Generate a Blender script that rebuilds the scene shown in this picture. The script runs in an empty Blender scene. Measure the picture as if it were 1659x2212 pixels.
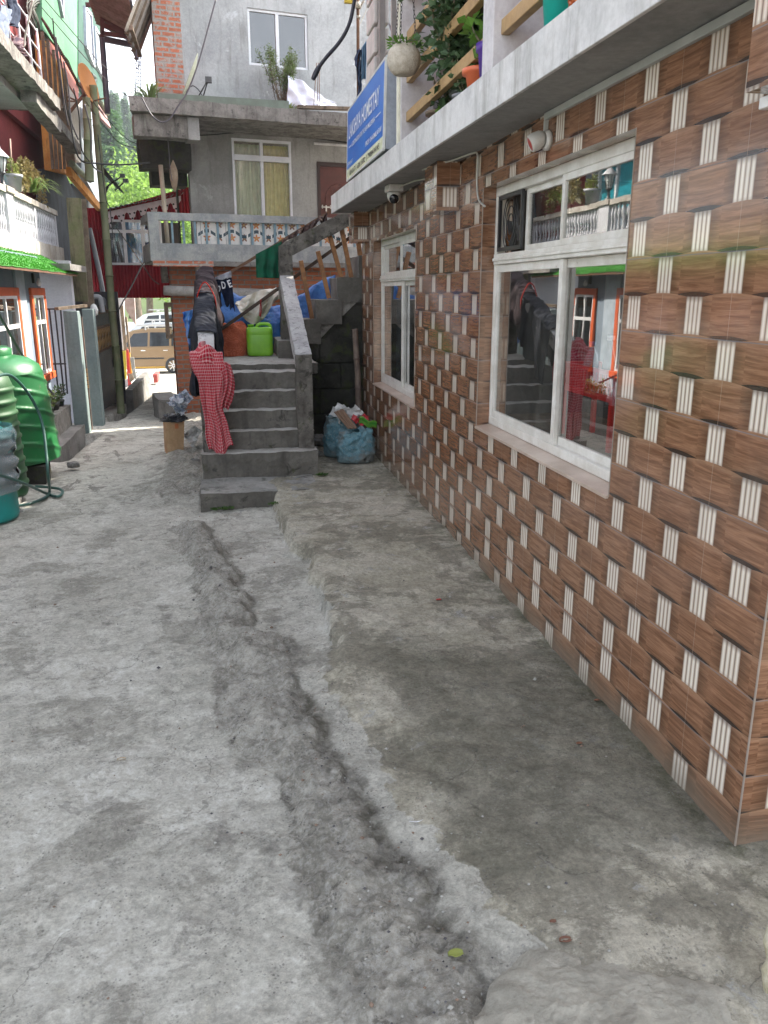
import bpy, bmesh, math, random
from mathutils import Vector, Matrix, noise, Quaternion
random.seed(7)
R = math.radians
scene = bpy.context.scene
COL = scene.collection

# ---------------------------------------------------------------- camera
CH, CP, CY, CF = 1.6, R(15.3), R(11.0), 1740.0
cam_data = bpy.data.cameras.new("camera")
cam = bpy.data.objects.new("camera", cam_data)
COL.objects.link(cam)
cam_data.sensor_fit = 'VERTICAL'
cam_data.sensor_height = 36.0
cam_data.lens = 36.0 * CF / 2212.0
cam_data.clip_start = 0.05
cam_data.clip_end = 3000
cam.location = (0, 0, CH)
cam.rotation_euler = (R(90) - CP, 0, -CY)
scene.camera = cam

# ---------------------------------------------------------------- light
SUN_AZ, SUN_EL = R(62), R(42)
world = bpy.data.worlds.new("World")
scene.world = world
world.use_nodes = True
wn = world.node_tree
bg = wn.nodes['Background']
sky = wn.nodes.new('ShaderNodeTexSky')
sky.sky_type = 'NISHITA'
sky.sun_disc = False
sky.sun_elevation = SUN_EL
sky.sun_rotation = SUN_AZ
sky.air_density = 1.0
sky.dust_density = 2.5
sky.ozone_density = 1.0
hs = wn.nodes.new('ShaderNodeHueSaturation'); hs.inputs['Saturation'].default_value = 0.33   # thin white cloud over the blue
wn.links.new(sky.outputs[0], hs.inputs['Color']); wn.links.new(hs.outputs[0], bg.inputs[0])
bg.inputs[1].default_value = 0.15
sd = bpy.data.lights.new("sun", 'SUN')
sd.energy = 3.0
sd.angle = R(0.53)
sd.color = (1.0, 0.93, 0.80)
so = bpy.data.objects.new("sun", sd)
COL.objects.link(so)
SV = Vector((math.sin(SUN_AZ) * math.cos(SUN_EL), math.cos(SUN_AZ) * math.cos(SUN_EL), math.sin(SUN_EL)))
so.rotation_euler = SV.to_track_quat('Z', 'Y').to_euler()
so.location = SV * 60
scene.view_settings.view_transform = 'Standard'
scene.view_settings.look = 'None'
scene.view_settings.exposure = 2.25
scene.view_settings.gamma = 1.0
scene.render.resolution_x = 768
scene.render.resolution_y = 1024
scene.render.engine = 'CYCLES'
scene.cycles.max_bounces = 8
scene.cycles.diffuse_bounces = 4
scene.cycles.glossy_bounces = 4
scene.cycles.transparent_max_bounces = 12
scene.cycles.caustics_reflective = False
scene.cycles.caustics_refractive = False

# ---------------------------------------------------------------- measuring helpers
_fw = Vector((math.sin(CY) * math.cos(CP), math.cos(CY) * math.cos(CP), -math.sin(CP)))
_rt = Vector((math.cos(CY), -math.sin(CY), 0))
_up = _rt.cross(_fw)
_C = Vector((0, 0, CH))
CROP = {'k1': (0, 0, .4822), 'k2': (0, 900, .5424), 'k3': (500, 0, .6028), 'k4': (550, 800, .5726),
        'c1': (1250, 0, .5425), 'c2': (1300, 800, .5425), 'c3': (1800, 400, .7378), 'c5': (1900, 0, .6775),
        'z1': (0, 1300, .3617), 'z2': (350, 900, .2939), 'z3': (700, 1050, .3617), 'z5': (0, 350, .4295),
        'z6': (1200, 0, .2261), 'z7': (0, 0, .3165)}
def _px(c, x, y):
    if c is None: return x, y
    a, b, s = CROP[c]
    return (a + x * s) * .5486, (b + y * s) * .5486
def _ray(x, y): return _fw * CF + _rt * (x - 829.5) - _up * (y - 1106)
def PX(c, x, y, X):
    r = _ray(*_px(c, x, y)); return _C + r * ((X - _C.x) / r.x)
def PY(c, x, y, Y):
    r = _ray(*_px(c, x, y)); return _C + r * ((Y - _C.y) / r.y)
def PZ(c, x, y, Z):
    r = _ray(*_px(c, x, y)); return _C + r * ((Z - _C.z) / r.z)

# ---------------------------------------------------------------- nodes / materials
def nd(nt, t, ins=None, **props):
    n = nt.nodes.new(t)
    for k, v in props.items(): setattr(n, k, v)
    for k, v in (ins or {}).items():
        s = n.inputs[k]
        if hasattr(v, 'is_output') or isinstance(v, bpy.types.NodeSocket): nt.links.new(v, s)
        else: s.default_value = v
    return n
def rgb(c): return (c[0], c[1], c[2], 1.0)
class MT:
    def __init__(self, name):
        self.m = bpy.data.materials.new(name); self.m.use_nodes = True
        self.nt = self.m.node_tree
        self.b = self.nt.nodes['Principled BSDF']
    def n(self, t, ins=None, **p): return nd(self.nt, t, ins, **p)
    def math(self, op, a, b=0.0, c=0.0, clamp=False):
        n = self.n('ShaderNodeMath', {0: a, 1: b, 2: c}, operation=op, use_clamp=clamp); return n.outputs[0]
    def mix(self, f, a, b, mode='MIX'):
        n = self.n('ShaderNodeMix', data_type='RGBA', blend_type=mode)
        for s, v in ((n.inputs[0], f), (n.inputs[6], a), (n.inputs[7], b)):
            if isinstance(v, bpy.types.NodeSocket): self.nt.links.new(v, s)
            elif isinstance(v, (int, float)): s.default_value = v
            else: s.default_value = rgb(v)
        return n.outputs[2]
    def ramp(self, f, lo, hi):
        n = self.n('ShaderNodeMapRange', {0: f, 1: lo, 2: hi, 3: 0.0, 4: 1.0}, interpolation_type='SMOOTHSTEP'); return n.outputs[0]
    def noise(self, vec, sc, det=6, rough=.6, dist=0.0, mapscale=None):
        if mapscale: vec = self.n('ShaderNodeMapping', {0: vec, 3: mapscale}).outputs[0]
        n = self.n('ShaderNodeTexNoise', {'Vector': vec, 'Scale': sc, 'Detail': det, 'Roughness': rough, 'Distortion': dist}); return n.outputs[0]
    def obj(self): return self.n('ShaderNodeTexCoord').outputs['Object']
    def pos(self): return self.n('ShaderNodeNewGeometry').outputs['Position']
    def uv(self): return self.n('ShaderNodeTexCoord').outputs['UV']
    def bump(self, h, strength=.3, dist=.01):
        n = self.n('ShaderNodeBump', {'Strength': strength, 'Distance': dist, 'Height': h}); self.nt.links.new(n.outputs[0], self.b.inputs['Normal'])
    def set(self, col=None, rough=None, metal=None, spec=None):
        for k, v in (('Base Color', col), ('Roughness', rough), ('Metallic', metal), ('Specular IOR Level', spec)):
            if v is None: continue
            if isinstance(v, bpy.types.NodeSocket): self.nt.links.new(v, self.b.inputs[k])
            elif isinstance(v, (int, float)): self.b.inputs[k].default_value = v
            else: self.b.inputs[k].default_value = rgb(v)
MATS = {}
def plain(name, c, rough=.6, metal=0., c2=None, sc=6., bump=.0, bsc=60., spec=.5, spots=None):
    """simple material with slight mottling so that nothing is a flat colour"""
    if name in MATS: return MATS[name]
    t = MT(name); v = t.obj()
    c2 = c2 or tuple(x * .78 for x in c)
    f = t.ramp(t.noise(v, sc, 7, .65), .35, .68)
    col = t.mix(f, c2, c)
    if spots:
        col = t.mix(t.ramp(t.noise(v, spots[1], 5, .7), spots[2], spots[2] + .07), col, spots[0])
    t.set(col, rough, metal, spec)
    if bump: t.bump(t.noise(v, bsc, 6, .7), bump, .01)
    MATS[name] = t.m; return t.m
def weathered(name, c, c2, dark=(.05, .048, .042), sc=2.5, rough=.88, bump=.5, bsc=28., streak=.5, moss=0., blot=.58, spec=.3, light=None):
    if name in MATS: return MATS[name]
    t = MT(name); v = t.obj()
    n1 = t.noise(v, sc, 10, .65, .3)
    col = t.mix(t.ramp(n1, .36, .64), c, c2)
    col = t.mix(.35, col, t.mix(t.noise(v, 30, 6, .7), (.0, .0, .0), (1, 1, 1)), 'OVERLAY')
    if streak:
        s = t.noise(v, 5, 7, .7, .2, (1.6, 1.6, .22))
        col = t.mix(t.math('MULTIPLY', t.ramp(s, .5, .72), streak), col, dark)
    b = t.ramp(t.noise(v, sc * 2.3, 9, .72, .5), blot, blot + .12)
    col = t.mix(t.math('MULTIPLY', b, .75), col, dark)
    if light:
        col = t.mix(t.ramp(t.noise(v, sc * 1.7, 9, .7, .4), .6, .66), col, light)
    if moss:
        mm = t.ramp(t.noise(v, sc * 1.9, 8, .7, .2), .62 - moss * .2, .72 - moss * .2)
        col = t.mix(t.math('MULTIPLY', mm, .7), col, (.05, .06, .02))
    t.set(col, rough, None, spec)
    t.bump(t.noise(v, bsc, 10, .75), bump, .015)
    MATS[name] = t.m; return t.m

# ---------------------------------------------------------------- mesh builder
class MB:
    def __init__(self): self.v = []; self.f = []; self.smooth = []; self.mi = []; self.cur = 0; self.uvd = {}
    def add(self, vs, fs, smooth=False):
        o = len(self.v); self.v += [Vector(p) for p in vs]
        for q in fs: self.f.append([o + i for i in q]); self.smooth.append(smooth); self.mi.append(self.cur)
        return self
    def box(self, a, b, M=None):
        x0, y0, z0 = a; x1, y1, z1 = b
        if x0 > x1: x0, x1 = x1, x0
        if y0 > y1: y0, y1 = y1, y0
        if z0 > z1: z0, z1 = z1, z0
        vs = [Vector(p) for p in ((x0,y0,z0),(x1,y0,z0),(x1,y1,z0),(x0,y1,z0),(x0,y0,z1),(x1,y0,z1),(x1,y1,z1),(x0,y1,z1))]
        if M: vs = [M @ p for p in vs]
        return self.add(vs, ((0,3,2,1),(4,5,6,7),(0,1,5,4),(1,2,6,5),(2,3,7,6),(3,0,4,7)))
    def cbox(self, c, s, M=None):
        c = Vector(c); s = Vector(s) / 2
        return self.box(c - s, c + s, M)
    def beam(self, p, q, w, h, up=(0, 0, 1)):
        """box section w x h from p to q"""
        p = Vector(p); q = Vector(q); d = (q - p).normalized(); up = Vector(up)
        if abs(d.dot(up)) > .97: up = Vector((1, 0, 0))
        s = d.cross(up).normalized(); u = s.cross(d)
        vs = [e + s * (w / 2) * i + u * (h / 2) * j for e in (p, q) for i, j in ((-1,-1),(1,-1),(1,1),(-1,1))]
        return self.add(vs, ((3,2,1,0),(4,5,6,7),(0,1,5,4),(1,2,6,5),(2,3,7,6),(3,0,4,7)))
    def tube(self, pts, r, n=8, cap=True, rads=None):
        pts = [Vector(p) for p in pts]; rings = []
        prev = None
        for i, p in enumerate(pts):
            d = (pts[min(i + 1, len(pts) - 1)] - pts[max(i - 1, 0)])
            if d.length < 1e-9: d = Vector((0, 0, 1))
            d.normalize()
            if prev is None:
                a = Vector((0, 0, 1)) if abs(d.z) < .9 else Vector((1, 0, 0))
                s = d.cross(a).normalized()
            else:
                s = prev - d * prev.dot(d)
                s = s.normalized() if s.length > 1e-6 else d.orthogonal().normalized()
            prev = s; u = d.cross(s)
            rr = rads[i] if rads else r
            rings.append([p + (s * math.cos(2*math.pi*k/n) + u * math.sin(2*math.pi*k/n)) * rr for k in range(n)])
        vs = [q for ring in rings for q in ring]; fs = []
        for i in range(len(rings) - 1):
            for k in range(n):
                a = i*n+k; b = i*n+(k+1) % n
                fs.append((a, b, b+n, a+n))
        self.add(vs, fs, True)
        if cap:
            o = len(self.v) - len(vs)
            self.f.append([o + k for k in range(n)][::-1]); self.smooth.append(False); self.mi.append(self.cur)
            self.f.append([o + (len(rings)-1)*n + k for k in range(n)]); self.smooth.append(False); self.mi.append(self.cur)
        return self
    def lathe(self, prof, c=(0,0,0), n=24, M=None, squash=1.0, start=0, arc=1.0):
        c = Vector(c); vs = []; fs = []
        for r, z in prof:
            for k in range(n):
                a = 2*math.pi*(k/n)
                p = Vector((r*math.cos(a), r*math.sin(a)*squash, z))
                vs.append((M @ p if M else p) + c)
        for i in range(len(prof)-1):
            for k in range(n):
                a = i*n+k; b = i*n+(k+1) % n
                fs.append((a, b, b+n, a+n))
        return self.add(vs, fs, True)
    def grid(self, nu, nv, fn, smooth=True, size=None):
        if size:
            o = len(self.v)
            for j in range(nv):
                for i in range(nu): self.uvd[o + j*nu + i] = (size[0]*i/(nu-1), size[1]*j/(nv-1))
        vs = [Vector(fn(i/(nu-1), j/(nv-1))) for j in range(nv) for i in range(nu)]
        fs = [(j*nu+i, j*nu+i+1, (j+1)*nu+i+1, (j+1)*nu+i) for j in range(nv-1) for i in range(nu-1)]
        return self.add(vs, fs, smooth)
    def prism(self, poly, a, b, axis='z'):
        """extrude 2-D polygon between a and b along axis (poly gives the two other coords in order)"""
        def mk(p, t):
            if axis == 'z': return (p[0], p[1], t)
            if axis == 'x': return (t, p[0], p[1])
            return (p[0], t, p[1])
        n = len(poly)
        vs = [mk(p, a) for p in poly] + [mk(p, b) for p in poly]
        fs = [tuple(range(n))[::-1], tuple(range(n, 2*n))] + [(i, (i+1) % n, n+(i+1) % n, n+i) for i in range(n)]
        return self.add(vs, fs)
    def build(self, name, mat, parent=None, local=False, bevel=0, rough=None, solid=0, cat=None):
        vs = self.v
        if parent is not None and not local:
            Mi = (Matrix.Translation(parent.location) @ parent.rotation_euler.to_matrix().to_4x4()).inverted()
            if parent.parent is not None:
                pp = parent.parent
                Mi = ((Matrix.Translation(pp.location) @ pp.rotation_euler.to_matrix().to_4x4()) @ Matrix.Translation(parent.location) @ parent.rotation_euler.to_matrix().to_4x4()).inverted()
            vs = [Mi @ p for p in vs]
        me = bpy.data.meshes.new(name)
        me.from_pydata([tuple(p) for p in vs], [], self.f)
        mats = mat if isinstance(mat, (list, tuple)) else [mat]
        for m in mats: me.materials.append(m)
        me.polygons.foreach_set('use_smooth', self.smooth)
        me.polygons.foreach_set('material_index', self.mi)
        me.update()
        if rough:
            size, amp, scale = rough
            bm = bmesh.new(); bm.from_mesh(me)
            bmesh.ops.remove_doubles(bm, verts=bm.verts, dist=1e-4)
            for _ in range(6):
                es = [e for e in bm.edges if e.calc_length() > size]
                if not es: break
                bmesh.ops.subdivide_edges(bm, edges=es, cuts=1, use_grid_fill=True)
                if len(bm.verts) > 40000: break
            bmesh.ops.triangulate(bm, faces=[f for f in bm.faces if len(f.verts) > 4])
            bm.normal_update()
            for v in bm.verts:
                q = v.co * scale
                d = noise.noise_vector(q) * amp + noise.noise_vector(q * 3.1) * amp * .45
                v.co += d
            bm.to_mesh(me); bm.free()
        # box projected UVs in metres
        uvl = me.uv_layers.new(name='UVMap')
        import array
        out = array.array('f', [0.0]) * (2 * len(me.loops))
        V = me.vertices
        for p in me.polygons:
            nx, ny, nz = abs(p.normal.x), abs(p.normal.y), abs(p.normal.z)
            for li in p.loop_indices:
                co = V[me.loops[li].vertex_index].co
                if nz >= nx and nz >= ny and nz > .7: u, w = co.y, co.x
                elif nx >= ny: u, w = co.y, co.z
                else: u, w = co.x, co.z
                vi = me.loops[li].vertex_index
                if vi in self.uvd and not rough: u, w = self.uvd[vi]
                out[2*li] = u; out[2*li+1] = w
        uvl.data.foreach_set('uv', out)
        o = bpy.data.objects.new(name, me); COL.objects.link(o)
        if parent is not None: o.parent = parent
        if bevel:
            md = o.modifiers.new('bevel', 'BEVEL'); md.width = bevel; md.segments = 2; md.limit_method = 'ANGLE'; md.angle_limit = R(40)
        if solid:
            md = o.modifiers.new('solid', 'SOLIDIFY'); md.thickness = solid; md.offset = 0
        return o

def face_mat(o, mat, axis, sign, thr=.6):
    """give the faces that look along one axis their own material"""
    o.data.materials.append(mat); k = len(o.data.materials) - 1
    for p in o.data.polygons:
        if p.normal[axis] * sign > thr: p.material_index = k
    return o

def thing(name, label, cat, loc=(0, 0, 0), rotz=0., group=None):
    o = bpy.data.objects.new(name, None); COL.objects.link(o)
    o.location = loc; o.rotation_euler = (0, 0, rotz); o.empty_display_size = .1
    o['label'] = label; o['category'] = cat
    if group: o['group'] = group
    return o
def tag(o, label, cat, group=None):
    o['label'] = label; o['category'] = cat
    if group: o['group'] = group
    return o
def structure(o): o['kind'] = 'structure'; return o
def copy_tree(o, parent=None):
    c = o.copy(); COL.objects.link(c)
    if parent is not None: c.parent = parent
    for ch in [x for x in o.children]: copy_tree(ch, c)
    return c
def nz(x, y=0., z=0.): return noise.noise(Vector((x, y, z)))
def lerp(a, b, t): return a + (b - a) * t
def text_mesh(mb, s, origin, ux, uy, width, height, depth=.004, font_scale=None, mirror=False, bold=0.0):
    """text laid in the plane (ux, uy) at origin, fitted to width x height"""
    cu = bpy.data.curves.new('t', 'FONT'); cu.body = s; cu.size = 1; cu.extrude = 0; cu.offset = bold; cu.resolution_u = 3
    ob = bpy.data.objects.new('t', cu); COL.objects.link(ob)
    dg = bpy.context.evaluated_depsgraph_get(); dg.update()
    me = bpy.data.meshes.new_from_object(ob.evaluated_get(dg))
    xs = [v.co.x for v in me.vertices]; ys = [v.co.y for v in me.vertices]
    x0, x1, y0, y1 = min(xs), max(xs), min(ys), max(ys)
    ux = Vector(ux).normalized(); uy = Vector(uy).normalized(); nrm = ux.cross(uy).normalized(); origin = Vector(origin)
    vs = [origin + ux * ((v.co.x - x0) / (x1 - x0) * width) + uy * ((v.co.y - y0) / (y1 - y0) * height) + nrm * depth for v in me.vertices]
    mb.add(vs, [tuple(p.vertices) for p in me.polygons])
    bpy.data.objects.remove(ob); bpy.data.curves.remove(cu); bpy.data.meshes.remove(me)

def leaf(mb, p, d, l, w, up=None, fold=.25, droop=.0):
    """one leaf: 6 verts folded along its midrib"""
    d = Vector(d).normalized(); up = Vector(up) if up else Vector((random.uniform(-1,1), random.uniform(-1,1), random.uniform(.2,1)))
    s = d.cross(up)
    s = s.normalized() if s.length > 1e-4 else d.orthogonal().normalized()
    n = s.cross(d)
    p = Vector(p); m = p + d * l * .5 - Vector((0,0,1)) * droop * l * .3; t = p + d * l - Vector((0,0,1)) * droop * l
    mb.add([p, m + s*w*.5 + n*w*fold, t, m - s*w*.5 + n*w*fold, m], ((0,1,4),(1,2,4),(0,4,3),(4,2,3)))
def blade(mb, p, d, l, w, droop=.6, seg=5):
    """grass-like arching leaf"""
    p = Vector(p); d = Vector(d).normalized(); s = d.cross(Vector((0,0,1)))
    s = s.normalized() if s.length > 1e-3 else Vector((1,0,0))
    vs = []
    for i in range(seg + 1):
        t = i / seg
        c = p + d * l * t - Vector((0,0,1)) * droop * l * t * t
        ww = w * (1 - t ** 2) * .5 + .0005
        vs += [c - s * ww, c + s * ww]
    mb.add(vs, [(2*i, 2*i+1, 2*i+3, 2*i+2) for i in range(seg)], True)
def rnd_dir(zmin=-1.):
    while True:
        v = Vector((random.uniform(-1,1), random.uniform(-1,1), random.uniform(zmin,1)))
        if .05 < v.length <= 1: return v.normalized()
def foliage(name, c, c2, trans=.35, rough=.5):
    if name in MATS: return MATS[name]
    t = MT(name); v = t.pos()
    f = t.ramp(t.noise(v, 3.0, 3, .6), .3, .7)
    g = t.n('ShaderNodeNewGeometry').outputs['Random Per Island']
    col = t.mix(f, c, c2); col = t.mix(t.math('MULTIPLY', g, .6), col, tuple(x * .55 for x in c2))
    t.set(col, rough, None, .3)
    tr = t.n('ShaderNodeBsdfTranslucent', {0: col}).outputs[0]
    mx = t.n('ShaderNodeMixShader', {0: trans, 1: t.b.outputs[0], 2: tr})
    out = [n for n in t.nt.nodes if n.type == 'OUTPUT_MATERIAL'][0]
    t.nt.links.new(mx.outputs[0], out.inputs[0])
    MATS[name] = t.m; return t.m
# ================================================================ MATERIALS shared
def tile_material():
    t = MT('woven_wood_tile'); m = t.math
    sep = t.n('ShaderNodeSeparateXYZ', {0: t.uv()}); u, v = sep.outputs[0], sep.outputs[1]
    P = .384; hh = .125
    vp = m('SUBTRACT', v, .21)
    low = m('LESS_THAN', vp, 0.0)
    v2 = m('ADD', vp, m('MULTIPLY', low, hh))
    up = m('DIVIDE', m('SUBTRACT', u, 2.05), P)
    fa = m('SUBTRACT', m('FRACT', m('ADD', up, 100.5)), .5)          # signed, 0 at A columns
    fb = m('SUBTRACT', m('FRACT', m('ADD', up, 100.0)), .5)          # signed, 0 at B columns
    dA = m('MULTIPLY', m('ABSOLUTE', fa), P); dB = m('MULTIPLY', m('ABSOLUTE', fb), P)
    c = m('COSINE', m('MULTIPLY', up, 2 * math.pi))
    s = m('MULTIPLY', m('FRACT', m('ADD', m('DIVIDE', v2, .25), 100.0)), 2.0)      # [0,2)
    sA = m('SUBTRACT', m('MULTIPLY', m('FRACT', m('DIVIDE', m('SUBTRACT', s, .5), 2.0)), 2.0), 1.0)   # signed distance from centre 1.5, wraps
    swA = m('ABSOLUTE', sA)
    inA = m('LESS_THAN', swA, .5)                                      # row whose bands are centred on A columns
    sB = m('SUBTRACT', m('MULTIPLY', m('FRACT', m('DIVIDE', m('ADD', s, .5), 2.0)), 2.0), 1.0)        # centre .5
    notA = m('SUBTRACT', 1.0, inA)
    dd = m('ADD', m('MULTIPLY', inA, dA), m('MULTIPLY', notA, dB))
    sl = m('ADD', m('MULTIPLY', inA, sA), m('MULTIPLY', notA, sB))      # -0.5..0.5 up the band
    fs = m('ADD', m('MULTIPLY', inA, fb), m('MULTIPLY', notA, fa))      # signed across the strip
    arc = m('MULTIPLY', m('SUBTRACT', 1.0, m('POWER', m('DIVIDE', dd, .142), 2.0)), .115)
    dl = m('SUBTRACT', .192, dd)
    arc2 = m('MULTIPLY', m('SUBTRACT', 1.0, m('POWER', m('DIVIDE', dl, .142), 2.0)), .085)
    sb = m('ADD', sl, .5)
    over = m('LESS_THAN', sb, arc2)                                    # top of the band below bulges up here
    under = m('MULTIPLY', m('LESS_THAN', sb, arc), m('SUBTRACT', 1.0, over))   # dark underside of this band
    strip = m('MULTIPLY', m('GREATER_THAN', dd, .1465), m('SUBTRACT', 1.0, over))
    # wood grain, bending with the band
    cid = m('FLOOR', m('ADD', m('MULTIPLY', up, 2.0), .5)); rid = m('FLOOR', m('DIVIDE', v2, hh))
    bow = m('MULTIPLY', m('MULTIPLY', dd, dd), 1.1)
    gv = t.n('ShaderNodeCombineXYZ', {0: m('ADD', m('MULTIPLY', u, 5.0), m('MULTIPLY', cid, 3.7)), 1: m('MULTIPLY', m('ADD', v, m('MULTIPLY', bow, -.25)), 75.0), 2: m('MULTIPLY', rid, 2.3)}).outputs[0]
    g1 = t.noise(gv, 1.0, 6, .62, .6)
    gv2 = t.n('ShaderNodeCombineXYZ', {0: m('MULTIPLY', u, 14.0), 1: m('MULTIPLY', v, 260.0), 2: rid}).outputs[0]
    g2 = t.noise(gv2, 1.0, 4, .7)
    wood = t.mix(t.ramp(g1, .3, .7), (.145, .066, .034), (.315, .165, .095))
    wood = t.mix(t.math('MULTIPLY', t.ramp(g2, .45, .7), .4), wood, (.10, .045, .02))
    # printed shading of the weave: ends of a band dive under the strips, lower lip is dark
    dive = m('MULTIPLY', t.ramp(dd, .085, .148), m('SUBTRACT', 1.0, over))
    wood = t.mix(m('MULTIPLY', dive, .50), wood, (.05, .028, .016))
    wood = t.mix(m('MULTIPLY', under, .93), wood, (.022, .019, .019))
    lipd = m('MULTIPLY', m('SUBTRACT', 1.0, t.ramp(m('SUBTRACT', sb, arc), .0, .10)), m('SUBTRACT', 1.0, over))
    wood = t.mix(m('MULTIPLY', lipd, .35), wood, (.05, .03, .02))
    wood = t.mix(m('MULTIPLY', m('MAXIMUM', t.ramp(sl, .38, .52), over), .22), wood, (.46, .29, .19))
    # four reeds
    reed = m('FRACT', m('ADD', m('DIVIDE', m('MULTIPLY', fs, P), .02275), 100.0))
    rc = m('ABSOLUTE', m('SUBTRACT', reed, .5))
    rs = t.ramp(rc, .26, .5)
    cream = t.mix(t.ramp(rc, .0, .36), (.76, .71, .63), (.56, .46, .36))
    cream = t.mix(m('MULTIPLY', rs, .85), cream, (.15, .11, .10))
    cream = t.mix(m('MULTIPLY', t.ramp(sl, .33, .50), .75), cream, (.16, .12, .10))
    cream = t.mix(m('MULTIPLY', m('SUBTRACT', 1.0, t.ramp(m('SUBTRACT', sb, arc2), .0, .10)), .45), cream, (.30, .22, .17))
    cream = t.mix(m('MULTIPLY', t.ramp(t.noise(t.uv(), 6, 5, .7), .5, .75), .25), cream, (.5, .42, .34))
    col = t.mix(strip, wood, cream)
    # each tile fired a little differently
    tid = t.n('ShaderNodeTexWhiteNoise', {0: t.n('ShaderNodeCombineXYZ', {0: m('FLOOR', m('ADD', up, .5)), 1: m('FLOOR', m('DIVIDE', vp, .25))}).outputs[0]}).outputs[0]
    col = t.mix(m('MULTIPLY', tid, .22), col, (.10, .05, .03), 'MIX')
    # grout
    gh = m('LESS_THAN', m('MULTIPLY', m('FRACT', m('ADD', m('DIVIDE', vp, .25), 100.0)), .25), .0032)
    jag = m('MULTIPLY', t.noise(t.uv(), 22, 2), .0032)
    gvl = m('LESS_THAN', m('ABSOLUTE', m('MULTIPLY', fb, P)), .0007)
    col = t.mix(m('MULTIPLY', gh, .75), col, (.10, .10, .11))
    col = t.mix(m('MULTIPLY', gvl, .6), col, (.42, .33, .26))
    # dust near the ground and in patches
    dz = m('SUBTRACT', 1.0, t.ramp(m('ADD', v, m('MULTIPLY', t.noise(t.uv(), 7, 6, .7), -.18)), -.12, .05))
    col = t.mix(m('MULTIPLY', dz, .65), col, (.16, .14, .11))
    col = t.mix(m('MULTIPLY', t.ramp(t.noise(t.uv(), 1.3, 7, .7), .52, .78), .22), col, (.36, .30, .25))
    rough = m('ADD', .05, m('MULTIPLY', t.noise(t.uv(), 4, 6, .7), .12))
    rough = m('ADD', rough, m('MULTIPLY', gh, .5))
    t.set(col, rough, None, .75)
    h = m('ADD', m('MULTIPLY', t.noise(t.uv(), 55, 3, .6), .25), m('MULTIPLY', gh, -1.2))
    h = m('ADD', h, m('MULTIPLY', t.noise(t.uv(), 3.5, 2, .5), 1.3))
    t.bump(h, .12, .004)
    return t.m
TILE = tile_material()

def brick_material(name, c1, c2, mortar, ms=.013, bw=.235, rh=.082, smear=.35):
    t = MT(name); v = t.uv()
    w = t.mix(.5, v, t.n('ShaderNodeTexNoise', {'Vector': v, 'Scale': 9.0, 'Detail': 3.0}).outputs[1], 'MIX')
    wv = t.n('ShaderNodeVectorMath', {0: t.n('ShaderNodeVectorMath', {0: t.n('ShaderNodeTexNoise', {'Vector': v, 'Scale': 7.0, 'Detail': 4.0}).outputs[1], 1: (.5, .5, .5)}, operation='SUBTRACT').outputs[0], 1: (.035, .022, 0)}, operation='MULTIPLY').outputs[0]
    vv = t.n('ShaderNodeVectorMath', {0: v, 1: wv}, operation='ADD').outputs[0]
    b = t.n('ShaderNodeTexBrick', {'Vector': vv, 'Color1': rgb(c1), 'Color2': rgb(c2), 'Mortar': rgb(mortar), 'Scale': 1.0, 'Mortar Size': ms, 'Mortar Smooth': .25, 'Bias': 0.0, 'Brick Width': bw, 'Row Height': rh})
    col = t.mix(t.math('MULTIPLY', t.ramp(t.noise(v, 14, 8, .7), .35, .75), .5), b.outputs[0], tuple(x * .45 for x in c1))
    col = t.mix(t.math('MULTIPLY', t.ramp(t.noise(v, 5, 9, .75, .5, (1, 1, 1)), .66 - smear * .3, .74 - smear * .3), .8), col, mortar)
    t.set(col, .92, None, .2)
    h = t.math('SUBTRACT', t.math('MULTIPLY', t.noise(v, 40, 6, .7), .5), t.math('MULTIPLY', b.outputs[1], 1.0))
    t.bump(h, .9, .012)
    return t.m
BRICK = brick_material('old_red_brick', (.42, .15, .08), (.33, .12, .065), (.23, .21, .185), smear=.12)
BRICK_RAW = brick_material('raw_smeared_brick', (.58, .20, .12), (.48, .17, .10), (.40, .38, .35), ms=.017, smear=.55)

CEMENT = weathered('grey_cement_plaster', (.24, .235, .22), (.35, .345, .325), dark=(.14, .14, .125), sc=1.1, streak=.45, bump=.35, blot=.60, light=(.40, .395, .38))
CEMENT_UP = weathered('pale_cement_plaster', (.32, .33, .335), (.44, .45, .45), dark=(.20, .20, .18), sc=.9, streak=.55, bump=.3, blot=.60, light=(.52, .54, .55))
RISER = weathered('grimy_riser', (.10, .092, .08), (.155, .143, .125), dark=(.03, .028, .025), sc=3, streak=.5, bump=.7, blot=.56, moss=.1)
CONC = weathered('old_concrete', (.17, .16, .15), (.25, .24, .225), dark=(.05, .048, .042), sc=3, streak=.4, bump=.8, blot=.56, moss=.15)
CONC_EDGE = weathered('stained_concrete_edge', (.16, .145, .13), (.27, .255, .23), dark=(.035, .033, .028), sc=4, streak=.8, bump=.9, blot=.54)
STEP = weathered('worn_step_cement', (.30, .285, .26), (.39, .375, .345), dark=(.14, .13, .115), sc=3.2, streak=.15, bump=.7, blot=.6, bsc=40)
PAINTED = weathered('flaking_painted_concrete', (.33, .32, .32), (.42, .41, .405), dark=(.05, .045, .04), sc=7, streak=.1, bump=.9, blot=.535, bsc=35)
POSTC = weathered('mossy_post_concrete', (.10, .09, .078), (.175, .16, .142), dark=(.03, .028, .024), sc=5, streak=.8, bump=1.0, blot=.5, moss=.3, bsc=35)
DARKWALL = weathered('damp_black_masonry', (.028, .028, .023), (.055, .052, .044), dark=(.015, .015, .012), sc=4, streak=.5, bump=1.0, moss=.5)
FASCIA = weathered('white_washed_fascia', (.48, .47, .465), (.60, .585, .575), dark=(.24, .225, .20), sc=3.2, streak=.65, bump=.2, blot=.62)
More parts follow.
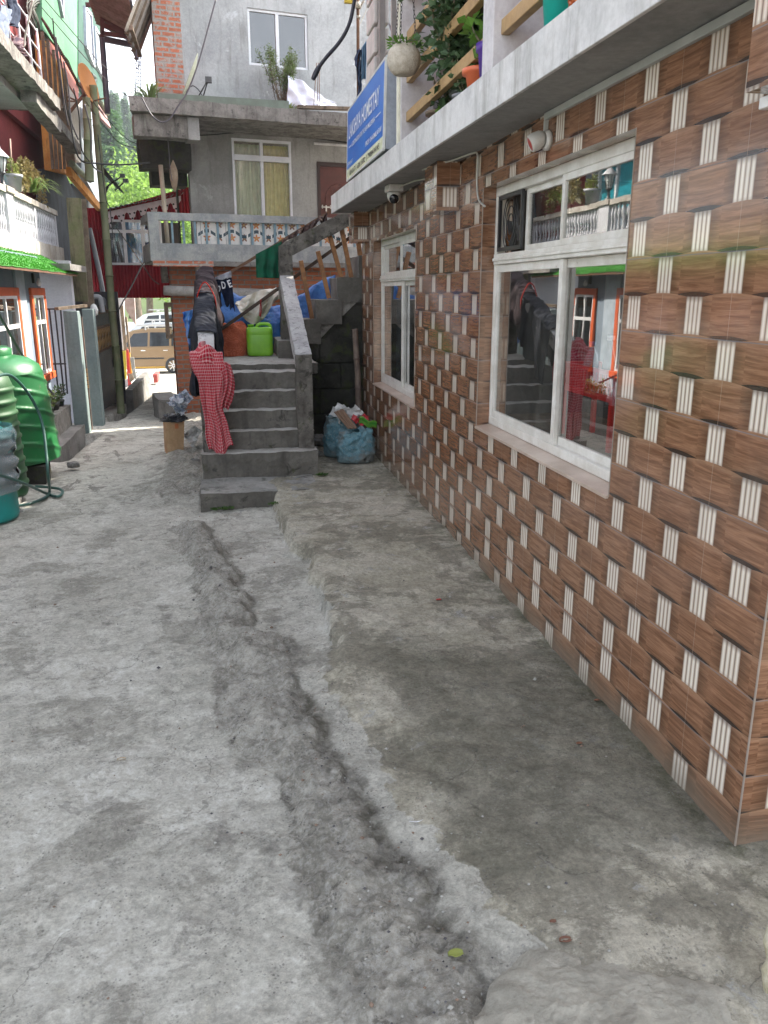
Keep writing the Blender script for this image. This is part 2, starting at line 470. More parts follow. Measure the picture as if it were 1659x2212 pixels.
WHITEPOST = weathered('lilac_white_post', (.50, .47, .48), (.58, .55, .56), dark=(.30, .27, .26), sc=3, streak=.2, bump=.15, blot=.66)
SOFFIT = weathered('grey_soffit', (.20, .20, .195), (.27, .265, .255), dark=(.08, .08, .075), sc=2.5, streak=0, bump=.3, blot=.6)
ALU = plain('white_window_metal', (.70, .68, .64), .38, 0., (.56, .53, .48), sc=9, bump=.04, spots=((.34, .29, .24), 26, .66))
ALU_CLEAN = plain('clean_white_metal', (.74, .75, .77), .4, 0., (.64, .65, .67), sc=5)
RUBBER = plain('black_rubber', (.015, .015, .016), .5)
BLACK = plain('dark_interior', (.018, .018, .02), .9)
def cloth(name, c, c2=None, rough=.9, bump=.3):
    return plain(name, c, rough, 0., c2 or tuple(x * .7 for x in c), sc=9, bump=bump, bsc=220, spec=.15)
def glass_material(name, tint=(.80, .82, .82), refl=.05):
    t = MT(name)
    lw = t.n('ShaderNodeFresnel', {0: 1.5}).outputs[0]
    nb = t.n('ShaderNodeBump', {'Strength': .04, 'Distance': .01, 'Height': t.noise(t.obj(), 2.2, 2)}).outputs[0]
    gl = t.n('ShaderNodeBsdfGlossy', {'Color': (1, 1, 1, 1), 'Roughness': .012, 'Normal': nb}).outputs[0]
    tr = t.n('ShaderNodeBsdfTransparent', {0: rgb(tint)}).outputs[0]
    di = t.n('ShaderNodeBsdfDiffuse', {0: (.30, .29, .26, 1)}).outputs[0]
    dust = t.math('MULTIPLY', t.ramp(t.noise(t.obj(), 1.6, 6, .65, .3, (3, 3, 1)), .40, .8), .14)
    a = t.n('ShaderNodeMixShader', {0: dust, 1: tr, 2: di}).outputs[0]
    bk = t.n('ShaderNodeNewGeometry').outputs['Backfacing']
    f = t.math('ADD', t.math('MULTIPLY', lw, 2.3), refl, clamp=True)
    f = t.math('MULTIPLY', f, t.math('SUBTRACT', 1.0, bk))          # only the outer face of the pane mirrors
    mx = t.n('ShaderNodeMixShader', {0: f, 1: a, 2: gl}).outputs[0]
    out = [n for n in t.nt.nodes if n.type == 'OUTPUT_MATERIAL'][0]
    t.nt.links.new(mx, out.inputs[0]); return t.m
GLASS = glass_material('dusty_window_glass')
GLASS_DARK = glass_material('dark_window_glass', (.12, .13, .14), .14)
RUST = weathered('rusty_steel', (.10, .055, .035), (.17, .09, .055), dark=(.035, .025, .02), sc=8, streak=.3, bump=.4, bsc=60)
RAILWOOD = plain('ochre_painted_wood', (.42, .27, .12), .55, 0., (.32, .20, .085), sc=14, bump=.15, spots=((.18, .11, .05), 20, .67))
OLDWOOD = weathered('grey_brown_timber', (.16, .12, .085), (.25, .19, .14), dark=(.05, .04, .03), sc=6, streak=.7, bump=.6)

# ================================================================ GROUND
def itp(y, pts):
    if y <= pts[0][0]: return pts[0][1]
    for (a, p), (b, q) in zip(pts, pts[1:]):
        if y <= b: return p + (q - p) * (y - a) / (b - a)
    return pts[-1][1]
RIDGE = [(1.2,.50),(1.47,.45),(1.7,.42),(2.1,.31),(2.77,.18),(3.11,.14),(3.53,.04),(4.02,-.03),(4.67,-.12),(5.65,-.25),(6.3,-.36)]
LEDGE = [(1.2,.30),(1.5,.24),(1.92,.17),(2.3,.09),(2.76,0),(3.23,-.11),(4.22,-.25),(5.42,-.36),(6.3,-.5)]
CHAN = [(1.2,.64),(1.5,.58),(1.73,.53),(1.94,.48),(2.18,.42),(2.48,.38),(2.88,.30),(3.61,.20),(4.63,.04),(5.89,-.12),(6.5,-.18)]
EDGE = [(1.0,.75),(1.56,.66),(1.75,.60),(1.99,.62),(2.22,.60),(2.47,.57),(2.67,.54),(2.87,.44),(3.44,.42),(4.0,.47),(4.37,.50),(4.82,.43),(5.35,.33),(5.79,.27),(6.6,.28),(6.7,.28)]
LEFTZ = [(0,-.09),(5.5,-.10),(7,-.15),(10,-.26),(13,-.45),(16,-.60),(20,-.82),(25,-1.12),(33,-1.47),(45,-1.6),(60,-1.6),(400,-1.6)]
def sst(a, b, t):
    t = max(0., min(1., (t - a) / (b - a))); return t * t * (3 - 2 * t)
def ground_h(x, y):
    zl = itp(y, LEFTZ)
    z = zl
    hump = terr = wet = 0.
    wob = .10 * nz(x * 1.9, y * 1.9, 5) + .06 * nz(x * 5, y * 5, 2) + .035 * nz(x * 13, y * 13, 2) + .015 * nz(x * 31, y * 31, 2)
    if y < 7.3:
        xr, xl, xc, xe = itp(y, RIDGE), itp(y, LEDGE), itp(y, CHAN) , itp(y, EDGE)
        X = x + wob
        fade = 1 - sst(5.75, 6.25, y)
        near = 1 - sst(2.9, 3.9, y)                       # gully close to the camera, open basin further up
        zr = zl + (.062 + .022 * (1-near) + .04 * nz(y * 1.7, 3) + .02 * nz(y * 5.1, 6)) * fade
        zc = lerp(-.085, -.045, near) + .02 * nz(y * 2.3, 4)
        if y > 4.2: zc = lerp(zc, -.145, sst(4.3, 5.8, y))
        zt = lerp(0.0, -.015, near)
        if X < xl: z = zl + .01 * sst(xl - .5, xl, X)
        elif X < xr: z = lerp(zl + .01, zr, sst(xl, xr, X))
        elif X < xc:
            t = (X - xr) / max(.01, xc - xr)
            z = lerp(zr, zc, .25 * t + .75 * sst(.45, .95, t))
        elif X < xe: z = lerp(zc, zc + .012, (X - xc) / max(.01, xe - xc)) if near < .02 else lerp(zc, zt - .012, ((X - xc) / max(.01, xe - xc)) ** .8 * near + (1-near) * .1)
        else:
            base = lerp(zc + .012, zt - .012, near)
            st = .045 if y > 4.0 else .07
            if 3.6 < y < 4.6: base = lerp(base, -.004, sst(4.6, 4.1, y))
            z = lerp(base, zt, sst(xe, xe + st, X))
        hump = sst(xl - .05, xl + .06, X) * (1 - sst(xc - .04, xc + .06, X)) * fade
        xe2 = lerp(xe, min(xe, xc + .10), near)
        terr = sst(xe2 - .06, xe2 + .08, X)
        wet = max(0., 1 - abs(X - xc + .01) / .055) * fade * (.9 if y < 3.3 else .35)
    elif y < 9.0:
        # behind the slab: the terrace runs on under the stairs to the wall, the alley stays low
        k = sst(-.30, -.22, x)
        z = lerp(zl, 0.0, k); terr = k
    else:
        z = zl
    # alley: verge of rubble under the stair flank, open drain on the left
    if 6.4 < y < 14.8:
        k = sst(-.95, -.45, x) * sst(6.4, 7.2, y)
        if x < -.26: z += .06 * k + .05 * k * nz(x * 6, y * 6); hump = max(hump, k * .9)
    e = -1.80 + .03 * nz(y * 2.2)
    if (9.4 < y < 12.15 or 14.1 < y < 20.4) and -2.08 < x < e: z -= .45; wet = 1
    if x < -2.08 and y > 9.0 and y < 20: z += .0
    # surface relief
    amp = .012 + .018 * hump
    z += amp * (noise.fractal(Vector((x * 6, y * 6, 0)), .9, 2.1, 5)) * (1 if y < 30 else .3)
    if y < 7.5: z += (.004 + .013 * hump) * noise.fractal(Vector((x * 34, y * 34, 3)), .8, 2.2, 3)
    z += .02 * nz(x * .9, y * .9, 9)
    if y > 60: z += 0
    return z, hump, terr, wet
def spaced(lo, hi, segs):
    """segs: list of (end, step)"""
    out = [lo]; p = lo
    for end, st in segs:
        while p < end - 1e-6:
            p = min(end, p + st); out.append(p)
    return out
gx = spaced(-400, 400, [(-60, 40), (-12, 8), (-3, 1.2), (-2.2, .1), (-.8, .035), (1.5, .0155), (3, .3), (12, 1.5), (60, 8), (400, 40)])
gy = spaced(-40, 900, [(-2, 6), (.8, .7), (1.1, .1), (3.0, .014), (6.0, .02), (9.5, .045), (14, .1), (36, .4), (60, 3), (900, 60)])
gv, gz = [], []
zone = []
for yy in gy:
    for xx in gx:
        h, a, b, c = ground_h(xx, yy)
        gv.append((xx, yy, h)); zone.append((a, b, c, 1.0))
nx = len(gx)
gf = [(j*nx+i, j*nx+i+1, (j+1)*nx+i+1, (j+1)*nx+i) for j in range(len(gy)-1) for i in range(nx-1)]
gme = bpy.data.meshes.new('ground'); gme.from_pydata(gv, [], gf); gme.update()
gme.polygons.foreach_set('use_smooth', [True] * len(gf))
ca = gme.color_attributes.new('zone', 'FLOAT_COLOR', 'POINT')
ca.data.foreach_set('color', [c for z in zone for c in z])
def ground_material():
    t = MT('worn_cement_ground'); m = t.math; p = t.pos()
    z = t.n('ShaderNodeAttribute', attribute_name='zone').outputs['Color']
    s = t.n('ShaderNodeSeparateColor', {0: z}); hump, terr, wet = s.outputs[0], s.outputs[1], s.outputs[2]
    edge = m('MULTIPLY', m('SUBTRACT', t.noise(p, 9, 9, .75, .4), .5), 1.5)
    terr = t.ramp(m('ADD', terr, edge), .44, .56)
    hump = t.ramp(m('ADD', hump, m('MULTIPLY', edge, 1.0)), .30, .70)
    n1 = t.noise(p, 1.5, 12, .68, .35, (1.0, 1.0, 1))
    n2 = t.noise(p, 7.0, 10, .72, .3)
    n3 = t.ramp(t.noise(p, 55, 9, .82), .30, .70)
    n4 = t.noise(p, 1.7, 12, .74, .25)
    left = t.mix(t.ramp(n1, .38, .62), (.45, .432, .378), (.56, .54, .482))
    left = t.mix(m('MULTIPLY', t.ramp(n4, .525, .575), .55), left, (.24, .225, .19))
    left = t.mix(m('MULTIPLY', t.ramp(n2, .565, .61), .4), left, (.19, .175, .16))
    te = t.mix(t.ramp(n1, .40, .60), (.38, .35, .275), (.50, .465, .385))
    te = t.mix(m('MULTIPLY', t.ramp(n4, .48, .53), .6), te, (.175, .16, .125))
    te = t.mix(m('MULTIPLY', t.ramp(t.noise(p, 5, 11, .72, .2), .60, .63), .8), te, (.40, .39, .365))
    # algae tint plus painted shade across the middle of the terrace
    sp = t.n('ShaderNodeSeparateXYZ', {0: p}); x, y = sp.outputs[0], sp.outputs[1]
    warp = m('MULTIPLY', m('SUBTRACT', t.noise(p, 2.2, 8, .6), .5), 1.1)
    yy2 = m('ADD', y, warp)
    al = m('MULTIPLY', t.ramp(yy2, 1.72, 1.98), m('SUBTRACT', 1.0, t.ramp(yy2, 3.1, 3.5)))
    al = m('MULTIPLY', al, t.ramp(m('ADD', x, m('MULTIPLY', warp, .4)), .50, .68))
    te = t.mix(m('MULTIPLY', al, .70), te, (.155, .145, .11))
    hp = t.mix(t.ramp(n2, .36, .60), (.27, .252, .212), (.44, .415, .362))
    hp = t.mix(m('MULTIPLY', t.ramp(t.noise(p, 12, 10, .78, .4), .56, .62), .7), hp, (.085, .075, .062))
    vg = t.n('ShaderNodeTexVoronoi', {'Vector': p, 'Scale': 48.0, 'Randomness': 1.0}, feature='F1')
    hp = t.mix(m('MULTIPLY', t.ramp(vg.outputs['Distance'], .35, .60), .16), hp, (.10, .095, .085))
    hp = t.mix(m('MULTIPLY', m('LESS_THAN', t.n('ShaderNodeSeparateColor', {0: vg.outputs['Color']}).outputs[1], .05), .35), hp, (.44, .42, .38))
    hp = t.mix(m('MULTIPLY', t.ramp(n3, .55, .7), .5), hp, (.36, .35, .33))
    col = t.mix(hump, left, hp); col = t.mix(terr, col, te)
    mossf = m('MULTIPLY', wet, t.ramp(t.noise(p, 7, 8, .7), .44, .6))
    col = t.mix(m('MULTIPLY', mossf, .85), col, t.mix(n3, (.05, .055, .018), (.07, .05, .035)))
    col = t.mix(m('MULTIPLY', wet, .35), col, (.07, .065, .055))
    # mossy dirt plus painted contact shadow along the foot of the tiled wall
    fm = m('MULTIPLY', t.ramp(m('ADD', x, m('MULTIPLY', warp, .12)), 1.34, 1.44), t.ramp(n2, .42, .6))
    col = t.mix(m('MULTIPLY', fm, .7), col, (.09, .09, .05))
    # wet trails in the alley
    wt = m('MULTIPLY', t.ramp(t.noise(p, 2.0, 9, .7, 1.2, (1.6, .55, 1)), .585, .60), m('MULTIPLY', t.ramp(y, 6.0, 7.2), m('SUBTRACT', 1.0, t.ramp(x, -.9, -.4))))
    col = t.mix(m('MULTIPLY', wt, .7), col, (.10, .085, .07))
    # grit
    vor = t.n('ShaderNodeTexVoronoi', {'Vector': p, 'Scale': 75.0}, feature='F1')
    grit = m('MULTIPLY', m('LESS_THAN', vor.outputs['Distance'], .26), t.ramp(t.noise(p, 9, 4, .6), .50, .56))
    gcol = t.mix(t.n('ShaderNodeSeparateColor', {0: vor.outputs['Color']}).outputs[0], (.09, .085, .08), (.34, .33, .31))
    col = t.mix(m('MULTIPLY', grit, .55), col, gcol)
    # hairline cracks
    cw = t.n('ShaderNodeVectorMath', {0: p, 1: t.n('ShaderNodeVectorMath', {0: t.n('ShaderNodeTexNoise', {'Vector': p, 'Scale': 4.0, 'Detail': 6.0}).outputs[1], 1: (.5, .5, .5)}, operation='MULTIPLY').outputs[0]}, operation='ADD').outputs[0]
    cr = t.n('ShaderNodeTexVoronoi', {'Vector': cw, 'Scale': .75}, feature='DISTANCE_TO_EDGE').outputs[0]
    crack = m('MULTIPLY', m('LESS_THAN', cr, .0025), t.ramp(t.noise(p, 1.4, 3), .45, .55))
    col = t.mix(m('MULTIPLY', crack, .35), col, (.06, .055, .05))
    col = t.mix(m('MULTIPLY', t.ramp(t.noise(p, 34, 9, .8), .60, .68), .45), col, (.10, .095, .085))
    col = t.mix(m('MULTIPLY', t.ramp(t.noise(p, 23, 9, .8, .2), .62, .68), .30), col, (.50, .49, .47))
    fine = t.mix(.34, col, t.mix(n3, (.12, .12, .12), (.88, .88, .88)), 'OVERLAY')
    n5 = t.ramp(t.noise(p, 13, 10, .8, .3), .34, .66)
    fine = t.mix(.38, fine, t.mix(n5, (.2, .2, .2), (.8, .8, .8)), 'OVERLAY')
    rough = m('SUBTRACT', .93, m('MULTIPLY', wt, .45))
    t.set(fine, rough, None, .3)
    h = m('ADD', m('MULTIPLY', n3, .5), m('MULTIPLY', n2, 1.4))
    h = m('ADD', h, m('MULTIPLY', grit, .35)); h = m('SUBTRACT', h, m('MULTIPLY', m('MULTIPLY', vg.outputs['Distance'], hump), .35)); h = m('ADD', h, m('MULTIPLY', t.noise(p, 26, 8, .8, .3), m('ADD', .35, m('MULTIPLY', hump, .4)))); h = m('SUBTRACT', h, m('MULTIPLY', crack, .8))
    t.bump(h, .8, .018)
    return t.m
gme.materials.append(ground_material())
ground = bpy.data.objects.new('ground', gme); COL.objects.link(ground); structure(ground)
# ================================================================ TILED GUEST HOUSE (right)
WX, FX = 1.445, 1.52
house = thing('guest_house', 'guest house clad in brown woven-wood look tiles, with white balcony slab along the right', 'house', (1.445, 1.85, 0))
mb = MB()
B0, B1, BZ0, BZ1 = 2.83, 4.56, .825, 2.15
S0, S1, SZ0, SZ1 = 6.19, 7.97, .715, 2.06
WT = 1.62
for y0, y1, z0, z1 in ((1.85,B0,-.3,2.355),(B1,S0,-.3,2.355),(S1,8.62,-.3,2.355),(B0,B1,-.3,BZ0),(B0,B1,BZ1,2.355),(S0,S1,-.3,SZ0),(S0,S1,SZ1,2.355)):
    mb.box((WX, y0, z0), (WT, y1, z1))
mb.box((WT, 1.85, -.3), (4.2, 2.0, 2.355))
mb.box((WT, 8.47, -.3), (4.2, 8.62, 2.355))
mb.build('tiled_wall', TILE, house, local=False)
# white edging trims on the window corners
for y0, z0, z1 in ((B1, BZ0, BZ1), (S1, SZ0, SZ1), (B0 - .002, BZ0, BZ1), (S0 - .002, SZ0, SZ1), (1.848, -.1, 2.06)):
    mb = MB(); mb.box((WX - .0025, y0 - .001, z0), (WX + .002, y0 + .003, z1)); mb.build('edge_trim', plain('tile_edge_trim', (.30, .25, .21), .5), house)
# sloping tiled sills
for y0, y1, z in ((B0, B1, BZ0), (S0, S1, SZ0)):
    mb = MB(); mb.prism([(WX - .012, z - .008), (WX - .012, z + .006), (FX + .03, z + .022), (FX + .03, z - .008)], y0 + .004, y1 - .004, 'y')
    mb.build('window_sill', plain('pale_sill_tile', (.52, .42, .35), .3, 0, (.38, .29, .23), sc=5, bump=.05), house, bevel=.002)
for y0, y1 in ((5.03, 5.33), (8.22, 8.56), (1.70, 1.99)):
    mb = MB(); mb.box((1.30, y0, 2.075), (WX - .002, y1, 2.352)); mb.build('tiled_corbel', TILE, house)
# balcony slab (slightly skewed, like the real one)
mb = MB()
ys = [0.6, 8.42]
def slabx(y): return lerp(1.215, 1.125, (y - 1.0) / 7.4)
vs = [(slabx(.6), .6, 2.355), (WT, .6, 2.357), (WT, 8.42, 2.357), (slabx(8.42), 8.42, 2.355),
      (slabx(.6), .6, 2.505), (WT, .6, 2.505), (WT, 8.42, 2.505), (slabx(8.42), 8.42, 2.505)]
mb.add(vs, ((0,3,2,1),(4,5,6,7),(0,1,5,4),(1,2,6,5),(2,3,7,6),(3,0,4,7)))
slab = mb.build('balcony_slab', SOFFIT, house, rough=(.25, .0025, 3))
mb = MB()
nseg = 60; fy = [0.6 + (8.425 - .6) * i / nseg for i in range(nseg + 1)]
joints = [1.35, 2.1, 2.82, 3.77, 4.62, 5.3, 6.2, 7.1, 7.9]
segs = [0.6] + joints + [8.425]
for a, b in zip(segs, segs[1:]):
    a += .002; b -= .002
    xa, xb = slabx(a), slabx(b)
    mb.add([(xa-.018, a, 2.345), (xb-.018, b, 2.345), (xb-.018, b, 2.51), (xa-.018, a, 2.51),
            (xa-.0005, a, 2.345), (xb-.0005, b, 2.345), (xb-.0005, b, 2.51), (xa-.0005, a, 2.51)],
           ((0,3,2,1),(4,5,6,7),(0,1,5,4),(1,2,6,5),(2,3,7,6),(3,0,4,7)))
mb.box((slabx(8.4)-.018, 8.422, 2.345), (WX, 8.44, 2.51))
mb.build('slab_fascia', FASCIA, house, bevel=.003)
# upper floor
UPTILE = brick_material('reddish_wall_tile', (.36, .13, .09), (.28, .10, .075), (.10, .06, .05), ms=.006, bw=.30, rh=.13, smear=.0)
MAUVE = weathered('mauve_plaster', (.40, .355, .345), (.46, .41, .395), dark=(.3, .26, .25), sc=2, streak=.1, bump=.1, blot=.7)
mb = MB(); mb.box((1.95, .6, 2.5), (2.1, 5.75, 4.95)); mb.build('upper_tiled_wall', UPTILE, house)
mb = MB(); mb.box((1.50, 5.76, 2.506), (1.62, 7.02, 2.99)); mb.box((1.50, 7.98, 2.506), (1.62, 8.41, 4.95)); mb.box((1.50, 5.76, 4.4), (1.62, 7.98, 4.95)); mb.box((1.62, 5.76, 2.506), (4.2, 5.9, 4.95))
mb.box((1.5, 7.02, 2.506), (1.62, 7.98, 2.8)); mb.box((1.62, 8.3, 2.506), (4.2, 8.41, 4.95)); mb.box((1.50, 5.76, 2.99), (1.62, 6.9, 4.4))
mb.build('upper_plaster_wall', MAUVE, house)
mb = MB(); mb.box((1.0, .4, 4.95), (5.5, 8.6, 5.1)); mb.build('upper_roof_slab', SOFFIT, house)
mb = MB()
for a_, b_, c_, d_ in ((1.85, 2.2, -.3, 4.95), (4.8, 8.62, -.3, 4.95), (2.2, 4.8, -.3, .85), (2.2, 4.8, 2.2, 4.95)): mb.box((4.2, a_, c_), (4.4, b_, d_))  # unseen rear opening, added to let daylight into the room
mb.box((2.1, .6, 2.506), (4.2, .75, 4.95)); mb.box((1.0, .4, 5.1), (5.5, 8.6, 5.7))
mb.build('rear_wall', MAUVE, house)
# quoins with sloped faces on the far upper corner
for k in range(9):
    z = 2.75 + k * .235
    mb = MB()
    mb.prism([(7.99, z), (8.40, z), (8.40, z + .205), (7.99, z + .205)], 1.462, 1.499, 'x')
    mb.build('quoin_block', plain('cream_quoin', (.62, .56, .53), .7), house, bevel=.012)
# windows ------------------------------------------------------
def slide_window(parent, y0, y1, z0, z1, zt, ym, stiles, x, mat, glass, skip=(), fr=.045, name='window'):
    """aluminium slider in the plane x: outer frame, transom, sashes; y0 near end"""
    mb = MB(); t = .055
    mb.box((x, y0, z0), (x+t, y1, z0+fr)); mb.box((x, y0, z1-fr), (x+t, y1, z1))
    mb.box((x, y0, z0+fr), (x+t, y0+fr*.6, z1-fr)); mb.box((x, y1-fr*.6, z0+fr), (x+t, y1, z1-fr))
    mb.box((x-.012, y0+fr*.6, zt-.030), (x+t, y1-fr*.6, zt+.026)); mb.box((x-.02, y0+fr*.6, zt-.012), (x-.013, y1-fr*.6, zt+.004))
    w = mb.build(name, mat, parent, bevel=.003)
    def sash(a, b, c, d, off, g=True, sw=.045):
        s = MB(); xx = x + off
        s.box((xx, a, c), (xx+.022, a+sw, d)); s.box((xx, b-sw, c), (xx+.022, b, d))
        s.box((xx, a+sw, c), (xx+.022, b-sw, c+sw)); s.box((xx, a+sw, d-sw), (xx+.022, b-sw, d))
        s.build('sash', mat, w, bevel=.002)
        if g:
            p = MB(); p.box((xx+.009, a+sw-.004, c+sw-.004), (xx+.013, b-sw+.004, d-sw+.004)); p.build('pane', glass, w)
    sash(y0+fr*.6, ym+.028, z0+fr, zt-.031, .028, sw=.040)
    sash(ym-.022, y1-fr*.6, z0+fr, zt-.031, .004, sw=.040)
    st = [y0+fr*.6] + stiles + [y1-fr*.6]
    for i, (a, b) in enumerate(zip(st, st[1:])):
        if i in skip: continue
        sash(a+.001, b-.001, zt+.027, z1-fr, .004 + (.024 if i % 2 else 0), sw=.030)
    return w
ZT = 1.775
st_big = [PX('c3', 548, 600, FX).y, PX('c3', 338, 640, FX).y]
bigwin = slide_window(house, B0, B1, BZ0+.02, BZ1, ZT, 3.615, st_big, FX, ALU, GLASS, skip=(2,))
smallwin = slide_window(house, S0, S1, SZ0+.02, SZ1, 1.72, 7.03, [PX('c2', 505, 400, FX).y], FX, ALU, GLASS)
# exhaust fan in the far top light
fan = thing('exhaust_fan', 'black round exhaust fan set in the top left light of the large window', 'fan', (FX + .03, (st_big[1] + B1) / 2, 1.95))
mb = MB(); fc = fan.location
ya, yb, za, zb = st_big[1] + .004, B1 - .03, ZT + .04, BZ1 - .047
FANM = plain('black_fan_plastic', (.02, .02, .022), .35)
mb.box((FX+.004, ya, za), (FX+.02, ya+.02, zb)); mb.box((FX+.004, yb-.02, za), (FX+.02, yb, zb)); mb.box((FX+.004, ya+.02, za), (FX+.02, yb-.02, za+.02)); mb.box((FX+.004, ya+.02, zb-.02), (FX+.02, yb-.02, zb))
mb.build('fan_frame', FANM, fan)
mb = MB(); RX = Matrix.Rotation(R(90), 3, 'Y')
for rr in (.04, .07, .10, .125):
    mb.tube([(FX+.018, fc.y + rr*.95*math.cos(a*math.pi/12), fc.z + rr*1.3*math.sin(a*math.pi/12)) for a in range(25)], .003, 6, cap=False)
mb.build('fan_guard', FANM, fan)
mb = MB()
for k in range(5):
    a = k * 2*math.pi/5
    d = Vector((0, math.cos(a), math.sin(a))); e = Vector((0, -math.sin(a), math.cos(a)))
    o = Vector((FX+.045, fc.y, fc.z))
    mb.add([o + d*.02 - e*.012, o + d*.115 - e*.04 + Vector((.01,0,0)), o + d*.12 + e*.03 - Vector((.01,0,0)), o + d*.02 + e*.012], ((0,1,2,3),))
mb.build('fan_blade', FANM, fan, solid=.003)
# dark room behind the windows
mb = MB(); x0, x1 = WT + .001, 4.19
INT = plain('dim_room_wall', (.10, .10, .095), .9, 0, (.07, .07, .065), sc=2)
mb.box((4.1, 4.8, .1), (4.12, 8.46, 2.35)); mb.box((4.1, 2.01, .1), (4.12, 2.2, 2.35)); mb.box((4.1, 2.2, .1), (4.12, 4.8, .85)); mb.box((4.1, 2.2, 2.2), (4.12, 4.8, 2.35)); mb.box((WT, 2.01, .02), (4.1, 8.46, .05)); mb.box((1.64, 5.3, .1), (4.1, 5.36, 2.35)); mb.box((1.64, 2.02, 2.30), (4.1, 8.46, 2.34))
mb.build('room_interior', INT, house)
def curtain(parent, p0, p1, z0, z1, mat, amp=.03, waves=7, name='curtain', n=90):
    mb = MB(); p0 = Vector(p0); p1 = Vector(p1); d = p1 - p0; nrm = Vector((-d.y, d.x, 0)).normalized()
    def f(u, v):
        a = amp * (math.sin(u * waves * 2*math.pi + 1.3 * math.sin(u*9)) + .35 * math.sin(u * waves * 5.1 + 1)) * (.55 + .45 * (1 - v))
        return p0 + d * u + nrm * a + Vector((0, 0, lerp(z0, z1, v)))
    mb.grid(n, 6, f); return mb.build(name, mat, parent)
BLUECURT = cloth('pale_blue_curtain', (.20, .36, .46), (.12, .24, .33))
curtain(house, (1.68, 6.23, 0), (1.68, 6.75, 0), .75, 2.1, BLUECURT, waves=5)
curtain(house, (1.68, 7.35, 0), (1.68, 7.9, 0), .75, 2.1, cloth('grey_blue_curtain', (.14, .18, .24)), waves=5)
# table top + red rack with bottles, seen through the near sash
tab = thing('indoor_counter', 'dark wooden counter inside the large window, under the red rack', 'counter', (1.9, 3.3, .05))
mb = MB(); mb.box((1.66, 2.4, .86), (2.15, 4.6, .89)); mb.build('counter_top', OLDWOOD, tab, bevel=.004)
mb = MB()
for y in (2.45, 4.5): mb.box((1.7, y, .05), (2.1, y+.05, .858))
mb.build('counter_leg', OLDWOOD, tab)
REDP = plain('red_plastic', (.75, .02, .015), .28, 0, (.66, .015, .012))
ra = PX('c3', 575, 1400, 1.70); rb = PX('c3', 862, 1450, 1.70)
rk = thing('plastic_rack', 'red slotted plastic rack holding bottles behind the large window pane', 'rack', (1.78, (ra.y+rb.y)/2, .89))
ry0, ry1 = rb.y, ra.y; rz1 = (ra.z+rb.z)/2 + .01; rz0 = rz1 - .14
mb = MB()
for xx in (1.68, 1.86):
    mb.box((xx, ry0, rz1-.02), (xx+.014, ry1, rz1)); mb.box((xx, ry0, rz0), (xx+.014, ry1, rz0+.03))
    n = 17
    for i in range(n+1):
        yy = lerp(ry0, ry1-.010, i/n); mb.box((xx+.001, yy, rz0+.03), (xx+.012, yy+.010, rz1-.02))
    mb.box((xx+.002, ry0, rz0+.062), (xx+.011, ry1, rz0+.072))
mb.box((1.694, ry0, rz0), (1.86, ry1, rz0+.01))
for yy in (ry0, ry1-.012): mb.box((1.694, yy, rz0), (1.86, yy+.012, rz1))
mb.build('slotted_tray', REDP, rk, bevel=.002)
for yy in (ry0+.015, ry1-.04):
    for xx in (1.682, 1.85):
        mb = MB(); mb.box((xx, yy, .891), (xx+.022, yy+.026, rz0)); mb.build('leg', REDP, rk, bevel=.003)
def bottle(name, label, p, prof, mat, cap=None, capz=None):
    b = thing(name, label, 'bottle', p, 0, 'bottles in the red rack')
    mb = MB(); mb.lathe(prof, p, 20); mb.build('bottle_body', mat, b)
    if cap:
        mb = MB(); mb.lathe([(0, capz[1]), (capz[2], capz[1]), (capz[2], capz[0]), (0, capz[0])], p, 16); mb.build('cap', cap, b)
    return b
CLEARP = MT('clear_plastic'); CLEARP.set((.75, .82, .85), .12); CLEARP.b.inputs['Transmission Weight'].default_value = .75; CLEARP = CLEARP.m
WHITEP = plain('white_plastic', (.75, .75, .74), .4)
bottle('glass_bottle', 'dark glass bottle with white cap, tallest bottle in the red rack', (1.77, PX('c3', 812, 1400, 1.77).y, 1.102),
       [(0,0),(.034,0),(.036,.02),(.036,.14),(.03,.19),(.016,.235),(.014,.28)], plain('dark_brown_glass', (.05,.045,.05), .06), WHITEP, (.28, .30, .018))
bottle('water_bottle', 'clear ribbed plastic water bottle standing in the red rack', (1.77, PX('c3', 715, 1400, 1.77).y, 1.102),
       [(0,0),(.036,0),(.038,.02),(.035,.06),(.038,.08),(.035,.11),(.038,.15),(.03,.20),(.014,.23),(.014,.245)], CLEARP, plain('blue_cap', (.05,.2,.5), .4), (.243, .262, .017))
bottle('wide_jar', 'short wide clear jar with metal lid in the red rack', (1.77, PX('c3', 655, 1420, 1.77).y, 1.102),
       [(0,0),(.045,0),(.048,.02),(.048,.10),(.04,.12)], CLEARP, plain('tin_lid', (.5,.5,.48), .3, .8), (.118, .14, .043))
mb = MB(); q = PX('c3', 625, 1350, 1.80)
mb.grid(26, 22, lambda u, v: (1.74 + .14*math.sin(v*3.1)*.5 + .02*nz(u*6, v*6), q.y - .11 + .24*u + .03*nz(v*5, u*4), 1.13 + .17*math.sin(math.pi*u)**.5 * math.sin(math.pi*min(1, v*1.0+.02))**.6 + .03*nz(u*8, v*8, 3)))
tag(mb.build('checked_cloth', cloth('maroon_check_cloth', (.16, .02, .05), (.05, .01, .03)), None, solid=.004), 'crumpled maroon cloth heaped at the left end of the red rack behind the window', 'cloth')

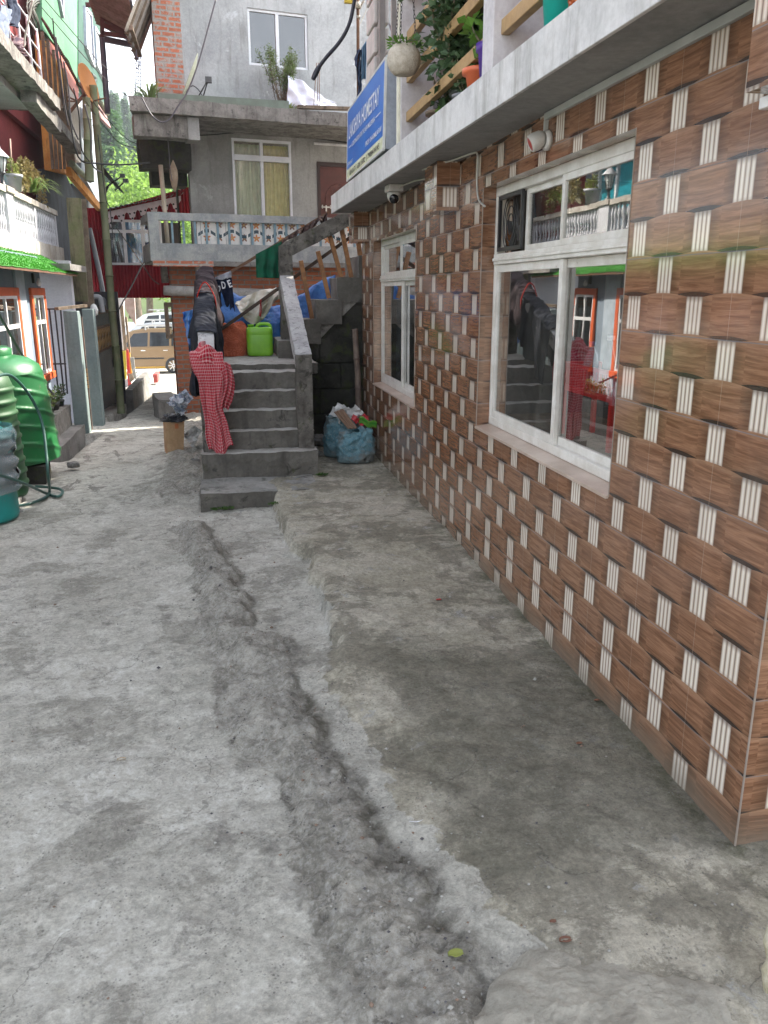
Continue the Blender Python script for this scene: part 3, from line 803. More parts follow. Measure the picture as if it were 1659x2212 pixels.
# ---- balcony posts and rails
def post(y0, y1, x0, x1, lab=None):
    mb = MB(); mb.box((x0, y0, 2.506), (x1, y1, 4.95)); return mb.build('balcony_post', WHITEPOST, house, bevel=.006)
post(5.60, 5.755, 1.20, 1.42); post(3.72, 3.87, 1.20, 1.44)
post(1.95, 2.1, 1.2, 1.44)
mb = MB(); mb.box((1.19, 5.615, 2.507), (1.1995, 5.69, 4.94)); mb.build('post_edge_strip', plain('cream_strip', (.75, .72, .58), .6), house)
for z in (2.695, 2.925, 3.16, 3.40):
    mb = MB(); mb.box((1.235, 3.871, z-.03), (1.275, 5.60, z+.03)); mb.build('wooden_rail', RAILWOOD, house, bevel=.004)
    mb = MB(); mb.box((1.235, 2.101, z-.03), (1.275, 3.719, z+.03)); mb.build('wooden_rail', RAILWOOD, house, bevel=.004)
# window of the projecting upper room
mb = MB()
for y0, y1, z0, z1 in ((6.9, 7.98, 2.8, 2.84), (6.9, 6.94, 2.84, 4.4), (7.94, 7.98, 2.84, 4.4), (7.40, 7.44, 2.84, 4.4)):
    mb.box((1.505, y0, z0), (1.56, y1, z1))
uw = mb.build('upper_window', plain('grey_brown_frame', (.34, .29, .27), .5), house)
mb = MB(); mb.box((1.53, 6.94, 2.84), (1.536, 7.94, 4.4)); mb.build('pane', GLASS_DARK, uw)
curtain(house, (1.64, 6.95, 0), (1.64, 7.9, 0), 2.8, 4.4, cloth('beige_curtain', (.42, .38, .32)), waves=8)

# ---- sign board on its grey box
SIGNBLUE = plain('sign_blue', (.006, .12, .50), .35, 0, (.01, .16, .56), sc=2)
SIGNCREAM = plain('sign_cream', (.70, .72, .50), .4)
SIGNWHITE = plain('sign_white', (.85, .87, .90), .4)
SIGNBLACK = plain('sign_black', (.02, .02, .02), .5)
sign = thing('homestay_sign', 'blue LAKSHYA HOMESTAY sign board with cream phone strip, fixed above the balcony slab', 'sign', (1.12, 6.65, 2.53))
mb = MB(); SY0, SY1 = 5.80, 7.46
def SG(y, z): return Vector((1.125 + .03*(z-2.53) , y, z))       # leans a little outwards at the foot
# face (viewer on -X): u runs from far (large y) to near
zb0, zb1, zmid = 2.53, 3.085, 2.615
def quad(mb, y0, y1, z0, z1, off):
    n = Vector((-off, 0, 0))
    a, b, c, d = SG(y1, z0)+n, SG(y0, z0)+n, SG(y0, z1)+n, SG(y1, z1)+n
    mb.add([a, b, c, d, a-n*.5, b-n*.5, c-n*.5, d-n*.5], ((0,1,2,3),(7,6,5,4),(0,4,5,1),(1,5,6,2),(2,6,7,3),(3,7,4,0)))
mb.box((1.138, SY0-.004, 2.532), (1.30, SY1, 3.08)); mb.build('sign_box', weathered('blue_grey_panel', (.24, .26, .30), (.30, .32, .36), dark=(.16,.16,.18), sc=2, streak=.2, bump=.1, blot=.68), sign)
mb = MB(); quad(mb, SY0, SY1, zmid, zb1, .006); mb.build('blue_panel', SIGNBLUE, sign)
mb = MB(); quad(mb, SY0, SY1, zb0, zmid, .006); mb.build('cream_strip', SIGNCREAM, sign)
mb = MB()
for a, b in ((SG(SY1, zb0), SG(SY1, zb1)), (SG(SY0, zb0), SG(SY0, zb1)), (SG(SY0, zb1), SG(SY1, zb1)), (SG(SY0, zb0), SG(SY1, zb0))):
    mb.beam(a, b, .016, .016)
mb.build('sign_frame', plain('sign_frame_metal', (.62, .62, .60), .4), sign)
ux = Vector((0, -1, 0)); uz = (SG(6, 3) - SG(6, 2)).normalized()
mb = MB()
L = SY1 - SY0
def st(s, u0, u1, z0, z1, mb, bold=0.0): text_mesh(mb, s, SG(SY1 - u0*L, z0) + Vector((-.0075, 0, 0)), ux, uz, (u1-u0)*L, z1-z0, depth=0, bold=bold)
st('LAKSHYA HOMESTAY', .055, .895, 2.845, 2.965, mb, .012)
mb.build('sign_name', SIGNWHITE, sign); mb = MB()
st('A DESTINATION FOR THE NEW MILLENNIA', .155, .80, 2.765, 2.80, mb, .01)
mb.build('sign_tagline', SIGNWHITE, sign); mb = MB()
st('PROP: SHARMILA RAI', .575, .955, 2.655, 2.69, mb, .01)
mb.build('sign_owner', SIGNWHITE, sign); mb = MB()
st('LEPCHA JAGAT', .02, .20, 2.635, 2.668, mb, .008)
for a, b in ((.055, .135), (.82, .93)):
    quad(mb, SY1 - b*L, SY1 - a*L, 2.779, 2.785, .0075)
mb.build('sign_place', SIGNWHITE, sign)
mb = MB()
st('80014 06177', .10, .28, 2.552, 2.592, mb, .01); st('62061 56302', .35, .57, 2.552, 2.592, mb, .01); st('79084 04145', .64, .92, 2.552, 2.592, mb, .01)
st('(', .03, .045, 2.552, 2.592, mb, .02)
for a in (.31, .60): quad(mb, SY1-(a+.004)*L, SY1-a*L, 2.55, 2.595, .0075)
mb.build('phone_numbers', SIGNBLACK, sign)

# ---- cameras, trunking, cables under the slab
GREYP = plain('dusty_white_plastic', (.50, .48, .45), .45, 0, (.42, .40, .37), sc=12)
c1p = Vector((1.28, 6.2, 2.354))
cam1 = thing('security_camera', 'white dome security camera with black lens under the balcony slab, nearer the stairs', 'camera', c1p, 0, 'security cameras under the slab')
mb = MB(); mb.box((c1p.x-.055, c1p.y-.08, c1p.z-.05), (c1p.x+.055, c1p.y+.08, c1p.z)); mb.build('junction_box', GREYP, cam1, bevel=.006)
RY = Matrix.Rotation(R(180), 3, 'X')
mb = MB(); mb.lathe([(0, .0), (.05, .0), (.052, .02), (.046, .045), (.03, .066), (0, .075)], c1p + Vector((0, 0, -.052)), 24, RY); mb.build('dome_body', GREYP, cam1)
dirn = (Vector((0, 0, CH)) - c1p).normalized(); dirn.z = -.35; dirn.normalize()
qm = dirn.to_track_quat('Z', 'Y').to_matrix()
mb = MB(); mb.lathe([(0, .052), (.03, .050), (.034, .043), (.034, .02)], c1p + Vector((0, 0, -.085)), 24, qm); mb.build('lens', plain('lens_black', (.01, .01, .012), .1), cam1)
c2p = Vector((1.43, 3.63, 2.24))
cam2 = thing('floodlight_camera', 'round white camera with glowing red rim on the tiles above the large window', 'camera', c2p, 0, 'security cameras under the slab')
mb = MB(); mb.lathe([(0, 0), (.042, 0), (.042, .018), (.03, .024)], c2p + Vector((.014, 0, 0)), 24, Matrix.Rotation(R(-90), 3, 'Y')); mb.build('base_plate', GREYP, cam2)
d2 = Vector((-.85, .12, -.42)).normalized(); q2 = d2.to_track_quat('Z', 'Y').to_matrix()
mb = MB(); mb.lathe([(0, -.04), (.024, -.036), (.036, -.016), (.039, .01), (.036, .034), (.031, .040), (.028, .030)], c2p + Vector((-.035, .01, 0)), 28, q2); mb.build('camera_body', GREYP, cam2)
REDL = plain('red_lens_ring', (.40, .03, .02), .3)
mb = MB(); mb.lathe([(.029, .033), (.029, .036), (.018, .030), (0, .027)], c2p + Vector((-.035, .01, 0)), 28, q2); mb.build('red_ring', REDL, cam2)
TRK = plain('grey_white_trunking', (.40, .41, .39), .5, 0, (.33, .34, .32), sc=5)
mb = MB(); mb.box((1.425, .62, 2.325), (1.444, 3.66, 2.353)); mb.box((1.425, 3.645, 2.275), (1.444, 3.66, 2.324)); tag(mb.build('cable_trunking', TRK, None, bevel=.002), 'straight grey plastic cable trunking running along the top of the tiled wall', 'cable duct')
mb = MB(); pts = [(1.437, 4.50, 2.05), (1.437, 4.62, 2.10), (1.437, 4.66, 2.2), (1.437, 4.66, 2.33), (1.42, 4.70, 2.348), (1.38, 4.9, 2.345), (1.34, 5.1, 2.347), (1.29, 5.36, 2.345)]
def smooth_path(pts, n=6):
    pts = [Vector(p) for p in pts]; out = []
    for i in range(len(pts)-1):
        p0 = pts[max(i-1,0)]; p1 = pts[i]; p2 = pts[i+1]; p3 = pts[min(i+2, len(pts)-1)]
        for k in range(n):
            t = k/n
            out.append(.5*((2*p1) + (p2-p0)*t + (2*p0-5*p1+4*p2-p3)*t*t + (3*p1-p0-3*p2+p3)*t**3))
    out.append(pts[-1]); return out
mb.tube(smooth_path(pts), .0055, 6)
tag(mb.build('camera_cable', plain('old_white_cable', (.48, .47, .43), .5), None), 'thin white cable curling from the slab soffit down to the large window corner', 'cable')
mb = MB(); mb.tube(smooth_path([(1.30, 6.12, 2.33), (1.36, 5.9, 2.345), (1.40, 5.7, 2.34), (1.42, 5.5, 2.345), (1.35, 5.37, 2.348)]), .005, 6)
tag(mb.build('camera_lead', plain('old_white_cable', (.48, .47, .43), .5), None), 'short white lead from the dome camera along the soffit to the tiled corbel', 'cable')
mb = MB(); mb.box((1.36, 1.80, 2.045), (1.444, 2.02, 2.073)); mb.box((1.38, 1.84, 2.0), (1.443, 1.9, 2.044))
tag(mb.build('switch_box', WHITEP, None, bevel=.003), 'small white electrical box under the tiled corbel at the right edge', 'electrical box')

# ---- balcony plants and pots
def pot(name, label, c, r0, r1, h, mat, rim=.012, group='plant pots on the balcony edge', woven=False):
    p = thing(name, label, 'plant pot', c, 0, group)
    mb = MB(); c = Vector(c)
    mb.lathe([(0, 0), (r0, 0), (lerp(r0, r1, .8), h*.82), (r1+rim, h*.84), (r1+rim*1.15, h), (r1-.004, h), (r1-.012, h*.86), (0, h*.84)], c, 28)
    if woven:
        for k in range(9):
            rr = lerp(r0, r1, .8*k/9) ; z = h*.82*(k+.5)/9
            mb.tube([c + Vector(((rr+.002)*math.cos(a*math.pi/14), (rr+.002)*math.sin(a*math.pi/14), z + .006*(1 if a % 2 else -1))) for a in range(29)], .006, 5, cap=False)
    mb.build('pot', mat, p)
    mb = MB(); mb.lathe([(0, h*.87), (r1-.01, h*.87)], c, 16); mb.build('soil', plain('potting_soil', (.05, .035, .025), .95), p)
    return p
SUCC = foliage('jade_leaf', (.045, .085, .035), (.09, .15, .07), .1, .35)
GREENL = foliage('fresh_leaf', (.10, .22, .035), (.17, .32, .06), .35)
DARKL = foliage('dark_leaf', (.03, .07, .02), (.07, .13, .035), .2)
STEM = plain('plant_stem', (.16, .14, .08), .8)
def bush(p, c, h, rad, n, leafmat, ll=.05, lw=.03, stems=6, name='leaves', zlow=.25, stemr=.008):
    c = Vector(c); mb = MB(); sm = MB()
    tips = []
    for s in range(stems):
        a = random.uniform(0, 6.28); rr = rad * random.uniform(.2, .8)
        t = c + Vector((rr*math.cos(a), rr*math.sin(a), h*random.uniform(.55, 1)))
        mid = lerp(c, t, .5) + Vector((random.uniform(-1,1), random.uniform(-1,1), 0))*rad*.2
        path = smooth_path([c, mid, t], 4); sm.tube(path, stemr, 5, rads=[stemr*(1-.7*i/len(path)) for i in range(len(path))])
        tips.append(path)
    for k in range(n):
        path = random.choice(tips); q = path[int(random.uniform(zlow, 1)*(len(path)-1))]
        off = rnd_dir(-.4) * rad * .30 * random.random()**.5
        leaf(mb, q + off, (off.normalized() + rnd_dir(-.2)*.7), ll*random.uniform(.6,1.2), lw*random.uniform(.7,1.2), fold=.1, droop=.15)
    sm.build('stems', STEM, p); return mb.build(name, leafmat, p)
TURQ = plain('turquoise_plastic', (.01, .42, .34), .35, 0, (.01, .36, .30))
ORP = plain('salmon_orange_plastic', (.70, .16, .06), .4, 0, (.6, .13, .05))
ORW = plain('orange_woven_plastic', (.55, .14, .025), .45, 0, (.45, .10, .02))
PURP = plain('purple_plastic', (.10, .04, .30), .4)
DKPOT = plain('dark_grey_pot', (.06, .065, .06), .6)
zt = 2.507
p = pot('plant_pot', 'turquoise plastic pot on the balcony slab beside the woven orange pot', (1.33, 3.26, zt), .065, .09, .24, TURQ, .014)
bush(p, (1.33, 3.26, zt+.2), .25, .12, 60, DARKL)
p = pot('plant_pot', 'woven orange pot with reddish plant at the top edge of the photo', (1.32, 2.98, zt), .065, .10, .19, ORW, .01, woven=True)
bush(p, (1.32, 2.98, zt+.16), .16, .14, 120, foliage('red_green_leaf', (.10, .12, .05), (.22, .10, .07), .2), .03, .02)
p = pot('plant_pot', 'small salmon-orange pot between the purple pot and the jade plant', (1.30, 4.20, zt), .055, .08, .14, ORP, .012)
bush(p, (1.30, 4.20, zt+.1), .12, .08, 40, DARKL, .04, .02)
p = pot('plant_pot', 'purple pot with a broad-leaved green geranium against the white post', (1.29, 4.00, zt), .05, .07, .20, PURP, .006)
bush(p, (1.29, 4.02, zt+.16), .17, .13, 90, GREENL, .06, .065)
p = pot('plant_pot', 'dark pot of the large jade plant behind the lower wooden rail', (1.42, 4.72, zt), .08, .12, .16, DKPOT, .012)
bush(p, (1.40, 4.72, zt+.1), .80, .42, 2600, SUCC, .062, .042, stems=22, zlow=.3, stemr=.014)
p = pot('plant_pot', 'weathered brown bowl pot with a small pale plant near the sign end', (1.33, 4.98, zt), .07, .10, .10, plain('brown_clay_pot', (.16, .11, .075), .8), .014)
bush(p, (1.33, 4.98, zt+.06), .26, .13, 110, SUCC, .05, .03)
p = pot('plant_pot', 'small grey pot with round succulent leaves beside the jade plant', (1.32, 4.50, zt), .05, .07, .09, plain('grey_pot', (.2, .2, .22), .6), .01)
bush(p, (1.32, 4.50, zt+.06), .22, .11, 120, SUCC, .045, .04)
p = pot('plant_pot', 'black nursery bag pot with a tall leafy plant behind the middle rail', (1.55, 4.25, zt), .07, .09, .18, DKPOT, .004)
bush(p, (1.55, 4.25, zt+.1), .8, .27, 1000, foliage('mid_leaf', (.07, .15, .04), (.12, .22, .07), .3), .07, .025, stems=9)
p = pot('plant_pot', 'low black pot with a lime green sprig at the far end of the plants', (1.27, 4.80, zt), .04, .05, .05, DKPOT, .004)
bush(p, (1.27, 4.80, zt+.02), .09, .07, 50, GREENL, .05, .03)
# hanging woven planter on chains
hp = thing('hanging_planter', 'cream woven ball planter with a small fern, hung on chains by the balcony post', 'planter', (1.13, 5.25, 3.0))
hc = Vector((1.12, 5.15, 2.915))
mb = MB(); prof = []
for i in range(26):
    a = -math.pi/2*.62 + (math.pi/2*.62 + math.pi/2*.55) * i/25
    prof.append((.098*math.cos(a) + (.0022 if i % 2 else 0), .098*math.sin(a)))
mb.lathe([(0, prof[0][1])] + prof + [(prof[-1][0]-.008, prof[-1][1]-.01), (0, prof[-1][1]-.02)], hc, 40)
mb.build('woven_pot', plain('cream_wicker', (.56, .50, .42), .75, 0, (.42, .36, .29), sc=40, bump=.6, bsc=130), hp)
mb = MB()
for a in (0, 2.1, 4.2):
    s = hc + Vector((.075*math.cos(a), .075*math.sin(a), .055)); e = Vector((1.19, 5.45, 4.0))
    nL = 46
    for k in range(nL):
        q = s.lerp(e, (k+.5)/nL); dq = (e-s).normalized()
        side = dq.orthogonal().normalized(); side = side if k % 2 else dq.cross(side)
        mb.tube([q + dq*.016*math.cos(t*math.pi/4) + side*.006*math.sin(t*math.pi/4) for t in range(9)], .0018, 4, cap=False)
mb.build('chain', plain('dark_chain', (.08, .07, .07), .5, .6), hp)
mb = MB()
for k in range(150):
    a = random.uniform(0, 6.28); q = hc + Vector((.05*math.cos(a), .05*math.sin(a), .05))
    leaf(mb, q + rnd_dir(0)*.05, (math.cos(a), math.sin(a), random.uniform(-.3,1)), .04, .012)
mb.build('fern_leaves', GREENL, hp)
hv = thing('trailing_vine', 'thin dry vine trailing down on chains in front of the white post', 'plant', (1.2, 4.1, 3.3))
mb = MB(); lf = MB()
for k in range(4):
    y = 4.05 + .08*k; path = smooth_path([(1.17, y, 3.6), (1.16+.02*nz(k, 1), y+.03, 3.25), (1.17, y-.02+.05*nz(k,4), 2.92 + .05*k)], 6)
    mb.tube(path, .003, 5)
    for q in path:
        for _ in range(3): leaf(lf, q, rnd_dir(-.8), .04, .014)
mb.build('vine_stems', STEM, hv); lf.build('leaves', foliage('dry_vine_leaf', (.16, .17, .06), (.22, .2, .09), .2), hv)
# ================================================================ OUTSIDE STAIR
stair = thing('concrete_staircase', 'worn concrete outside staircase climbing to a landing and turning right beside the tiled house', 'staircase', (.26, 7.1, 0))
mb = MB(); mb.box((-.255, 6.56, -.34), (.72, 7.12, .002)); es_ = mb.build('entry_slab', weathered('mossy_slab_concrete', (.22, .215, .20), (.30, .29, .27), dark=(.03, .03, .022), sc=3, streak=.6, bump=.9, blot=.55, moss=.2), stair, rough=(.05, .012, 5))
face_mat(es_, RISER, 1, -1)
STEPS = [(7.11, .222), (7.29, .384), (7.45, .55), (7.61, .705), (7.78, .862), (8.08, .912)]
for i, (y, z) in enumerate(STEPS):
    yn = STEPS[i+1][0] if i+1 < len(STEPS) else 10.0
    mb = MB(); x0, x1 = (-.245, .775) if i == 0 else (-.235, .76)
    if i == len(STEPS)-1: x1 = .90
    mb.box((x0, y, -.4 if i == 0 else STEPS[i-1][1] - .05), (x1, yn + (.1 if i < len(STEPS)-1 else 0), z))
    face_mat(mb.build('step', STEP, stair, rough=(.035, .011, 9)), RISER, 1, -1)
mb = MB(); mb.box((-.22, 7.60, -.5), (.745, 9.95, .50)); mb.box((-.22, 7.90, .5), (.745, 9.95, .80)); mb.build('stair_base', CONC_EDGE, stair)
# second flight, going right
F2 = [(.56, 1.10), (.80, 1.31), (.985, 1.515), (1.225, 1.745), (1.46, 1.97), (1.70, 2.19)]
for i, (x, z) in enumerate(F2):
    xn = F2[i+1][0] if i+1 < len(F2) else 2.6
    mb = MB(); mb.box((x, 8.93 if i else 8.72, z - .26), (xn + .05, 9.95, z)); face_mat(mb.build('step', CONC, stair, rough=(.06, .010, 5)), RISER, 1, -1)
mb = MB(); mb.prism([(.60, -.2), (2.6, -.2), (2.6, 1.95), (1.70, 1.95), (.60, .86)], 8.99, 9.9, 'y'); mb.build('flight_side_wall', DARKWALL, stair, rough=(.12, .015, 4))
mb = MB(); mb.beam((.78, 8.985, .93), (1.75, 8.985, 1.86), .05, .10); mb.build('flight_stringer', CONC_EDGE, stair, rough=(.05, .01, 7))
# block joints of the masonry below the flight
mb = MB()
for k, (z, n) in enumerate(((.0, 2), (.28, 3), (.56, 2), (.84, 3))):
    xs = [.78, 1.25, 1.9] if n == 2 else [.78, 1.02, 1.52, 1.9]
    for a, b in zip(xs, xs[1:]):
        mb.box((a+.008, 8.955, z+.012), (b-.008, 8.99, z+.27))
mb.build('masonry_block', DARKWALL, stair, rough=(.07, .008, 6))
# parapets: low post, sloped painted beam, tall post
def parapet(xc, tall, lowtop=1.06):
    mb = MB(); mb.box((xc-.07, 7.24, .18), (xc+.07, 7.40, lowtop)); mb.build('newel_post', POSTC, stair, rough=(.05, .009, 7))
    mb = MB(); mb.beam((xc, 7.30, lowtop-.055), (xc, 9.02, 1.72), .14, .13); mb.build('sloped_parapet', PAINTED, stair, rough=(.05, .008, 7))
    mb = MB(); mb.box((xc-.07, 8.95, .80), (xc+.07, 9.10, tall)); mb.build('tall_post', POSTC, stair, rough=(.06, .010, 7))
parapet(.685, 2.06)
parapet(-.16, 1.74, 1.07)
mb = MB(); mb.beam((.64, 9.02, 2.00), (1.46, 9.02, 2.40), .14, .15); mb.build('upper_parapet', POSTC, stair, rough=(.06, .012, 7))
BALWOOD = plain('orange_brown_baluster', (.32, .15, .055), .6, 0, (.20, .09, .035), sc=18, bump=.2)
for a, b in (((1108, 395), (1185, 795)), ((1225, 330), (1302, 655)), ((1308, 225), (1385, 508)), ((1385, 160), (1455, 510)), ((1482, 110), (1515, 360))):
    p = PY('k4', a[0], a[1], 9.03); q = PY('k4', b[0], b[1], 9.05)
    mb = MB(); mb.beam(p, q, .045, .05, (0, 1, 0)); mb.build('baluster', BALWOOD, stair, bevel=.003)
DKRAIL = weathered('dark_angle_iron', (.045, .035, .03), (.09, .06, .045), dark=(.02, .018, .016), sc=8, streak=.3, bump=.3)
mb = MB(); pA = PY('k4', 555, 872, 9.13); pB = PY('k4', 1480, 212, 9.13)
mb.beam(pA, pB, .035, .055, (0, 1, 0)); mb.build('lower_rail', DKRAIL, stair, bevel=.002)
mb = MB(); pC = PY('k4', 600, 490, 9.16); pD = PY('k4', 1330, 45, 9.16)
mb.beam(pC, pD, .03, .04, (0, 1, 0)); mb.build('upper_rail', RUST, stair, bevel=.002)
railU = lambda t: pC.lerp(pD, t)

# ---- things on the landing
GRCAN = plain('lime_green_plastic', (.22, .50, .03), .38, 0, (.17, .42, .03), sc=7, bump=.05, spots=((.20, .30, .08), 14, .66))
can = thing('jerrycan', 'lime green plastic jerrycan standing on the stair landing', 'jerrycan', (.385, 9.18, .913))
mb = MB()
cx, cy, cz, cw, cd, chh = .385, 9.18, .915, .285, .20, .30
def rsq(w, d, z, r=.05, n=5):
    out = []
    for qx, qy, a0 in ((1,1,0),(-1,1,90),(-1,-1,180),(1,-1,270)):
        for k in range(n):
            a = R(a0 + 90*k/(n-1)); out.append(Vector((cx + qx*(w/2-r) + r*math.cos(a), cy + qy*(d/2-r) + r*math.sin(a), z)))
    return out
rings = []
for z, f in ((0, .86), (.006, .93), (.02, .985), (.05, 1), (.15, 1.005), (.222, 1.0), (.226, .992), (.232, .992), (.236, 1), (.27, 1.0), (.295, .97), (.308, .90), (.31, .8)):
    rings.append(rsq(cw*f, cd*f, cz+z))
n = len(rings[0]); vs = [q for r in rings for q in r]
fs = [(i*n+k, i*n+(k+1) % n, (i+1)*n+(k+1) % n, (i+1)*n+k) for i in range(len(rings)-1) for k in range(n)] + [tuple(range((len(rings)-1)*n, len(rings)*n))]
mb.add(vs, fs, True)
mb.build('can_body', GRCAN, can)
mb = MB(); mb.tube(smooth_path([(cx-.025, cy, cz+.30), (cx-.018, cy, cz+.325), (cx+.012, cy, cz+.342), (cx+.085, cy, cz+.342), (cx+.118, cy, cz+.322), (cx+.123, cy, cz+.285)], 5), .019, 10); mb.build('handle', GRCAN, can)
mb = MB(); mb.lathe([(.030, 0), (.030, .03), (.036, .022), (.036, .036), (0, .036)], (cx-.09, cy, cz+.302), 20); mb.build('spout', GRCAN, can)

def blob_cloth(name, label, cat, mat, c, rx, ry, rz, seed, amp=.25, nu=56, nv=40, uvsize=None, group=None, flat=.0, power=.6):
    mb = MB(); c = Vector(c)
    def f(u, v):
        a = 2*math.pi*u; e = (math.pi*.5)*v
        r = Vector((math.cos(a)*math.cos(e)**power, math.sin(a)*math.cos(e)**power, math.sin(e)**.9))
        k = 1 + amp*nz(r.x*1.6+seed, r.y*1.6, r.z*1.6) + amp*.45*nz(r.x*5+seed, r.y*5, r.z*5) + amp*.2*abs(nz(r.x*11, r.y*11+seed, r.z*11))
        return c + Vector((r.x*rx*k, r.y*ry*k, max(0, r.z*rz*k)))
    mb.grid(nu, nv, f, size=uvsize)
    o = mb.build(name, mat); return tag(o, label, cat, group)
def brocade():
    t = MT('rust_orange_brocade'); v = t.obj()
    w = t.n('ShaderNodeTexVoronoi', {'Vector': v, 'Scale': 16.0}, feature='SMOOTH_F1').outputs[0]
    r = t.math('SINE', t.math('MULTIPLY', w, 40.0))
    col = t.mix(t.ramp(r, -.2, .4), (.40, .10, .05), (.52, .15, .085)); col = t.mix(t.ramp(t.noise(v, 8, 6), .4, .7), col, (.33, .08, .045))
    t.set(col, .85, None, .15); t.bump(t.noise(v, 60, 5), .3, .005); return t.m
blob_cloth('cloth_bundle', 'rust-orange patterned cloth bundle on the landing, left of the green can', 'bundle', brocade(), (.085, 9.28, .913), .20, .15, .33, 3, .18, power=.35)
TARPB = MT('blue_tarpaulin'); _v = TARPB.obj()
_c = TARPB.mix(TARPB.ramp(TARPB.noise(_v, 3, 8, .7), .35, .65), (.025, .10, .33), (.045, .19, .50))
_c = TARPB.mix(TARPB.math('MULTIPLY', TARPB.ramp(TARPB.noise(_v, 6, 8, .7), .54, .68), .65), _c, (.09, .12, .10))
TARPB.set(_c, .42, None, .45); TARPB.bump(TARPB.noise(_v, 14, 7, .65, .6), .7, .03); TARPB = TARPB.m
def tarp_fn(u, v):
    # u along x, v front(bottom) -> up -> back
    x = lerp(-.40, 1.30, u)
    top = 1.50 + .10*math.sin(u*7) + .22*sst(.5, .95, u) + .05*nz(u*9, 1)
    if u < .2: top -= .30*(1-u/.2)**1.5
    base = .915 if x > -.24 else .915 - .05*sst(-.24, -.6, x)
    s = min(1, v/.62)
    y = 9.62 - .10*math.sin(s*math.pi) + .05*nz(u*6, v*5) + (0 if v < .62 else (v-.62)*1.6)
    z = lerp(base, top, s**.9) + (0 if v < .62 else -.1*(v-.62)) + .03*nz(u*14, v*9)
    y += .035*math.sin(u*38 + 4*nz(u*4, v*3)) * (1-s*.5) + .02*abs(nz(u*30, v*16))
    return (x, y, z)
mb = MB(); mb.grid(150, 60, tarp_fn)
tag(mb.build('blue_tarp', TARPB), 'crumpled blue tarpaulin covering a pile behind the green can on the landing', 'tarpaulin')
def tarp2(u, v):
    p0 = PY('k4', lerp(292, 385, u), lerp(750, 725, u), 9.35); p1 = PY('k4', lerp(330, 388, u), lerp(960, 1035, u), 9.25)
    q = p0.lerp(p1, v); q.y += .05*math.sin(u*9+v*3) + .03*nz(u*5, v*7); q.x += .015*nz(v*6, u*3); return q
mb = MB(); mb.grid(36, 40, tarp2)
tag(mb.build('blue_tarp', TARPB, solid=.003), 'loose corner of blue tarpaulin hanging left of the dark clothes over the alley edge', 'tarpaulin')
WSHEET = plain('cream_plastic_sheet', (.52, .50, .44), .4, 0, (.42, .39, .32), sc=8, bump=.5, bsc=18)
def sheet_fn(u, v):
    t0 = PY('k4', lerp(655, 952, u), lerp(690, 585, u) - 26*math.sin(u*math.pi)*1.1, 9.42)
    b0 = PY('k4', lerp(700, 950, u), lerp(760, 665, u) + 110*math.sin(min(1, u*1.15)*math.pi)**.8, 9.30)
    q = t0.lerp(b0, v); q.y += .035*math.sin(u*14+v*6) + .05*nz(u*4, v*5) - .05*math.sin(v*3.14); q.z += .015*nz(u*12, v*10); return q
mb = MB(); mb.grid(60, 44, sheet_fn)
tag(mb.build('plastic_sheet', WSHEET, solid=.003), 'cream plastic sheet sagging over the blue tarpaulin behind the dark diagonal rail', 'plastic sheet')
mb = MB(); p = PY('k4', 832, 668, 9.10); q = PY('k4', 830, 782, 9.10)
mb.tube(smooth_path([p, p.lerp(q, .5)+Vector((.008,0,0)), q]), .006, 6); mb.tube(smooth_path([p, p.lerp(q, .5)-Vector((.006,0,0)), q+Vector((-.008,0,.01))]), .005, 6)
mb.lathe([(0,-.01),(.011,-.005),(.011,.005),(0,.01)], p, 10)
tag(mb.build('red_strap', cloth('dark_red_ribbon', (.30, .025, .025))), 'short dark red strap hanging from the dark diagonal rail above the green can', 'strap')

# ---- clothes
def drape(name, label, cat, mat, f, nu=50, nv=60, size=None, group='clothes hung on the stair rails', solid=.004, parent=None):
    mb = MB(); mb.grid(nu, nv, f, size=size); o = mb.build(name, mat, parent, solid=solid)
    if parent is None: tag(o, label, cat, group)
    return o
BLACKC = cloth('black_jersey', (.012, .014, .020), (.022, .024, .034), .8, .4)
def over_parapet(xc, y0, y1, dropl, dropr, amp, seed, lift=.02, wide=.075):
    """cloth slung over the sloped beam: v runs along the beam, u across"""
    def f(u, v):
        y = lerp(y0, y1, v); zt = lerp(1.07-.055+.07, 1.72+.07, (y-7.30)/1.72) + lift
        s = (u-.5)*2
        dl = dropl(v) if s < 0 else dropr(v)
        a = abs(s); side = 1 if s > 0 else -1
        fold = nz(v*5.5+seed+side*3, a*.8, seed) + .6*nz(v*12+seed, a*1.6+side) + .3*nz(v*27, a*3+side, seed)
        if a < .3: x = xc + side*wide*(a/.3); z = zt - .018*(a/.3)**2
        else:
            k = (a-.3)/.7; x = xc + side*(wide + .035*k + .075*fold*k**.7); z = zt - .02 - dl*k*(1+.12*nz(v*6, seed, side))
        z += amp*1.3*nz(v*9+seed, u*2.2+v*4) + amp*.8*abs(nz(v*16+u*5, u*6, seed))
        x += amp*1.2*nz(u*5, v*8+seed)
        return (x, y + .05*nz(u*4, v*4+seed) - .08*(1-v)*max(0, a-.3), z)
    return f
drape('black_shirt', 'black cloth draped over the left stair parapet, nearest the red check scarf', 'clothing', BLACKC, over_parapet(-.165, 7.66, 8.50, lambda v: .55+.12*math.sin(v*5), lambda v: .60-.18*v, .026, 2, lift=.025, wide=.09), 90, 120)
drape('black_jacket', 'black top with red edging draped over the top of the left stair post', 'clothing', cloth('faded_black_knit', (.028, .022, .026), (.05, .036, .04)), over_parapet(-.165, 8.45, 9.06, lambda v: .62, lambda v: .36, .030, 9, lift=.035, wide=.085), 80, 90)
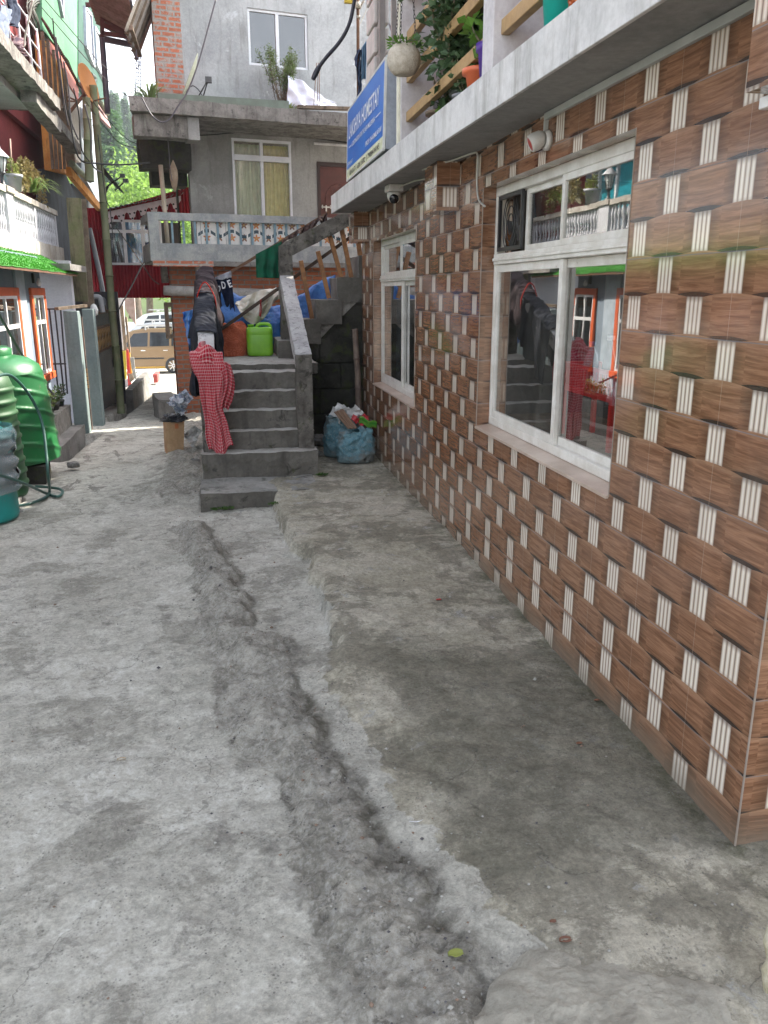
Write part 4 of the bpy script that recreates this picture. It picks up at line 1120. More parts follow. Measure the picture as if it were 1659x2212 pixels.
mb = MB(); mb.tube(smooth_path([(-.245, 8.43, 1.35), (-.24, 8.44, 1.55), (-.16, 8.45, 1.69), (-.075, 8.44, 1.56), (-.06, 8.43, 1.42)], 6), .006, 6)
tag(mb.build('red_piping', cloth('red_piping_cloth', (.5, .04, .03))), 'curved red edging of the black top on the left stair post', 'clothing trim')
# navy sweatshirt with white letters hanging off the upper rail
sw = thing('sweatshirt', 'navy sweatshirt with large white letters hanging from the left end of the upper rail', 'clothing', (-.02, 9.1, 1.6), 0, 'clothes hung on the stair rails')
NAVY = cloth('navy_fleece', (.010, .014, .032), (.016, .022, .05))
def swf(u, v):
    a = PY('k4', lerp(498, 628, u), lerp(520, 468, u), 9.12); b = PY('k4', lerp(540, 655, u), lerp(700, 765, u) - 60*(1 if .15 < u < .72 else 0) - 40*math.sin(u*9), 9.08)
    q = a.lerp(b, v); q.y += .03*math.sin(u*13+v*2)*v + .02*nz(u*5, v*5); return q
drape('shirt_body', None, None, NAVY, swf, 50, 50, parent=sw)
drape('grey_hem', None, None, cloth('grey_white_rib', (.42, .42, .44), (.22, .22, .25)), lambda u, v: swf(u, v*.17) + Vector((0, -.012, .004)), 40, 8, parent=sw)
mb = MB(); e = Vector((1, 0, 0)); k = Vector((0, 0, 1))
def lett(s, x, y, w, h, tilt=0):
    o = PY('k4', x, y, 9.045); c, s_ = math.cos(tilt), math.sin(tilt)
    text_mesh(mb, s, o, (c, 0, s_), (-s_, 0, c), w, h, 0, bold=.03)
lett('OO', 500, 605, .075, .075, R(-16)); lett('D', 568, 590, .042, .075, R(8)); lett('E', 618, 582, .036, .078, R(20))
mb.build('white_letters', cloth('white_print', (.8, .8, .82)), sw)
DKGREEN = cloth('dark_green_cotton', (.008, .085, .045), (.012, .06, .035))
def gcl(u, v):
    a = PY('k4', lerp(797, 975, u), lerp(352, 262, u), 9.12); b = PY('k4', lerp(803, 968, u), lerp(512, 518, u), 9.05)
    q = a.lerp(b, v); q.y += .025*math.sin(u*15+v)*v + .02*nz(u*4, v*3); return q
drape('green_cloth', 'dark green cloth folded over the upper rail left of the tall post', 'clothing', DKGREEN, gcl)
BROWNC = cloth('dark_brown_cloth', (.055, .032, .028), (.03, .018, .017))
def bcl(u, v):
    a = PY('k4', lerp(970, 1290, u), lerp(262, 62, u), 9.13); b = PY('k4', lerp(985, 1285, u), lerp(305, 120, u) + 25*math.sin(u*14), 9.06)
    q = a.lerp(b, v); q.y += .03*math.sin(u*40+3*v) + .02*nz(u*9, v*4); q.z += .012*math.sin(u*40); return q
drape('brown_shawl', 'long dark brown shawl bunched along the upper rail above the tall post', 'clothing', BROWNC, bcl, 90, 24)
# red check scarf on the newel post
def scarf_mat():
    t = MT('red_check_cotton'); sp = t.n('ShaderNodeSeparateXYZ', {0: t.uv()}); u, v = sp.outputs[0], sp.outputs[1]
    m = t.math
    a = m('LESS_THAN', m('FRACT', m('MULTIPLY', u, 34.0)), .34); b = m('LESS_THAN', m('FRACT', m('MULTIPLY', v, 34.0)), .34)
    k = m('MULTIPLY', m('ADD', a, b), .5)
    col = t.mix(k, (.36, .010, .028), (.55, .32, .32))
    t.set(col, .9, None, .1); t.bump(t.noise(t.uv(), 120, 4), .3, .004); return t.m
SC = scarf_mat()
scarf = thing('check_scarf', 'red and white check cotton scarf hanging from the left newel post to the first step', 'scarf', (-.16, 7.25, 1.1), 0)
def sc1(u, v):
    # hanging front fall: loose, irregular folds, two tails at the foot
    w = .27 - .10*sst(.1, .55, v) + .05*sst(.6, 1., v); xo = -.165 + .085*v + .012*math.sin(v*7)
    x = xo + (u-.5)*w + .020*nz(u*2.5, v*3.2, 7) + .012*nz(u*7, v*5, 2)
    z = lerp(1.10, .245, v) - .11*v**4*math.sin(u*math.pi*1.0)**2*(1 if u < .55 else .4) + .10*v**3*abs(math.sin((u-.58)*5))*.5
    fold = .030*nz(u*5.5 + .8*v, v*1.5, 3) + .018*nz(u*13 - v, v*2.6, 8) + .007*nz(u*28, v*5, 1)
    y = 7.195 - .03*v + fold*(.4+.9*v) - .035*math.sin(math.pi*min(1, v*3))*.8
    return (x, y, z)
mb = MB(); mb.grid(150, 150, sc1, size=(.62, 1.0)); mb.build('front_fall', SC, scarf, solid=.003)
def sc2(u, v):
    a = lerp(-1.3, 4.2, u); r = .115 + .015*nz(u*5, v*4)
    x = -.16 + (r+.02*math.sin(v*20+u*3))*math.cos(a)*1.08; y = 7.30 - .115*math.sin(a)*1.05 - .02*math.sin(v*14)
    z = 1.125 - .30*v*(.65+.35*math.sin(u*6+1)) + .018*math.sin(u*17) - .02*math.sin(v*17+u*5)
    k = min(1, v*4); return (lerp(-.16, x, k**.5), lerp(7.32, y, k**.5), z + .025*(1-k))
mb = MB(); mb.grid(110, 60, sc2, size=(.8, .34)); mb.build('top_wrap', SC, scarf, solid=.003)
def sc3(u, v):
    x = lerp(-.06, .04, u) + .03*math.sin(v*4) ; z = lerp(1.02, .62, v) - .05*abs(u-.5)
    if v > .8: x = lerp(x, -.02, (v-.8)*2)
    return (x, 7.19 - .05*math.sin(math.pi*v) - .02*math.sin(u*16+v*5), z)
mb = MB(); mb.grid(50, 60, sc3, size=(.26, .42)); mb.build('side_fall', SC, scarf, solid=.003)

# ---- box of rubbish by the alley edge, sacks in the corner
gz_ = lambda x, y: ground_h(x, y)[0]
CARD = weathered('scuffed_cardboard', (.40, .25, .14), (.50, .33, .20), dark=(.22, .13, .07), sc=4, streak=.3, bump=.3, blot=.62)
bx, by = -.62, 9.55; bz = gz_(bx, by)
crate = thing('wooden_box', 'tall tan plywood box standing at the alley edge left of the stairs', 'box', (bx, by, bz), R(14))
mb = MB(); h = .37; w = .20
vs = []
for z, s in ((0, .92), (h, 1.03)):
    for sx, sy in ((-1,-1),(1,-1),(1,1),(-1,1)): vs.append((sx*w/2*s - (.02 if z == 0 else 0), sy*w/2*s, z))
mb.add(vs, ((0,3,2,1),(0,1,5,4),(1,2,6,5),(2,3,7,6),(3,0,4,7),(4,5,6,7)))
mb.build('box_body', CARD, crate, local=True, bevel=.004)
mb = MB(); mb.box((-.01, -w/2*1.03-.006, h-.075), (.03, -w/2*1.03+.0, h-.02)); mb.build('tape_patch', plain('orange_tape', (.48, .15, .05), .4), crate, local=True)
PLB = plain('black_bin_liner', (.02, .02, .024), .3, bump=.4, bsc=30)
blob_cloth('bin_bag', 'black bin liner spread over the top of the plywood box', 'bag', PLB, (bx+.01, by, bz+.372), .135, .125, .07, 5, .5)
def crinkle(name, c1, c2):
    t = MT(name); v = t.obj(); t.set(t.mix(t.ramp(t.noise(v, 14, 4, .6, 1.0), .45, .55), c1, c2), .32, None, .5); t.bump(t.noise(v, 30, 6, .7, 1.), .8, .01); return t.m
PLW = crinkle('printed_white_plastic', (.50, .50, .54), (.20, .24, .32))
def rags(c, rx, rz, n, mat, name, label, cat, seed=0, group=None):
    random.seed(100+seed); mb = MB(); c = Vector(c)
    for k in range(n):
        o = c + Vector((random.uniform(-1,1)*rx, random.uniform(-1,1)*rx*.7, random.uniform(0, 1)*rz)); s = random.uniform(.04, .10)
        d1 = rnd_dir(); d2 = d1.orthogonal().normalized(); d3 = d1.cross(d2)
        mb.grid(9, 9, lambda u, v: o + d2*(u-.5)*s*1.8 + d3*(v-.5)*s*1.6 + d1*s*.6*nz(u*3+k, v*3, k) + d1*s*.25*nz(u*9, v*9, k), smooth=False)
    return tag(mb.build(name, mat, solid=.0015), label, cat, group)
rags((bx+.07, by-.02, bz+.47), .09, .17, 10, PLW, 'plastic_rubbish', 'white and blue plastic wrappers piled on the bin liner of the plywood box', 'rubbish', 1)
rags((bx+.22, by+.1, bz+.12), .06, .2, 6, plain('white_film', (.6, .58, .56), .4), 'plastic_rubbish', 'white plastic film stuffed between the plywood box and the stair flank', 'rubbish', 2)
def sack_mat():
    t = MT('worn_blue_woven_sack'); v = t.obj()
    w = t.n('ShaderNodeTexBrick', {'Vector': v, 'Color1': (.07, .20, .27, 1), 'Color2': (.12, .26, .31, 1), 'Mortar': (.22, .32, .34, 1), 'Scale': 40.0, 'Mortar Size': .03}).outputs[0]
    col = t.mix(t.math('MULTIPLY', t.ramp(t.noise(v, 5, 8, .7), .46, .62), .8), w, (.17, .16, .145))
    sp = t.n('ShaderNodeSeparateXYZ', {0: v}).outputs[2]
    low = t.math('SUBTRACT', 1.0, t.ramp(t.math('ADD', sp, t.math('MULTIPLY', t.noise(v, 6, 5), .1)), .02, .22))
    col = t.mix(t.math('MULTIPLY', low, .55), col, (.15, .135, .115))
    t.set(col, .75, None, .25); t.bump(t.noise(v, 16, 8, .7, .5), 1., .02); return t.m
SACK = sack_mat()
def sack(label, c, w, d, h, seed, lean=0.):
    random.seed(seed); s = thing('woven_sack', label, 'sack', c, R(lean), 'rubbish sacks in the corner')
    mb = MB()
    def f(u, v):
        a = 2*math.pi*u; ca, sa = math.cos(a), math.sin(a)
        k = (abs(ca)**3.2 + abs(sa)**3.2)**(-1/3.2)
        prof = 1.0 + .10*math.sin(v*math.pi) - .10*v*v
        if v < .06: prof *= .80 + .2*(v/.06)**.5
        wr = .022*nz(ca*2+seed, sa*2, v*4) + .014*nz(ca*6+seed, sa*6, v*9) + .006*abs(nz(ca*14, sa*14, v*20+seed))
        z = h*v + .015*nz(ca*3, sa*3, seed)*v*2
        return (w/2*ca*k*prof + wr*ca*1.3, d/2*sa*k*prof + wr*sa*1.3, z)
    mb.grid(84, 60, f); mb.build('sack_body', SACK, s, local=True)
    mb = MB(); mb.grid(84, 8, lambda u, v: Vector(f(u, 1.0)) + Vector((-math.cos(2*math.pi*u)*.08*v, -math.sin(2*math.pi*u)*.06*v, .012*math.sin(v*3+u*20) - .02*v*v)))
    mb.build('sack_mouth', SACK, s, local=True); return s
sack('front blue and grey woven sack full of rubbish against the tiled wall', (1.20, 7.62, .0), .33, .24, .31, 11, 6)
sack('blue woven sack standing behind the front one under the stair wall', (1.10, 7.92, .0), .31, .24, .40, 23, -8)
rags((1.14, 7.86, .37), .09, .09, 7, WHITEP, 'plastic_rubbish', 'white plastic bags sticking out of the rear woven sack', 'rubbish', 3)
rags((1.27, 7.80, .36), .05, .04, 3, plain('red_wrapper', (.6, .05, .06), .3), 'crisp_packet', 'red and pink snack wrappers on top of the sacks', 'rubbish', 4)
def packet(u, v): return (1.24 + .17*u, 7.64 - .03*v + .015*nz(u*5, v*5), .37 + .07*v - .06*u + .012*math.sin(u*9))
mb = MB(); mb.grid(16, 8, packet); tag(mb.build('snack_packet', plain('bright_green_foil', (.04, .24, .03), .25, 0, (.16, .30, .04), sc=14), solid=.006), 'bright green snack packet lying across the front sack', 'packet')
mb = MB()
for k in range(3): mb.beam((1.03+.03*k, 7.78, .47+.01*k), (1.14+.03*k, 7.60, .33), .035, .01)
tag(mb.build('cardboard_strip', plain('brown_cardboard', (.24, .15, .10), .85)), 'brown torn cardboard strips poking out of the front sack', 'cardboard')
BAMB = plain('grey_old_bamboo', (.20, .15, .115), .7, 0, (.12, .085, .07), sc=10, bump=.3)
def bamboo(name, label, p, q, r, mat, group=None, nodes=.38):
    mb = MB(); p = Vector(p); q = Vector(q); L = (q-p).length; n = max(4, int(L/nodes)); pts = []; rad = []
    for i in range(n):
        for t, k in ((0, 1.14), (.03, 1.), (.5, .97), (.97, 1.), (1., 1.14)):
            tt = (i+t)/n; pts.append(p.lerp(q, tt) + Vector((.012*nz(tt*4, 1), .012*nz(tt*4, 7), 0))); rad.append(r*k*(1-.15*tt))
    mb.tube(pts, r, 12, rads=rad); o = mb.build(name, mat); return tag(o, label, 'pole', group)
bamboo('bamboo_pole', 'short weathered bamboo pole leaning in the corner behind the sacks', (1.40, 8.50, .0), (1.36, 8.60, 1.22), .036, BAMB)
# loose stones and bits
def rock_mesh(c, s, seed, flat=.6):
    mb = MB(); c = Vector(c)
    def f(u, v):
        a = 2*math.pi*u; e = math.pi*(v-.5); r = Vector((math.cos(a)*math.cos(e), math.sin(a)*math.cos(e), math.sin(e)*flat))
        q = Vector((round(r.x*2.2)/2.2, round(r.y*2.2)/2.2, round(r.z*2.2)/2.2)).lerp(r, .6)
        return c + q*s*(1 + .4*nz(r.x*1.7+seed, r.y*1.7, r.z*1.7) + .12*nz(r.x*6, r.y*6+seed, r.z*6))
    mb.grid(26, 16, f, smooth=False); return mb
STONE = weathered('grey_stone', (.16, .155, .145), (.26, .25, .235), dark=(.05, .05, .045), sc=8, streak=0, bump=.8)
for k, (lab, c, s) in enumerate((('squared pale stone block at the foot of the dark wall, left of the sacks', (.95, 8.5, .07), .10), ('small dark stone in front of the stair wall beside the sacks', (.84, 8.2, .03), .06),
        ('small rounded stone between the newel post and the sacks', (.88, 7.95, .03), .045), ('dark lump of stone beside the plywood box at the stair flank', (-.38, 8.75, gz_(-.38, 8.75)+.03), .06))):
    tag(rock_mesh(c, s, k*3.1).build('stone', STONE), lab, 'stone')
# ================================================================ CONCRETE HOUSE AT THE BACK
BO = Vector((-1.15, 14.80, 0)); BA = R(10)
bex = Vector((math.cos(BA), math.sin(BA), 0)); bey = Vector((-math.sin(BA), math.cos(BA), 0))
def PB(c, x, y, d):
    """pixel -> local (lx, lz) of the back house on its plane local y = d"""
    r = _ray(*_px(c, x, y)); P0 = BO + bey * d
    t = (P0 - _C).dot(bey) / r.dot(bey); q = _C + r * t - BO
    return q.dot(bex), q.z
back = thing('concrete_house', 'grey unfinished concrete house with tiled balcony, brick base and yellow-curtained window at the back', 'house', BO, BA)
def bbox(name, mat, a, b, rough=None, bevel=0, par=back):
    mb = MB(); mb.box(a, b); return mb.build(name, mat, par, local=True, rough=rough, bevel=bevel)
WD = 1.35
xL = PB('k3', 405, 1100, WD)[0]
# main floor wall around window and door
w0, w1 = PB('k3', 690, 1100, WD)[0], PB('k3', 1075, 1100, WD)[0]
wz1 = PB('k3', 870, 912, WD)[1]; wz0 = 2.62
d0, d1 = PB('k3', 1240, 1100, WD)[0], PB('k3', 1240, 1100, WD)[0] + .95; dz1 = PB('k3', 1300, 1060, WD)[1]
mb = MB()
for a, b in (((xL, 2.05), (w0, 4.42)), ((w0, 2.05), (w1, wz0)), ((w0, wz1), (w1, 4.42)), ((w1, 2.05), (d0, 4.42)), ((d0, dz1), (d1, 4.42)), ((d1, 2.05), (5.5, 4.42))):
    mb.box((a[0], WD, a[1]), (b[0], WD+.2, b[1]))
mb.box((xL+.3, WD+.2, 2.05), (xL+.5, 3.0, 4.42))
mb.build('plastered_wall', CEMENT, back, local=True)
mb = MB(); mb.box((xL+.25, 2.6, 2.05), (5.5, 2.7, 4.42)); mb.build('room_interior', INT, back, local=True)
def bwin(x0, x1, z0, z1, zt, xm, d, mat, glass, fr=.045, lowmul=True):
    mb = MB()
    t = .06
    mb.box((x0, d-.03, z0), (x1, d+.05, z0+fr)); mb.box((x0, d-.03, z1-fr), (x1, d+.05, z1)); mb.box((x0, d-.03, z0+fr), (x0+fr, d+.05, z1-fr)); mb.box((x1-fr, d-.03, z0+fr), (x1, d+.05, z1-fr))
    if zt: mb.box((x0+fr, d-.04, zt-.05), (x1-fr, d+.05, zt+.05))
    mb.box((xm-.03, d-.035, z0+fr), (xm+.03, d+.04, (zt-.05) if zt else z1-fr))
    if zt: mb.box((xm-.03, d-.035, zt+.05), (xm+.03, d+.04, z1-fr))
    w = mb.build('window', mat, back, local=True, bevel=.004)
    for a, b in ((x0+fr, xm-.03), (xm+.03, x1-fr)):
        for c, e in (((z0+fr, zt-.05), (zt+.05, z1-fr)) if zt else ((z0+fr, z1-fr),)):
            m = MB(); m.box((a+.001, d, c+.001), (b-.001, d+.006, e-.001)); m.build('pane', glass, w, local=True)
    return w
xm = PB('k3', 882, 1100, WD)[0]; zt_ = PB('k3', 870, 1035, WD)[1]
GLASS_LT = glass_material('clear_window_glass', (.95, .96, .95), .04)
bwin(w0, w1, wz0, wz1, zt_, xm, WD+.03, ALU_CLEAN, GLASS_LT)
YC = cloth('yellow_green_curtain', (.78, .72, .36), (.66, .60, .28))
def bcurt(x0, x1, z0, z1, d, mat, wv, amp=.018):
    mb = MB(); mb.grid(100, 6, lambda u, v: (lerp(x0, x1, u), d + amp*(math.sin(u*wv*6.28+1.5*math.sin(u*7)) + .4*math.sin(u*wv*13+1)), lerp(z0, z1, v)))
    mb.build('curtain', mat, back, local=True)
bcurt(w0+.02, xm+.06, wz0-.2, wz1-.08, WD+.11, cloth('pale_green_net', (.66, .70, .50), (.56, .60, .42)), 7); bcurt(xm-.02, w1, wz0-.2, wz1-.08, WD+.11, YC, 8)
DOORW = plain('dark_maroon_door', (.11, .028, .022), .35, 0, (.075, .02, .016), sc=5)
dr = thing('x', 'x', 'x'); bpy.data.objects.remove(dr)
mb = MB(); mb.box((d0, WD-.02, 2.08), (d0+.06, WD+.08, dz1)); mb.box((d1-.06, WD-.02, 2.08), (d1, WD+.08, dz1)); mb.box((d0+.06, WD-.02, dz1-.07), (d1-.06, WD+.08, dz1))
door = mb.build('door', plain('door_frame_dark', (.045, .025, .022), .5), back, local=True)
mb = MB(); mb.box((d0+.06, WD+.03, 2.08), (d1-.06, WD+.07, dz1-.07))
xc = (d0+d1)/2
def ring(mb, pts, y, r=.008): mb.tube([(p[0], y, p[1]) for p in pts], r, 5)
for rr in (.30, .20):
    ring(mb, [(xc + rr*math.cos(a*math.pi/12), 3.35 + rr*1.0*math.sin(a*math.pi/12)) for a in range(13)], WD+.028)
ring(mb, [(xc-.30, 3.35), (xc-.30, 3.2), (xc+.30, 3.2), (xc+.30, 3.35)], WD+.028)
for k in (45, 90, 135): ring(mb, [(xc + .20*math.cos(R(k)), 3.35+.20*math.sin(R(k))), (xc+.3*math.cos(R(k)), 3.35+.3*math.sin(R(k)))], WD+.028)
for sx in (-1, 1):
    for z0, z1 in ((2.75, 3.1), (2.2, 2.65)):
        ring(mb, [(xc+sx*.07, z0), (xc+sx*.30, z0), (xc+sx*.30, z1), (xc+sx*.07, z1), (xc+sx*.07, z0)], WD+.028)
mb.build('door_leaf', DOORW, door, local=True)
mb = MB(); zb = PB('k3', 1290, 1352, WD)[1]
mb.box((d0+.08, WD+.0, zb-.012), (d0+.30, WD+.028, zb+.012)); mb.box((d0+.16, WD-.01, zb-.08), (d0+.19, WD+.0, zb+.03)); mb.box((d0+.09, WD-.006, zb-.03), (d0+.11, WD+.02, zb+.04)); mb.box((d0+.26, WD-.006, zb-.03), (d0+.28, WD+.02, zb+.04))
mb.build('bolt', plain('steel_bolt', (.5, .5, .48), .3, .9), door, local=True)
# balcony
z_b0, z_b1, z_t0, z_t1 = 2.11, 2.395, 2.765, 2.89
bbox('balcony_slab', CONC, (0.02, .02, 2.075), (5.2, WD, 2.11+.02), (.12, .008, 4))
bbox('balcony_lower_beam', weathered('blue_grey_cement', (.24, .26, .27), (.36, .37, .36), dark=(.12, .11, .10), sc=4, streak=.3, bump=.6, blot=.62), (0, 0, z_b0), (5.2, .13, z_b1), (.08, .006, 5))
BG = MATS['blue_grey_cement']
bbox('balcony_top_beam', BG, (0, 0, z_t0), (5.2, .13, z_t1), (.08, .007, 5)); bbox('balcony_end_post', BG, (0.0, .0, z_b1), (.17, .13, z_t0), (.08, .005, 5))
bbox('balcony_side_beam', BG, (0, .13, z_b0), (.12, WD, z_b1), (.1, .006, 5)); bbox('balcony_side_beam', BG, (0, .13, z_t0), (.12, WD, z_t1), (.1, .006, 5))
bbox('exposed_brick_edge', BRICK_RAW, (.03, -.012, 2.02), (1.05, .10, 2.108))
bbox('slab_lip', CONC, (1.05, .0, 2.03), (5.2, .12, 2.108), (.1, .008, 5))
BARS = plain('pale_blue_steel_bar', (.20, .31, .37), .5, .2, (.15, .23, .27), sc=10)
for k in range(18):
    x = PB('k3', 295 + 74.5*k if k else 295, 1500, .05)[0]
    if x > 5: break
    mb = MB(); mb.box((x-.018, .035, z_b1), (x+.018, .07, z_t0)); mb.build('baluster', BARS, back, local=True)
def floral():
    t = MT('floral_tile'); v = t.uv(); m = t.math
    sp = t.n('ShaderNodeSeparateXYZ', {0: v}); u, w = sp.outputs[0], sp.outputs[1]
    sc = 4.6
    cu = m('SUBTRACT', m('FRACT', m('MULTIPLY', u, sc)), .5); cv = m('SUBTRACT', m('FRACT', m('MULTIPLY', m('SUBTRACT', w, 2.40), sc)), .5)
    r = m('SQRT', m('ADD', m('MULTIPLY', cu, cu), m('MULTIPLY', cv, cv))); a = m('ARCTAN2', cv, cu)
    pet = m('ADD', .22, m('MULTIPLY', m('SINE', m('MULTIPLY', a, 5.0)), .09))
    alt = m('GREATER_THAN', m('FRACT', m('MULTIPLY', m('FLOOR', m('MULTIPLY', u, sc)), .5)), .4)
    fl = m('LESS_THAN', r, pet); core = m('LESS_THAN', r, .07)
    base = t.mix(t.ramp(t.noise(v, 12, 4), .4, .7), (.72, .70, .66), (.60, .60, .58))
    c = t.mix(fl, base, t.mix(alt, (.58, .24, .10), (.26, .14, .10))); c = t.mix(core, c, (.55, .35, .12))
    sw = m('SUBTRACT', w, m('ADD', 2.575, m('MULTIPLY', m('SINE', m('MULTIPLY', u, 14.4)), .045)))
    band = m('LESS_THAN', m('ABSOLUTE', sw), .028)
    c = t.mix(m('MULTIPLY', band, .95), c, (.035, .075, .10))
    fl2 = m('MULTIPLY', band, m('LESS_THAN', m('ABSOLUTE', m('SUBTRACT', m('FRACT', m('MULTIPLY', u, 9.2)), .5)), .12)); c = t.mix(fl2, c, (.75, .75, .7))
    jx = m('LESS_THAN', m('FRACT', m('MULTIPLY', u, 2.3)), .02); c = t.mix(jx, c, (.25, .25, .25))
    t.set(c, .2); return t.m
fx = PB('k3', 455, 1500, .10)[0]
mb = MB(); mb.box((fx, .085, z_b1+.001), (5.1, .105, z_t0-.001)); mb.build('floral_tile_panel', floral(), back, local=True)
# lower brick storey
bx0 = PB('k4', 232, 800, .35)[0]
bbox('brick_wall', BRICK, (bx0, .35, -.9), (5.4, .58, 2.03))
mb = MB(); mb.prism([(bx0, .581), (bx0+.25, .581), (bx0+1.25, 5.5), (bx0+1.0, 5.5)], -.9, 2.03); mb.build('brick_side_wall', BRICK, back, local=True)
bbox('support_bracket', CEMENT, (PB('k4', 392, 450, .12)[0], .12, 1.78), (PB('k4', 475, 450, .12)[0], .345, 2.07), (.08, .01, 5))
mb = MB(); mb.box((PB('k4', 150, 450, .8)[0], .7, 1.75), (bx0-.001, .95, 2.03)); mb.build('beam_stub', CONC_EDGE, back, local=True, rough=(.08, .01, 5))
# side beams / overhang at left of main floor
zs0, zs1 = 4.40, 4.64
mb = MB(); mb.prism([(-.16, 0), (5.4, 0), (5.4, 7), (1.25, 7)], zs0+.02, zs1); mb.build('upper_slab', CONC_EDGE, back, local=True, rough=(.16, .014, 3.5))
xa = PB('k3', 395, 800, .12)[0]; xb = PB('k3', 470, 800, .12)[0]
bbox('side_beam', CONC_EDGE, (-.10, .14, 4.08), (xa, .5, zs0+.01), (.12, .012, 4)); bbox('column_head', CEMENT, (xa+.001, .10, 4.06), (xb, .5, zs0+.01), (.1, .006, 4))
xc2 = PB('k3', 120, 950, 1.2)[0]
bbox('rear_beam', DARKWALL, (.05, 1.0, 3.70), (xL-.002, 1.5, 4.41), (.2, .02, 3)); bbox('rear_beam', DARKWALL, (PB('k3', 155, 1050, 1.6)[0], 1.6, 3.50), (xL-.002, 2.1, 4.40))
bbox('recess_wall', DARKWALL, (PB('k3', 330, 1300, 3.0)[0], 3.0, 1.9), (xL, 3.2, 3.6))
mb = MB(); q = PB('k3', 258, 1200, .9); mb.tube([(q[0]-.04, .9, 2.1), (q[0]-.08, .9, 3.75)], .04, 10); mb.build('cream_pipe', plain('cream_pipe', (.52, .46, .36), .6, 0, (.42, .36, .27), sc=6), back, local=True)
# upper storey
ux0 = PB('k3', 178, 300, WD)[0]; ux1 = PB('k3', 360, 300, WD)[0]
vx0, vz1 = PB('k3', 787, 62, WD); vx1, vz0 = PB('k3', 1182, 448, WD)
vx1 = PB('k3', 1182, 250, WD)[0]; vx0 = PB('k3', 792, 250, WD)[0]; vz1 = PB('k3', 985, 72, WD)[1]; vz0 = PB('k3', 985, 440, WD)[1]
mb = MB(); UT = 8.2
for a, b in (((ux1, zs1), (vx0, UT)), ((vx0, zs1), (vx1, vz0)), ((vx0, vz1), (vx1, UT)), ((vx1, zs1), (5.4, UT))): mb.box((a[0], WD, a[1]), (b[0], WD+.2, b[1]))
mb.build('upper_plaster_wall', CEMENT_UP, back, local=True)
bbox('raw_brick_corner', BRICK_RAW, (ux0, WD-.015, zs1), (ux1-.001, WD+.2, UT)); mb = MB(); mb.prism([(ux0, WD+.201), (ux0+.2, WD+.201), (ux0+1.35, 7), (ux0+1.15, 7)], zs1, UT); mb.build('upper_side_wall', BRICK_RAW, back, local=True)
bbox('upper_room', INT, (ux0+.5, WD+1.5, zs1), (5.2, WD+1.6, UT))
bwin(vx0, vx1, vz0, vz1, None, PB('k3', 985, 250, WD)[0], WD+.06, ALU_CLEAN, glass_material('grey_reflecting_glass', (.16, .18, .21), .06))
# corrugated eave at top left
def corr(name, mat, p00, p10, p01, pitch=.09, amp=.014, par=None, local=False, n=None):
    """corrugated sheet; ridges run from p00 to p01, waves across p00->p10"""
    p00, p10, p01 = Vector(p00), Vector(p10), Vector(p01); a = p10-p00; b = p01-p00; nr = a.cross(b).normalized(); L = a.length
    nw = max(8, int(L/pitch*7)); mb = MB()
    mb.grid(nw, 2, lambda u, v: p00 + a*u + b*v + nr*amp*math.sin(u*L/pitch*2*math.pi))
    return mb.build(name, mat, par, local=local)
TIN = weathered('old_tin_sheet', (.20, .175, .15), (.30, .27, .24), dark=(.09, .06, .045), sc=3, streak=.5, bump=.15, blot=.6)
ez = PB('k1', 1200, 390, WD-.2)[1]
corr('eave_sheet', TIN, (-.12, .3, ez+.02), (.16, 1.9, ez+.02), (.75, .3, ez+1.9), .12, .018, back, True)
mb = MB()
for k in range(4): mb.beam((-.08+.087*k, .5+.5*k, ez), (.6+.087*k, .5+.5*k, ez+1.5), .05, .07)
mb.beam((-.02, .3, ez+.05), (.26, 1.9, ez+.05), .06, .06)
mb.build('rafters', OLDWOOD, back, local=True)
# tubelight and wire
mb = MB(); a = PB('k3', 1222, 936, WD-.04); b = PB('k3', 1460, 944, WD-.04)
tl = thing('tube_light', 'thin white tube light fixed on the wall above the maroon door', 'light', BO + bex*a[0] + bey*(WD-.04) + Vector((0,0,a[1])), BA)
mb.box((a[0]-a[0], 0, -.02), (1.1, .035, .02)); mb.build('light_body', WHITEP, tl, local=True, bevel=.004)
mb = MB(); mb.tube([(.08, -.02, 0), (1.05, -.02, 0)], .013, 8); mb.build('glass_tube', WHITEP, tl, local=True)
def bw(pts, r, name, mat, label, cat='wire', d=WD-.02, group=None):
    mb = MB(); P = []
    for c, x, y in pts:
        q = PB(c, x, y, d); P.append(BO + bex*q[0] + bey*d + Vector((0, 0, q[1])))
    mb.tube(smooth_path(P), r, 5); return tag(mb.build(name, mat), label, cat, group)
bw([('k3', 400, 886), ('k3', 560, 880), ('k3', 710, 868), ('k3', 960, 878), ('k3', 1200, 900), ('k3', 1450, 934)], .009, 'wire', RUBBER, 'dark wire looping along the wall above the yellow-curtained window')
# drain pipe across the brick wall
pa = PB('k4', 165, 600, .18); pb = PB('k4', 1000, 628, .18)
PIPEC = weathered('cement_pipe', (.26, .25, .235), (.36, .35, .33), dark=(.12, .11, .10), sc=6, streak=.2, bump=.4)
mb = MB(); A = BO+bex*pa[0]+bey*.18+Vector((0,0,pa[1])); B = BO+bex*pb[0]+bey*.18+Vector((0,0,pb[1]))
mb.tube([A, A.lerp(B, .05), A.lerp(B, .5), B], .085, 16, rads=[.08, .088, .088, .085]); tag(mb.build('drain_pipe', PIPEC), 'thick grey drain pipe running across the red brick wall above the tarpaulin', 'pipe')
